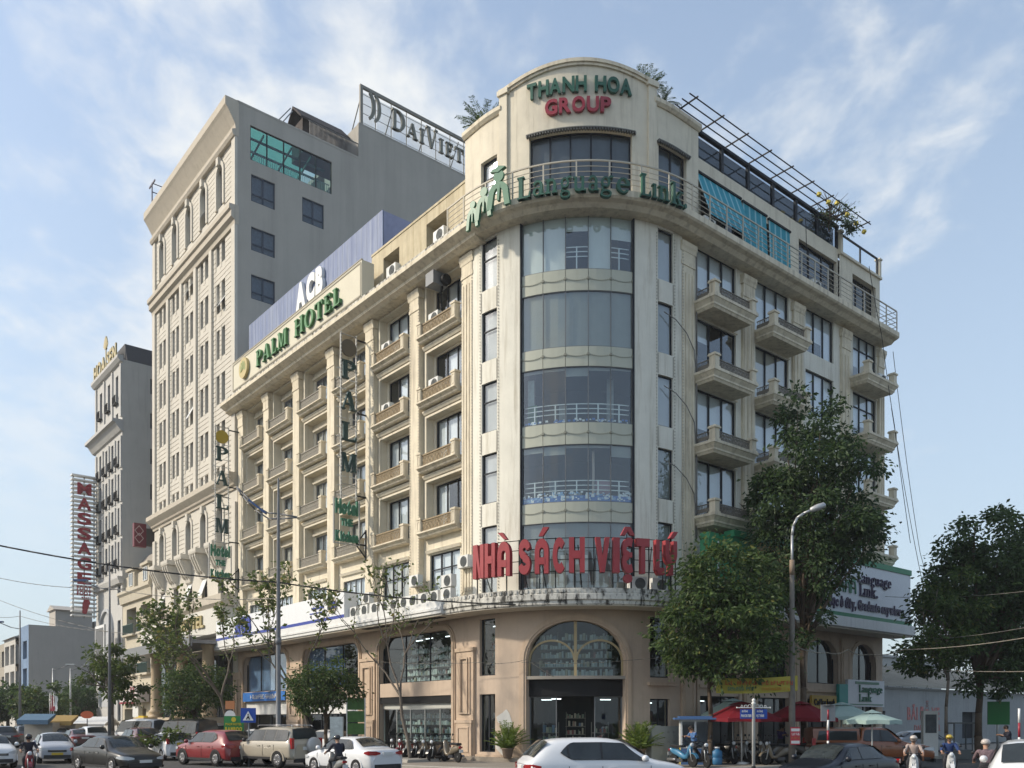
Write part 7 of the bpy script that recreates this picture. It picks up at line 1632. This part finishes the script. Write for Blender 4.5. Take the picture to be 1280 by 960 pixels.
    def surf(x, t):                                       # point on the cabin side at station x, t = 0 roof edge .. 1 belt
        for i in range(len(xs_)-1):
            if xs_[i] <= x <= xs_[i+1]:
                f = (x-xs_[i])/max(1e-6, xs_[i+1]-xs_[i]); A = lerp3(S[i][2], S[i+1][2], f); B_ = lerp3(S[i][3], S[i+1][3], f); return lerp3(A, B_, t)
    xr = X(k['rb']+(k['rr']-k['rb'])*(.62 if k['rb'] > .1 and not pick else .95 if kind != 'suv' else 1.5)); xf = X(k['wb'])-.12; x_rr = X(k['rr']); x_rf = X(k['rf'])
    tail = .35 if kind in ('sedan', 'big_sedan', 'suv') else .12
    def edge(x):
        top, bot = .13, .955
        u = (x-xr)/tail
        if u < 1: v = max(0, u); top = .13+(.46 if kind == 'suv' else .62)*(1-v)**1.6; bot = .955-(.34 if kind == 'suv' else .08)*(1-v)**1.6
        if x > x_rf: v = (x-x_rf)/max(.05, xf-x_rf); top = .13+.78*min(1, v)**1.15
        return top, max(bot, top+.01)
    pl = [X(k['c1']) if k['c1'] > k['rr']+.03 and kind not in ('sedan', 'big_sedan', 'pickup') else None, X(k['b1']), xf-.42 if kind == 'van' else None]
    def strip(name_, x0, x1, off, m, mg=0.0):
        n_ = max(2, int((x1-x0)/.09)); 
        for sg in (1, -1):
            q = MB(); prev = None
            for i in range(n_+1):
                x = x0+(x1-x0)*i/n_; t, b_ = edge(x); t += mg; b_ -= mg*.6
                A, D = surf(x, min(t, b_)), surf(x, b_); cur = [q.pt(A[0], sg*(A[1]+off), A[2]+.006), q.pt(D[0], sg*(D[1]+off), D[2]+.006)]
                if prev: q.face([prev[0], cur[0], cur[1], prev[1]])
                prev = cur
            q.build(name_, m, e)
    strip('window_surround', xr, xf, .020, trim_b)
    cuts_ = [xr+.04]+[p for p in pl if p and xr+.2 < p < xf-.2]+[xf-.05]
    for a_, b2 in zip(cuts_, cuts_[1:]): strip('side_window', a_+(.03 if a_ != cuts_[0] else 0), b2-(.03 if b2 != cuts_[-1] else 0), .026, g_, .035)
    # screens
    def screen(name_, i, j, lo, hi):
        q = MB(); A, B = S[i], S[j]
        mid = S[(i+j)//2] if (i+j) % 2 == 0 else None
        V = []
        for t in (lo, .5, hi):
            def at_(k_):
                if mid: return lerp3(A[k_], mid[k_], t*2) if t <= .5 else lerp3(mid[k_], B[k_], t*2-1)
                return lerp3(A[k_], B[k_], t)
            p0, p1, p2 = at_(0), at_(1), at_(2)
            V.append([(p[0], s*p[1]*.94, p[2]) for p, s in ((p2, -1), (p1, -1), (p0, 1), (p1, 1), (p2, 1))])
        nx = 1 if j > i and st[i][1] > st[j][1] else -1
        I = [[q.pt(p[0]+nx*.016, p[1], p[2]+.02) for p in r_] for r_ in V]
        for a, c_ in zip(I, I[1:]):
            for m_ in range(4): q.face([a[m_], a[m_+1], c_[m_+1], c_[m_]], 0, True)
        q.build(name_, g_, e)
    screen('windscreen', last, wb_i, .08, .93); screen('rear_window', first, rb_i, .10, .88)
    # wheels
    rw = .31 if H_ < 1.6 else .35
    if kind == 'offroad' or pick: rw = .38
    for fx in (.185, .80):
        for sg in (1, -1):
            x, y = X(fx), sg*(w-.09); q = MB(); q.lathe([(rw*.62, -.1), (rw*.93, -.11), (rw, -.07), (rw, .07), (rw*.93, .11), (rw*.62, .1)], 20, axis='y'); t = q.build('wheel', tyre_m, e, (x, y, rw))
            q = MB()
            q.lathe([(.03, sg*.07), (rw*.16, sg*.085), (rw*.17, sg*.06), (rw*.56, sg*.06), (rw*.64, sg*.10), (rw*.60, sg*.11)], 18, axis='y')
            for s5 in range(5): a = 2*pi*s5/5; q.tube((cos(a)*rw*.14, sg*.085, sin(a)*rw*.14), (cos(a)*rw*.6, sg*.098, sin(a)*rw*.6), .03, 5)
            q.build('rim', rim_m, t)
            q = MB()
            for P in ring(x, rw+.01, rw*1.22, rw*1.2, rw*.2, rw*.2, -8, 188, 16): q.prism(P, sg*(w-.03), sg*(w+.018))
            q.build('wheel_arch', trim_b if (clad or kind == 'suv') else col, e)
            q = MB()
            for P in ring(x, rw+.01, rw*1.12, rw*1.1, rw*1.1, rw*1.08, -8, 188, 16): q.prism(P, sg*(w-.03), sg*(w+.004))
            q.build('arch_shadow', trim_b, e)
    # door lines, handles, mirrors
    for sg in (1, -1):
        q = MB()
        for f in (k['c1'], k['b1'], k['wb']-.02): q.box(X(f)-.006, X(f)+.006, sg*(w*1.005)-.003, sg*(w*1.005)+.006, sl+.12, bt-.13)
        q.build('door_gap', trim_b, e)
        for f in (k['c1']+.05, k['b1']+.04): q = MB(); q.box(X(f), X(f)+.2, sg*w-.0, sg*(w+.03) if sg > 0 else sg*w+.0, bt-.2, bt-.16) if sg > 0 else q.box(X(f), X(f)+.2, -(w+.03), -w, bt-.2, bt-.16); q.build('door_handle', chrome if clad else col, e)
        q = MB(); q.lathe([(.03, -.09), (.085, -.05), (.095, 0), (.085, .05), (.03, .09)], 10, axis='y'); q.build('mirror', col if kind != 'offroad' else trim_b, e, (X(k['wb'])-.28, sg*(w+.09), bt+.06))
        q = MB(); q.box(X(.06), X(.94), sg*w*.97-.02, sg*w*.97+.02, sl-.03, sl+.07); q.build('sill', trim_b, e)
        # lamps wrap round the corners of the body
        def lamp(name_, P, z0, z1, m, lift=0.0):
            q = MB(); n_ = len(P); A = []
            for i, (x, y) in enumerate(P):
                u = i/(n_-1); zb, zt = z0+lift*u, z1+lift*u*(1.0 if i < n_-1 else .5)
                if i in (0, n_-1): mid_ = (zb+zt)/2; zb, zt = mid_-.03, mid_+.03
                A.append((q.pt(x, sg*y, zb), q.pt(x, sg*y, zt)))
            for a_, b_ in zip(A, A[1:]): q.face([a_[0], b_[0], b_[1], a_[1]], 0, True)
            return q.build(name_, m, e)
        lamp('headlight', [(X(.996)+.02, .50*w), (X(.988)+.02, .74*w), (X(.965)+.015, .90*w), (X(.93), .965*w+.015), (X(.885), .985*w+.02)], hd-.36, hd-.22, lens_w, .06)
        if kind in ('offroad', 'van', 'pickup', 'hatch'): q = MB(); q.box(X(.0)-.012, X(.028), sg*w*.84-.06, sg*w*.84+.08, .86, bt+.16); q.build('taillight', lens_r, e)
        else: zt_ = (dk if k['rb'] > .1 else bt)-.07; lamp('taillight', [(X(0)-.02, .42*w), (X(0)-.022, .66*w), (X(.008)-.015, .86*w), (X(.03)-.01, .955*w+.012), (X(.075), .99*w+.018)], zt_-.17, zt_-.02, lens_r, .02)
    q = MB(); q.box(X(.985), X(1.0)+.012, -w*.5, w*.5, .56, hd-.32); q.build('grille', trim_b, e); q = MB(); q.box(X(.99), X(1.0)+.02, -w*.72, w*.72, .26, .42); q.box(X(0)-.02, X(.02), -w*.72, w*.72, .26, .44); q.build('bumper_insert', trim_b, e)
    q = MB(); q.box(X(1.0)+.012, X(1.0)+.03, -.25, .25, .42, .53); q.build('number_plate', plate or plate_w, e); q = MB(); zp = .82 if k['rb'] > .1 or pick else .86; q.box(X(0)-.035, X(0)+.03, -.24, .24, zp-.06, zp+.08); q.build('number_plate', plate or plate_w, e)
    q = MB(); q.box(X(1.0)+.005, X(1.0)+.022, -.32, .32, hd-.36, hd-.335); q.build('grille_bar', chrome, e)
    if rails:
        for sg in (1, -1): q = MB(); q.line([(X(k['rr']), sg*w*.6, H_-.02), (X(k['rr'])+.12, sg*w*.6, H_+.05), (X(k['rf'])-.12, sg*w*.6, H_+.05), (X(k['rf']), sg*w*.6, H_-.02)], .022, 6); q.build('roof_rail', rim_m, e)
    if spare: q = MB(); q.lathe([(.02, -.12), (.30, -.12), (.37, -.08), (.38, .02), (.36, .08)], 20, axis='x'); q.build('spare_wheel_cover', spare, e, (X(0)-.1, -.28, .98))
    if pick:                                              # canopy over the bed
        q = MB(); x0, x1 = X(.01), X(.385); q.sweep([(-w*.9, 1.12), (w*.9, 1.12), (w*.76, 1.72), (0, 1.78), (-w*.76, 1.72)], x0, x1); q.build('bed_canopy', col, e)
        for sg in (1, -1): quad('canopy_window', (x0+.15, sg*w*.885, 1.22), (x1-.12, sg*w*.885, 1.22), (x1-.12, sg*w*.80, 1.62), (x0+.25, sg*w*.80, 1.62), g_, e, (0, sg*.012, 0))
    if taxi: q = MB(); q.sweep([(-.09, 0), (.09, 0), (.06, .1), (-.06, .1)], -.2, .2); q.build('roof_lamp', taxi, e, (X(.5), 0, H_+.0), pi/2)
    return e
HL = AL; HLr = AL+pi; HR = atan2(dR.y, dR.x); HRr = HR+pi
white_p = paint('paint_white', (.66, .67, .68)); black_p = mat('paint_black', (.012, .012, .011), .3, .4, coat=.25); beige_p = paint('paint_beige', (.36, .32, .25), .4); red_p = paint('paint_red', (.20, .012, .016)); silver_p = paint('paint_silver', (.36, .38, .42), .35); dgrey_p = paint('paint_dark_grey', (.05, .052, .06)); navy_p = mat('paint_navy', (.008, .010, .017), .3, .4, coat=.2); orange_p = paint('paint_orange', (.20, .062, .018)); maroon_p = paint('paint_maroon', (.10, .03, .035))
car('white crossover driving right across the foreground before the shop entrance', 'suv', white_p, (2.42, 23.3, -.02), radians(12), rails=False)
car('black sedan with chrome grille turning in the left foreground', 'big_sedan', black_p, AT(146, 35.5, 0), radians(-40), clad=True)
car('silver-blue small hatchback with yellow plate behind the red scooter', 'hatch', silver_p, AT(67, 43, 0), radians(-57), plate=plate_y)
car('white hatchback cut by the left edge', 'hatch', white_p, AT(-12, 38.5, 0), radians(-50))
car('dark blue-grey car in the second row near the left edge', 'suv', dgrey_p, AT(29, 74, 0), HL)
car('grey suv far back left of the white suv', 'suv', paint('paint_grey', (.16, .16, .15)), AT(69, 84, 0), HL)
car('dark maroon sedan seen from behind in the second row at left', 'sedan', maroon_p, AT(97, 63, 0), HL)
car('silver sedan far back between the suvs at left', 'sedan', silver_p, AT(77, 72, 0), HL)
car('white suv with dark rear window far back at left', 'suv', white_p, AT(113, 64, 0), HL)
car('dark car at the left edge behind the white hatchback', 'suv', dgrey_p, AT(2, 66, 0), HL)
car('white minivan parked before the portico', 'van', white_p, AT(176, 63, 0), HL+radians(18), cat='van')
car('dark red suv with dark rear window behind the black sedan', 'suv', maroon_p, AT(174, 53, 0), HL)
car('white taxi hatchback with yellow plate beside the black sedan', 'hatch', white_p, AT(211, 46, 0), HL+radians(2), plate=plate_y, taxi=dgreen_s)
car('red crossover left of the beige off-road car', 'suv', red_p, AT(270, 40.5, 0), radians(141))
car('black minivan parked under the clipped tree', 'van', black_p, AT(232, 56, 0), HL+radians(14), cat='van')
car('silver-white suv behind the red crossover', 'offroad', paint('paint_pearl', (.5, .5, .5)), AT(262, 57, 0), HL+radians(5), rails=True)
car('beige off-road car with spare wheel cover on its back', 'offroad', beige_p, AT(341, 39, 0), radians(143), rails=True, spare=paint('paint_spare', (.40, .40, .39), .3))
car('white sedan parked on the forecourt before the bank', 'sedan', white_p, AT(410, 47, .12), HL+radians(5))
car('small white car half hidden behind the green sign boards', 'hatch', white_p, AT(320, 51, .1), HL)
car('white sedan in the centre left foreground, motorcyclist beside it', 'sedan', white_p, AT(440, 34, 0), radians(137))
car('dark navy sedan in the right foreground', 'sedan', navy_p, AT(1048, 27, -.08), HRr-radians(4))
car('orange pickup truck with bed canopy under the pale parasol', 'pickup', orange_p, AT(1085, 38.5, -.0), radians(-4), cat='pickup truck')
car('white suv cut by the right edge', 'suv', white_p, AT(1290, 20.5, 0), radians(61))
car('pale car parked far back before the parking wall', 'sedan', silver_p, AT(1150, 52, 0), radians(10))

# ------------------------------------------------------------------ people
skin_m = mat('skin', (.36, .21, .14), .6, .3); hair_m = mat('hair', (.015, .012, .01), .7); trouser = mat('dark_trousers', (.03, .03, .035), .85); shoe = mat('shoe', (.03, .025, .02), .6)
def body_mesh(J, E, jacket, trousers=None):
    names = list(J); me = bpy.data.meshes.new('b'); me.from_pydata([J[n][:3] for n in names], [(names.index(a), names.index(b)) for a, b in E], []); me.update()
    ob = bpy.data.objects.new('b', me); COL.objects.link(ob); md = ob.modifiers.new('s', 'SKIN')
    sv = me.skin_vertices[0].data
    for i, n in enumerate(names): r_ = J[n][3]; sv[i].radius = (r_, J[n][4] if len(J[n]) > 4 else r_); sv[i].use_root = (n == 'pelvis')
    md.use_smooth_shade = True; sb = ob.modifiers.new('u', 'SUBSURF'); sb.levels = 2; sb.render_levels = 2
    dg_ = bpy.context.evaluated_depsgraph_get(); m2 = bpy.data.meshes.new_from_object(ob.evaluated_get(dg_)); bpy.data.objects.remove(ob)
    m2.materials.clear()
    for m_ in (jacket, trousers or trouser, skin_m, shoe): m2.materials.append(m_)
    pz = J['pelvis'][2]; nz = J['neck']; hands = [Vector(J['hand'+s][:3]) for s in 'LR']; feet = [Vector(J['toe'+s][:3]).lerp(Vector(J['ankle'+s][:3]), .4) for s in 'LR']; legs = [Vector(J[a+s][:3]) for a in ('knee', 'ankle') for s in 'LR']
    chest = Vector(J['chest'][:3]); el = [Vector(J['elbow'+s][:3]) for s in 'LR']; nk = Vector(nz[:3]); hd_ = Vector(J['head'][:3])
    for p in m2.polygons:
        c_ = p.center; i = 0
        dmin = {0: min([(c_-chest).length]+[(c_-x).length for x in el]), 1: min([(c_-x).length for x in legs]+[(c_-Vector(J['pelvis'][:3])-Vector((0, 0, -.06))).length]), 2: min((c_-hd_).length, *[(c_-h).length*1.3 for h in hands]), 3: min((c_-f).length*1.4 for f in feet)}
        i = min(dmin, key=dmin.get); p.material_index = i; p.use_smooth = True
    return m2
EDG = [('pelvis', 'chest'), ('chest', 'neck'), ('neck', 'head'), ('head', 'crown'), ('chest', 'shL'), ('chest', 'shR'), ('shL', 'elbowL'), ('shR', 'elbowR'), ('elbowL', 'handL'), ('elbowR', 'handR'), ('pelvis', 'hipL'), ('pelvis', 'hipR'), ('hipL', 'kneeL'), ('hipR', 'kneeR'), ('kneeL', 'ankleL'), ('kneeR', 'ankleR'), ('ankleL', 'toeL'), ('ankleR', 'toeR'), ('handL', 'fingL'), ('handR', 'fingR')]
def seated(lean=.06):
    J = dict(pelvis=(-.22, 0, .86, .15, .13), chest=(-.2+lean, 0, 1.22, .17, .12), neck=(-.17+lean*1.6, 0, 1.44, .06), head=(-.13+lean*1.7, 0, 1.58, .095), crown=(-.13+lean*1.7, 0, 1.66, .085))
    for s, y in (('L', 1), ('R', -1)):
        J['sh'+s] = (-.18+lean, y*.19, 1.37, .075); J['elbow'+s] = (.06, y*.30, 1.12, .055); J['hand'+s] = (.36, y*.31, 1.05, .036); J['fing'+s] = (.43, y*.30, 1.03, .028)
        J['hip'+s] = (-.15, y*.11, .82, .10); J['knee'+s] = (.22, y*.2, .74, .075); J['ankle'+s] = (.12, y*.17, .36, .05); J['toe'+s] = (.30, y*.18, .31, .04)
    return J
def standing():
    J = dict(pelvis=(0, 0, .93, .14, .11), chest=(.06, 0, 1.28, .17, .11), neck=(.12, 0, 1.47, .06), head=(.17, 0, 1.58, .092), crown=(.2, 0, 1.67, .08))
    for s, y in (('L', 1), ('R', -1)):
        J['sh'+s] = (.07, y*.19, 1.41, .07); J['elbow'+s] = (.2, y*.27, 1.18, .05); J['hand'+s] = (.42, y*.14, 1.26, .034); J['fing'+s] = (.49, y*.1, 1.29, .026)
        J['hip'+s] = (0, y*.1, .88, .09); J['knee'+s] = (.03, y*.12, .5, .065); J['ankle'+s] = (-.02, y*.13, .09, .045); J['toe'+s] = (.14, y*.15, .05, .04)
    return J
def fingers(par, J, m_):
    for s, y in (('L', 1), ('R', -1)):
        c = MB(); h = Vector(J['fing'+s][:3])
        for i in range(4): b_ = h+Vector((.0, (i-1.5)*.02, 0)); c.line([b_, b_+Vector((.035, 0, -.01-.003*i)), b_+Vector((.045, 0, -.045)), b_+Vector((.02, 0, -.06))], .009, 5)
        b_ = h+Vector((-.03, -y*.03, 0)); c.line([b_, b_+Vector((.03, -y*.03, -.01)), b_+Vector((.05, -y*.03, -.03))], .01, 5); c.build('fingers', m_, par)
def person(label, pos, heading, jacket, helmet=None, J=None, trousers=None, hair=False, mask=None):
    J = J or seated(); e = empty('person', pos, heading, label, 'person', 'people in the street'); put('body', body_mesh(J, EDG, jacket, trousers), e); fingers(e, J, skin_m); hx, hy, hz = J['head'][:3]
    c = MB()                                             # face: nose, eyes, mouth, ears
    c.tube((hx+.085, 0, hz+.03), (hx+.115, 0, hz-.01), .014, 6)
    for y in (-.035, .035): c.lathe([(.003, -.006), (.013, 0), (.003, .006)], 6, (hx+.092, y, hz+.03), axis='x', m=1); c.lathe([(.01, -.01), (.025, 0), (.01, .01)], 6, (hx+.0, y*2.85, hz), axis='y')
    c.box(hx+.088, hx+.096, -.025, .025, hz-.05, hz-.042, 1); c.build('face', [skin_m, hair_m], e)
    if mask: c = MB(); c.lathe([(.09, -.075), (.103, -.03), (.103, .0), (.09, .01)], 14, (hx+.005, 0, hz)); c.build('face_mask', mask, e)
    if helmet:
        c = MB(); c.lathe([(.118, -.02), (.126, .03), (.12, .075), (.098, .11), (.056, .135), (.01, .142)], 18, (hx-.01, 0, hz+.0)); c.lathe([(.1, -.01), (.14, -.02), (.14, 0)], 10, (hx+.07, 0, hz+.045)); c.build('helmet', helmet, e)
        c = MB(); 
        for y in (-1, 1): c.line([(hx, y*.12, hz), (hx+.04, y*.08, hz-.09), (hx+.05, 0, hz-.115)], .008, 5)
        c.build('chin_strap', trim_b, e)
    if hair: c = MB(); c.lathe([(.1, -.03), (.108, .03), (.1, .08), (.07, .12), (.01, .135)], 16, (hx-.018, 0, hz)); c.build('hair', hair_m, e)
    return e

# ------------------------------------------------------------------ motorbikes
def bike_proto(col, col2, kind='scooter'):
    e = empty('motorbike')
    for x, n_ in ((.62, 'front_wheel'), (-.62, 'rear_wheel')):
        r_ = .27; c = MB(); c.lathe([(r_*.72, -.04), (r_*.95, -.045), (r_, 0), (r_*.95, .045), (r_*.72, .04)], 18, axis='y'); t = c.build(n_, tyre_m, e, (x, 0, r_)); c = MB(); c.lathe([(.03, -.05), (.05, -.03), (r_*.7, -.03), (r_*.74, 0), (r_*.7, .03), (.05, .03), (.03, .05)], 14, axis='y'); c.build('rim', rim_m, t)
    c = MB()
    if kind == 'scooter':
        sec = [(-.78, .62, .80, .07), (-.6, .50, .80, .13), (-.3, .42, .76, .15), (-.1, .34, .62, .14), (.1, .28, .40, .14), (.3, .28, .42, .13), (.42, .34, .80, .17), (.5, .52, 1.0, .14), (.56, .72, 1.04, .08)]
    else:
        sec = [(-.85, .66, .78, .06), (-.6, .52, .76, .10), (-.3, .44, .72, .11), (-.05, .34, .60, .10), (.15, .32, .50, .08), (.3, .36, .62, .08), (.42, .46, .86, .15), (.5, .60, .98, .12), (.56, .78, 1.02, .06)]
    R_ = []
    for x, z0, z1, w in sec: R_.append([c.pt(x, y*w, z0+(z1-z0)*t) for y, t in ((-.7, 0), (-1, .35), (-.9, .8), (-.4, 1), (.4, 1), (.9, .8), (1, .35), (.7, 0))])
    for a, b in zip(R_, R_[1:]):
        for i in range(8): j = (i+1) % 8; c.face([a[i], a[j], b[j], b[i]], 0, True)
    c.face(R_[0]); c.face(R_[-1][::-1]); c.build('fairing', col, e)
    c = MB(); c.sweep([(-.12, .80), (.12, .80), (.14, .86), (.08, .90), (-.08, .90), (-.14, .86)], -.72, .02); c.build('seat', trim_b, e)
    c = MB(); c.lathe([(.01, 0), (.06, .02), (.06, .5), (.045, .56)], 10, (-.85, -.16, .3), axis='x'); c.build('exhaust', rim_m, e)
    c = MB(); [c.line([(.62, y, .27), (.5, y, .85)], .025, 6) for y in (-.07, .07)]; c.build('fork', steel_p, e)
    c = MB()
    for P in ring(.62, .27, .34, .34, .04, .04, 20, 160, 10): c.prism(P, -.07, .07)
    c.build('front_mudguard', col, e)
    c = MB(); c.line([(.33, -.34, 1.03), (.44, -.18, 1.06), (.47, 0, 1.02), (.44, .18, 1.06), (.33, .34, 1.03)], .018, 6); hb = c.build('handlebar', trim_b, e)
    for y in (-1, 1): c = MB(); c.line([(.42, y*.22, 1.06), (.40, y*.30, 1.24)], .008, 5); c.lathe([(.02, -.015), (.055, 0), (.02, .015)], 10, (.39, y*.32, 1.27), axis='x'); c.build('mirror', trim_b, hb)
    c = MB(); c.lathe([(.02, -.05), (.09, -.03), (.085, .02), (.03, .05)], 12, (.57, 0, .93), axis='x'); c.build('headlight', lens_w, e)
    c = MB(); c.box(-.87, -.80, -.08, .08, .66, .74); c.build('taillight', lens_r, e)
    c = MB(); c.box(-.9, -.885, -.1, .1, .46, .60); c.build('number_plate', plate_w, e)
    c = MB(); c.box(-.3, .1, -.13, .13, .20, .34); c.build('engine', dgrey_p, e)
    return e
bk = {n_: bike_proto(mat('bike_'+n_, col, .3, .5, coat=.5), None, kd) for n_, col, kd in (('red', (.16, .012, .02), 'scooter'), ('white', (.62, .63, .63), 'scooter'), ('black', (.015, .015, .017), 'scooter'), ('blue', (.04, .16, .28), 'bike'), ('grey', (.20, .20, .19), 'scooter'), ('bronze', (.17, .14, .10), 'scooter'))}
def bike(n_, pos, heading, label, lean=0):
    c = copy_tree(bk[n_], pos, heading, label, 'motorbikes'); c['category'] = 'motorbike'; c.rotation_euler = (lean, 0, heading); return c
# riders: heading angle, vehicle and person share the position
def pair(n_, px, d, heading, blabel, plabel, jacket, helmet, **kw):
    p = AT(px, d, 0); b_ = bike(n_, p, heading, blabel); b_.scale = (.93, .93, .93); h_ = person(plabel, (p[0], p[1], -.02), heading, jacket, helmet, **kw); h_.scale = (.93, .93, .93)
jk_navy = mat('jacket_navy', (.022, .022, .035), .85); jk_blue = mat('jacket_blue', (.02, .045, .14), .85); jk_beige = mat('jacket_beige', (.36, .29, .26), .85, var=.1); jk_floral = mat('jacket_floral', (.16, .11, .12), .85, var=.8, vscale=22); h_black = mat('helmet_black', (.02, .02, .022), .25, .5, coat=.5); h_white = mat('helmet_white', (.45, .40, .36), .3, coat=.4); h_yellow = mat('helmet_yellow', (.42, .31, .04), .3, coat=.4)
pair('red', 36, 32.5, radians(-57), 'red scooter ridden towards the view at far left', 'rider in dark jacket and black helmet on the red scooter', jk_navy, h_black, mask=jk_navy)
pair('grey', 421, 30.5, radians(122), 'grey motorbike ridden beside the white sedan', 'rider in dark jacket and black helmet seen from behind beside the white sedan', jk_navy, h_black)
pair('white', 1142, 29.5, radians(-114), 'white scooter at right carrying the rider in beige', 'rider in beige jacket with white helmet on a white scooter', jk_beige, h_white, mask=jk_beige)
pair('white', 1187, 31, radians(-110), 'white scooter under the yellow-helmeted rider', 'rider in blue jacket and yellow helmet riding towards the view', jk_blue, h_yellow)
pair('black', 1232, 24, radians(63), 'dark scooter under the rider in patterned jacket', 'rider in patterned jacket and pale helmet seen from behind', jk_floral, h_white)
p = AT(868, 36.6, .15); person('man in light blue shirt bending over his phone by the guard booth', p, radians(200), mat('shirt_blue', (.07, .15, .32), .85), None, standing(), None, True)
p = AT(975, 41.0, .15); person('person in purple top standing among the parked motorbikes under the red parasol', p, radians(-60), mat('shirt_purple', (.05, .03, .13), .85), None, standing(), None, True)
p = AT(1262, 40, .15); person('person in dark clothes and cap walking by the green board', p, radians(170), jk_navy, None, standing(), None, True)
bike('blue', AT(854, 36.0, .15), radians(-62), 'light blue motorbike parked by the tree trunk'); bike('black', AT(874, 35.6, .15), radians(-72), 'black motorbike parked right of the light blue one')
sh = ['black', 'red', 'grey', 'black', 'bronze', 'black']
for i in range(7):
    s = 3.5-i*0.70; p = LP(s, 2.3, .15)
    if i == 6: bike('bronze', LP(-1.0, 2.3, .15), HL-radians(5), 'bronze scooter parked sideways at the right end of the shop row')
    else: bike(sh[i], p, atan2(nL.y, nL.x)+radians(18), '%s scooter, %s from the left in the row before the shop window' % (sh[i], ordn[i]))
for i, (px, d, n_, h) in enumerate(((908, 38.6, 'black', -70), (922, 38.9, 'grey', -60), (934, 39.2, 'black', -75), (950, 38.8, 'black', -65), (962, 38.4, 'bronze', -150), (1012, 39, 'grey', -60), (972, 37.6, 'bronze', -160), (1128, 38, 'grey', 200))):
    bike(n_, AT(px, d, .15), radians(h), '%s motorbike, %s from the left in the crowd under the red parasols' % (n_, ordn[i]) if i < 7 else 'grey motorbike parked behind the white scooter at right')
for b in bk.values():
    def rmt(o):
        for ch in list(o.children): rmt(ch)
        bpy.data.objects.remove(o)
    rmt(b)
# blue water drum and yard kiosk
e = empty('plastic_drum', AT(896, 37.5, .15), 0, 'blue plastic drum beside the parasol foot', 'drum'); c = MB(); c.lathe([(.2, 0), (.23, .05), (.24, .3), (.22, .32), (.24, .35), (.23, .6), (.12, .66), (.12, .72)], 16); c.build('drum_body', mat('drum_blue', (.03, .14, .28), .5), e); c = MB(); c.lathe([(.13, .72), (.13, .78), (.02, .79)], 12); c.build('lid', white_t, e)
e = empty('ticket_machine', AT(1162, 47, 0), 0, 'white ticket stand with a dark picture before the parking wall', 'stand'); c = MB(); c.box(-.4, .4, -.15, .15, .0, 2.6); c.build('casing', whitemetal, e); c = MB(); c.box(-.3, .3, -.17, -.15, 1.4, 2.4); c.build('picture', mat('stand_picture', (.08, .09, .1), .5, var=.5, vscale=4), e)
e = empty('glass_cabinet', AT(1200, 47, 0), 0, 'glass street cabinet with flat roof behind the yellow-helmeted rider', 'cabinet'); c = MB(); [c.box(x-.03, x+.03, y-.03, y+.03, 0, 1.9) for x in (-.5, .5) for y in (-.35, .35)]; c.box(-.5, .5, -.35, .35, 0, .5); c.box(-.62, .62, -.45, .45, 1.9, 1.97); c.build('frame', mat('cabinet_grey', (.12, .13, .13), .6), e); c = MB(); c.poly([(-.48, -.34, .5), (.48, -.34, .5), (.48, -.34, 1.88), (-.48, -.34, 1.88)]); c.build('pane', g_dark, e)
# ------------------------------------------------------------------ hazy air
c = MB(); c.box(-190, 150, -30, 260, -1.0, 62.0)
hz = c.build('haze', []); struct(hz, 'stuff')
hm = bpy.data.materials.new('haze_air'); hm.use_nodes = True; t = hm.node_tree; t.nodes.clear()
o_ = t.nodes.new('ShaderNodeOutputMaterial'); pv = t.nodes.new('ShaderNodeVolumePrincipled')
pv.inputs['Color'].default_value = (0.86, 0.88, 0.9, 1); pv.inputs['Density'].default_value = 0.00042; pv.inputs['Anisotropy'].default_value = 0.3
t.links.new(pv.outputs[0], o_.inputs['Volume']); hz.data.materials.append(hm)
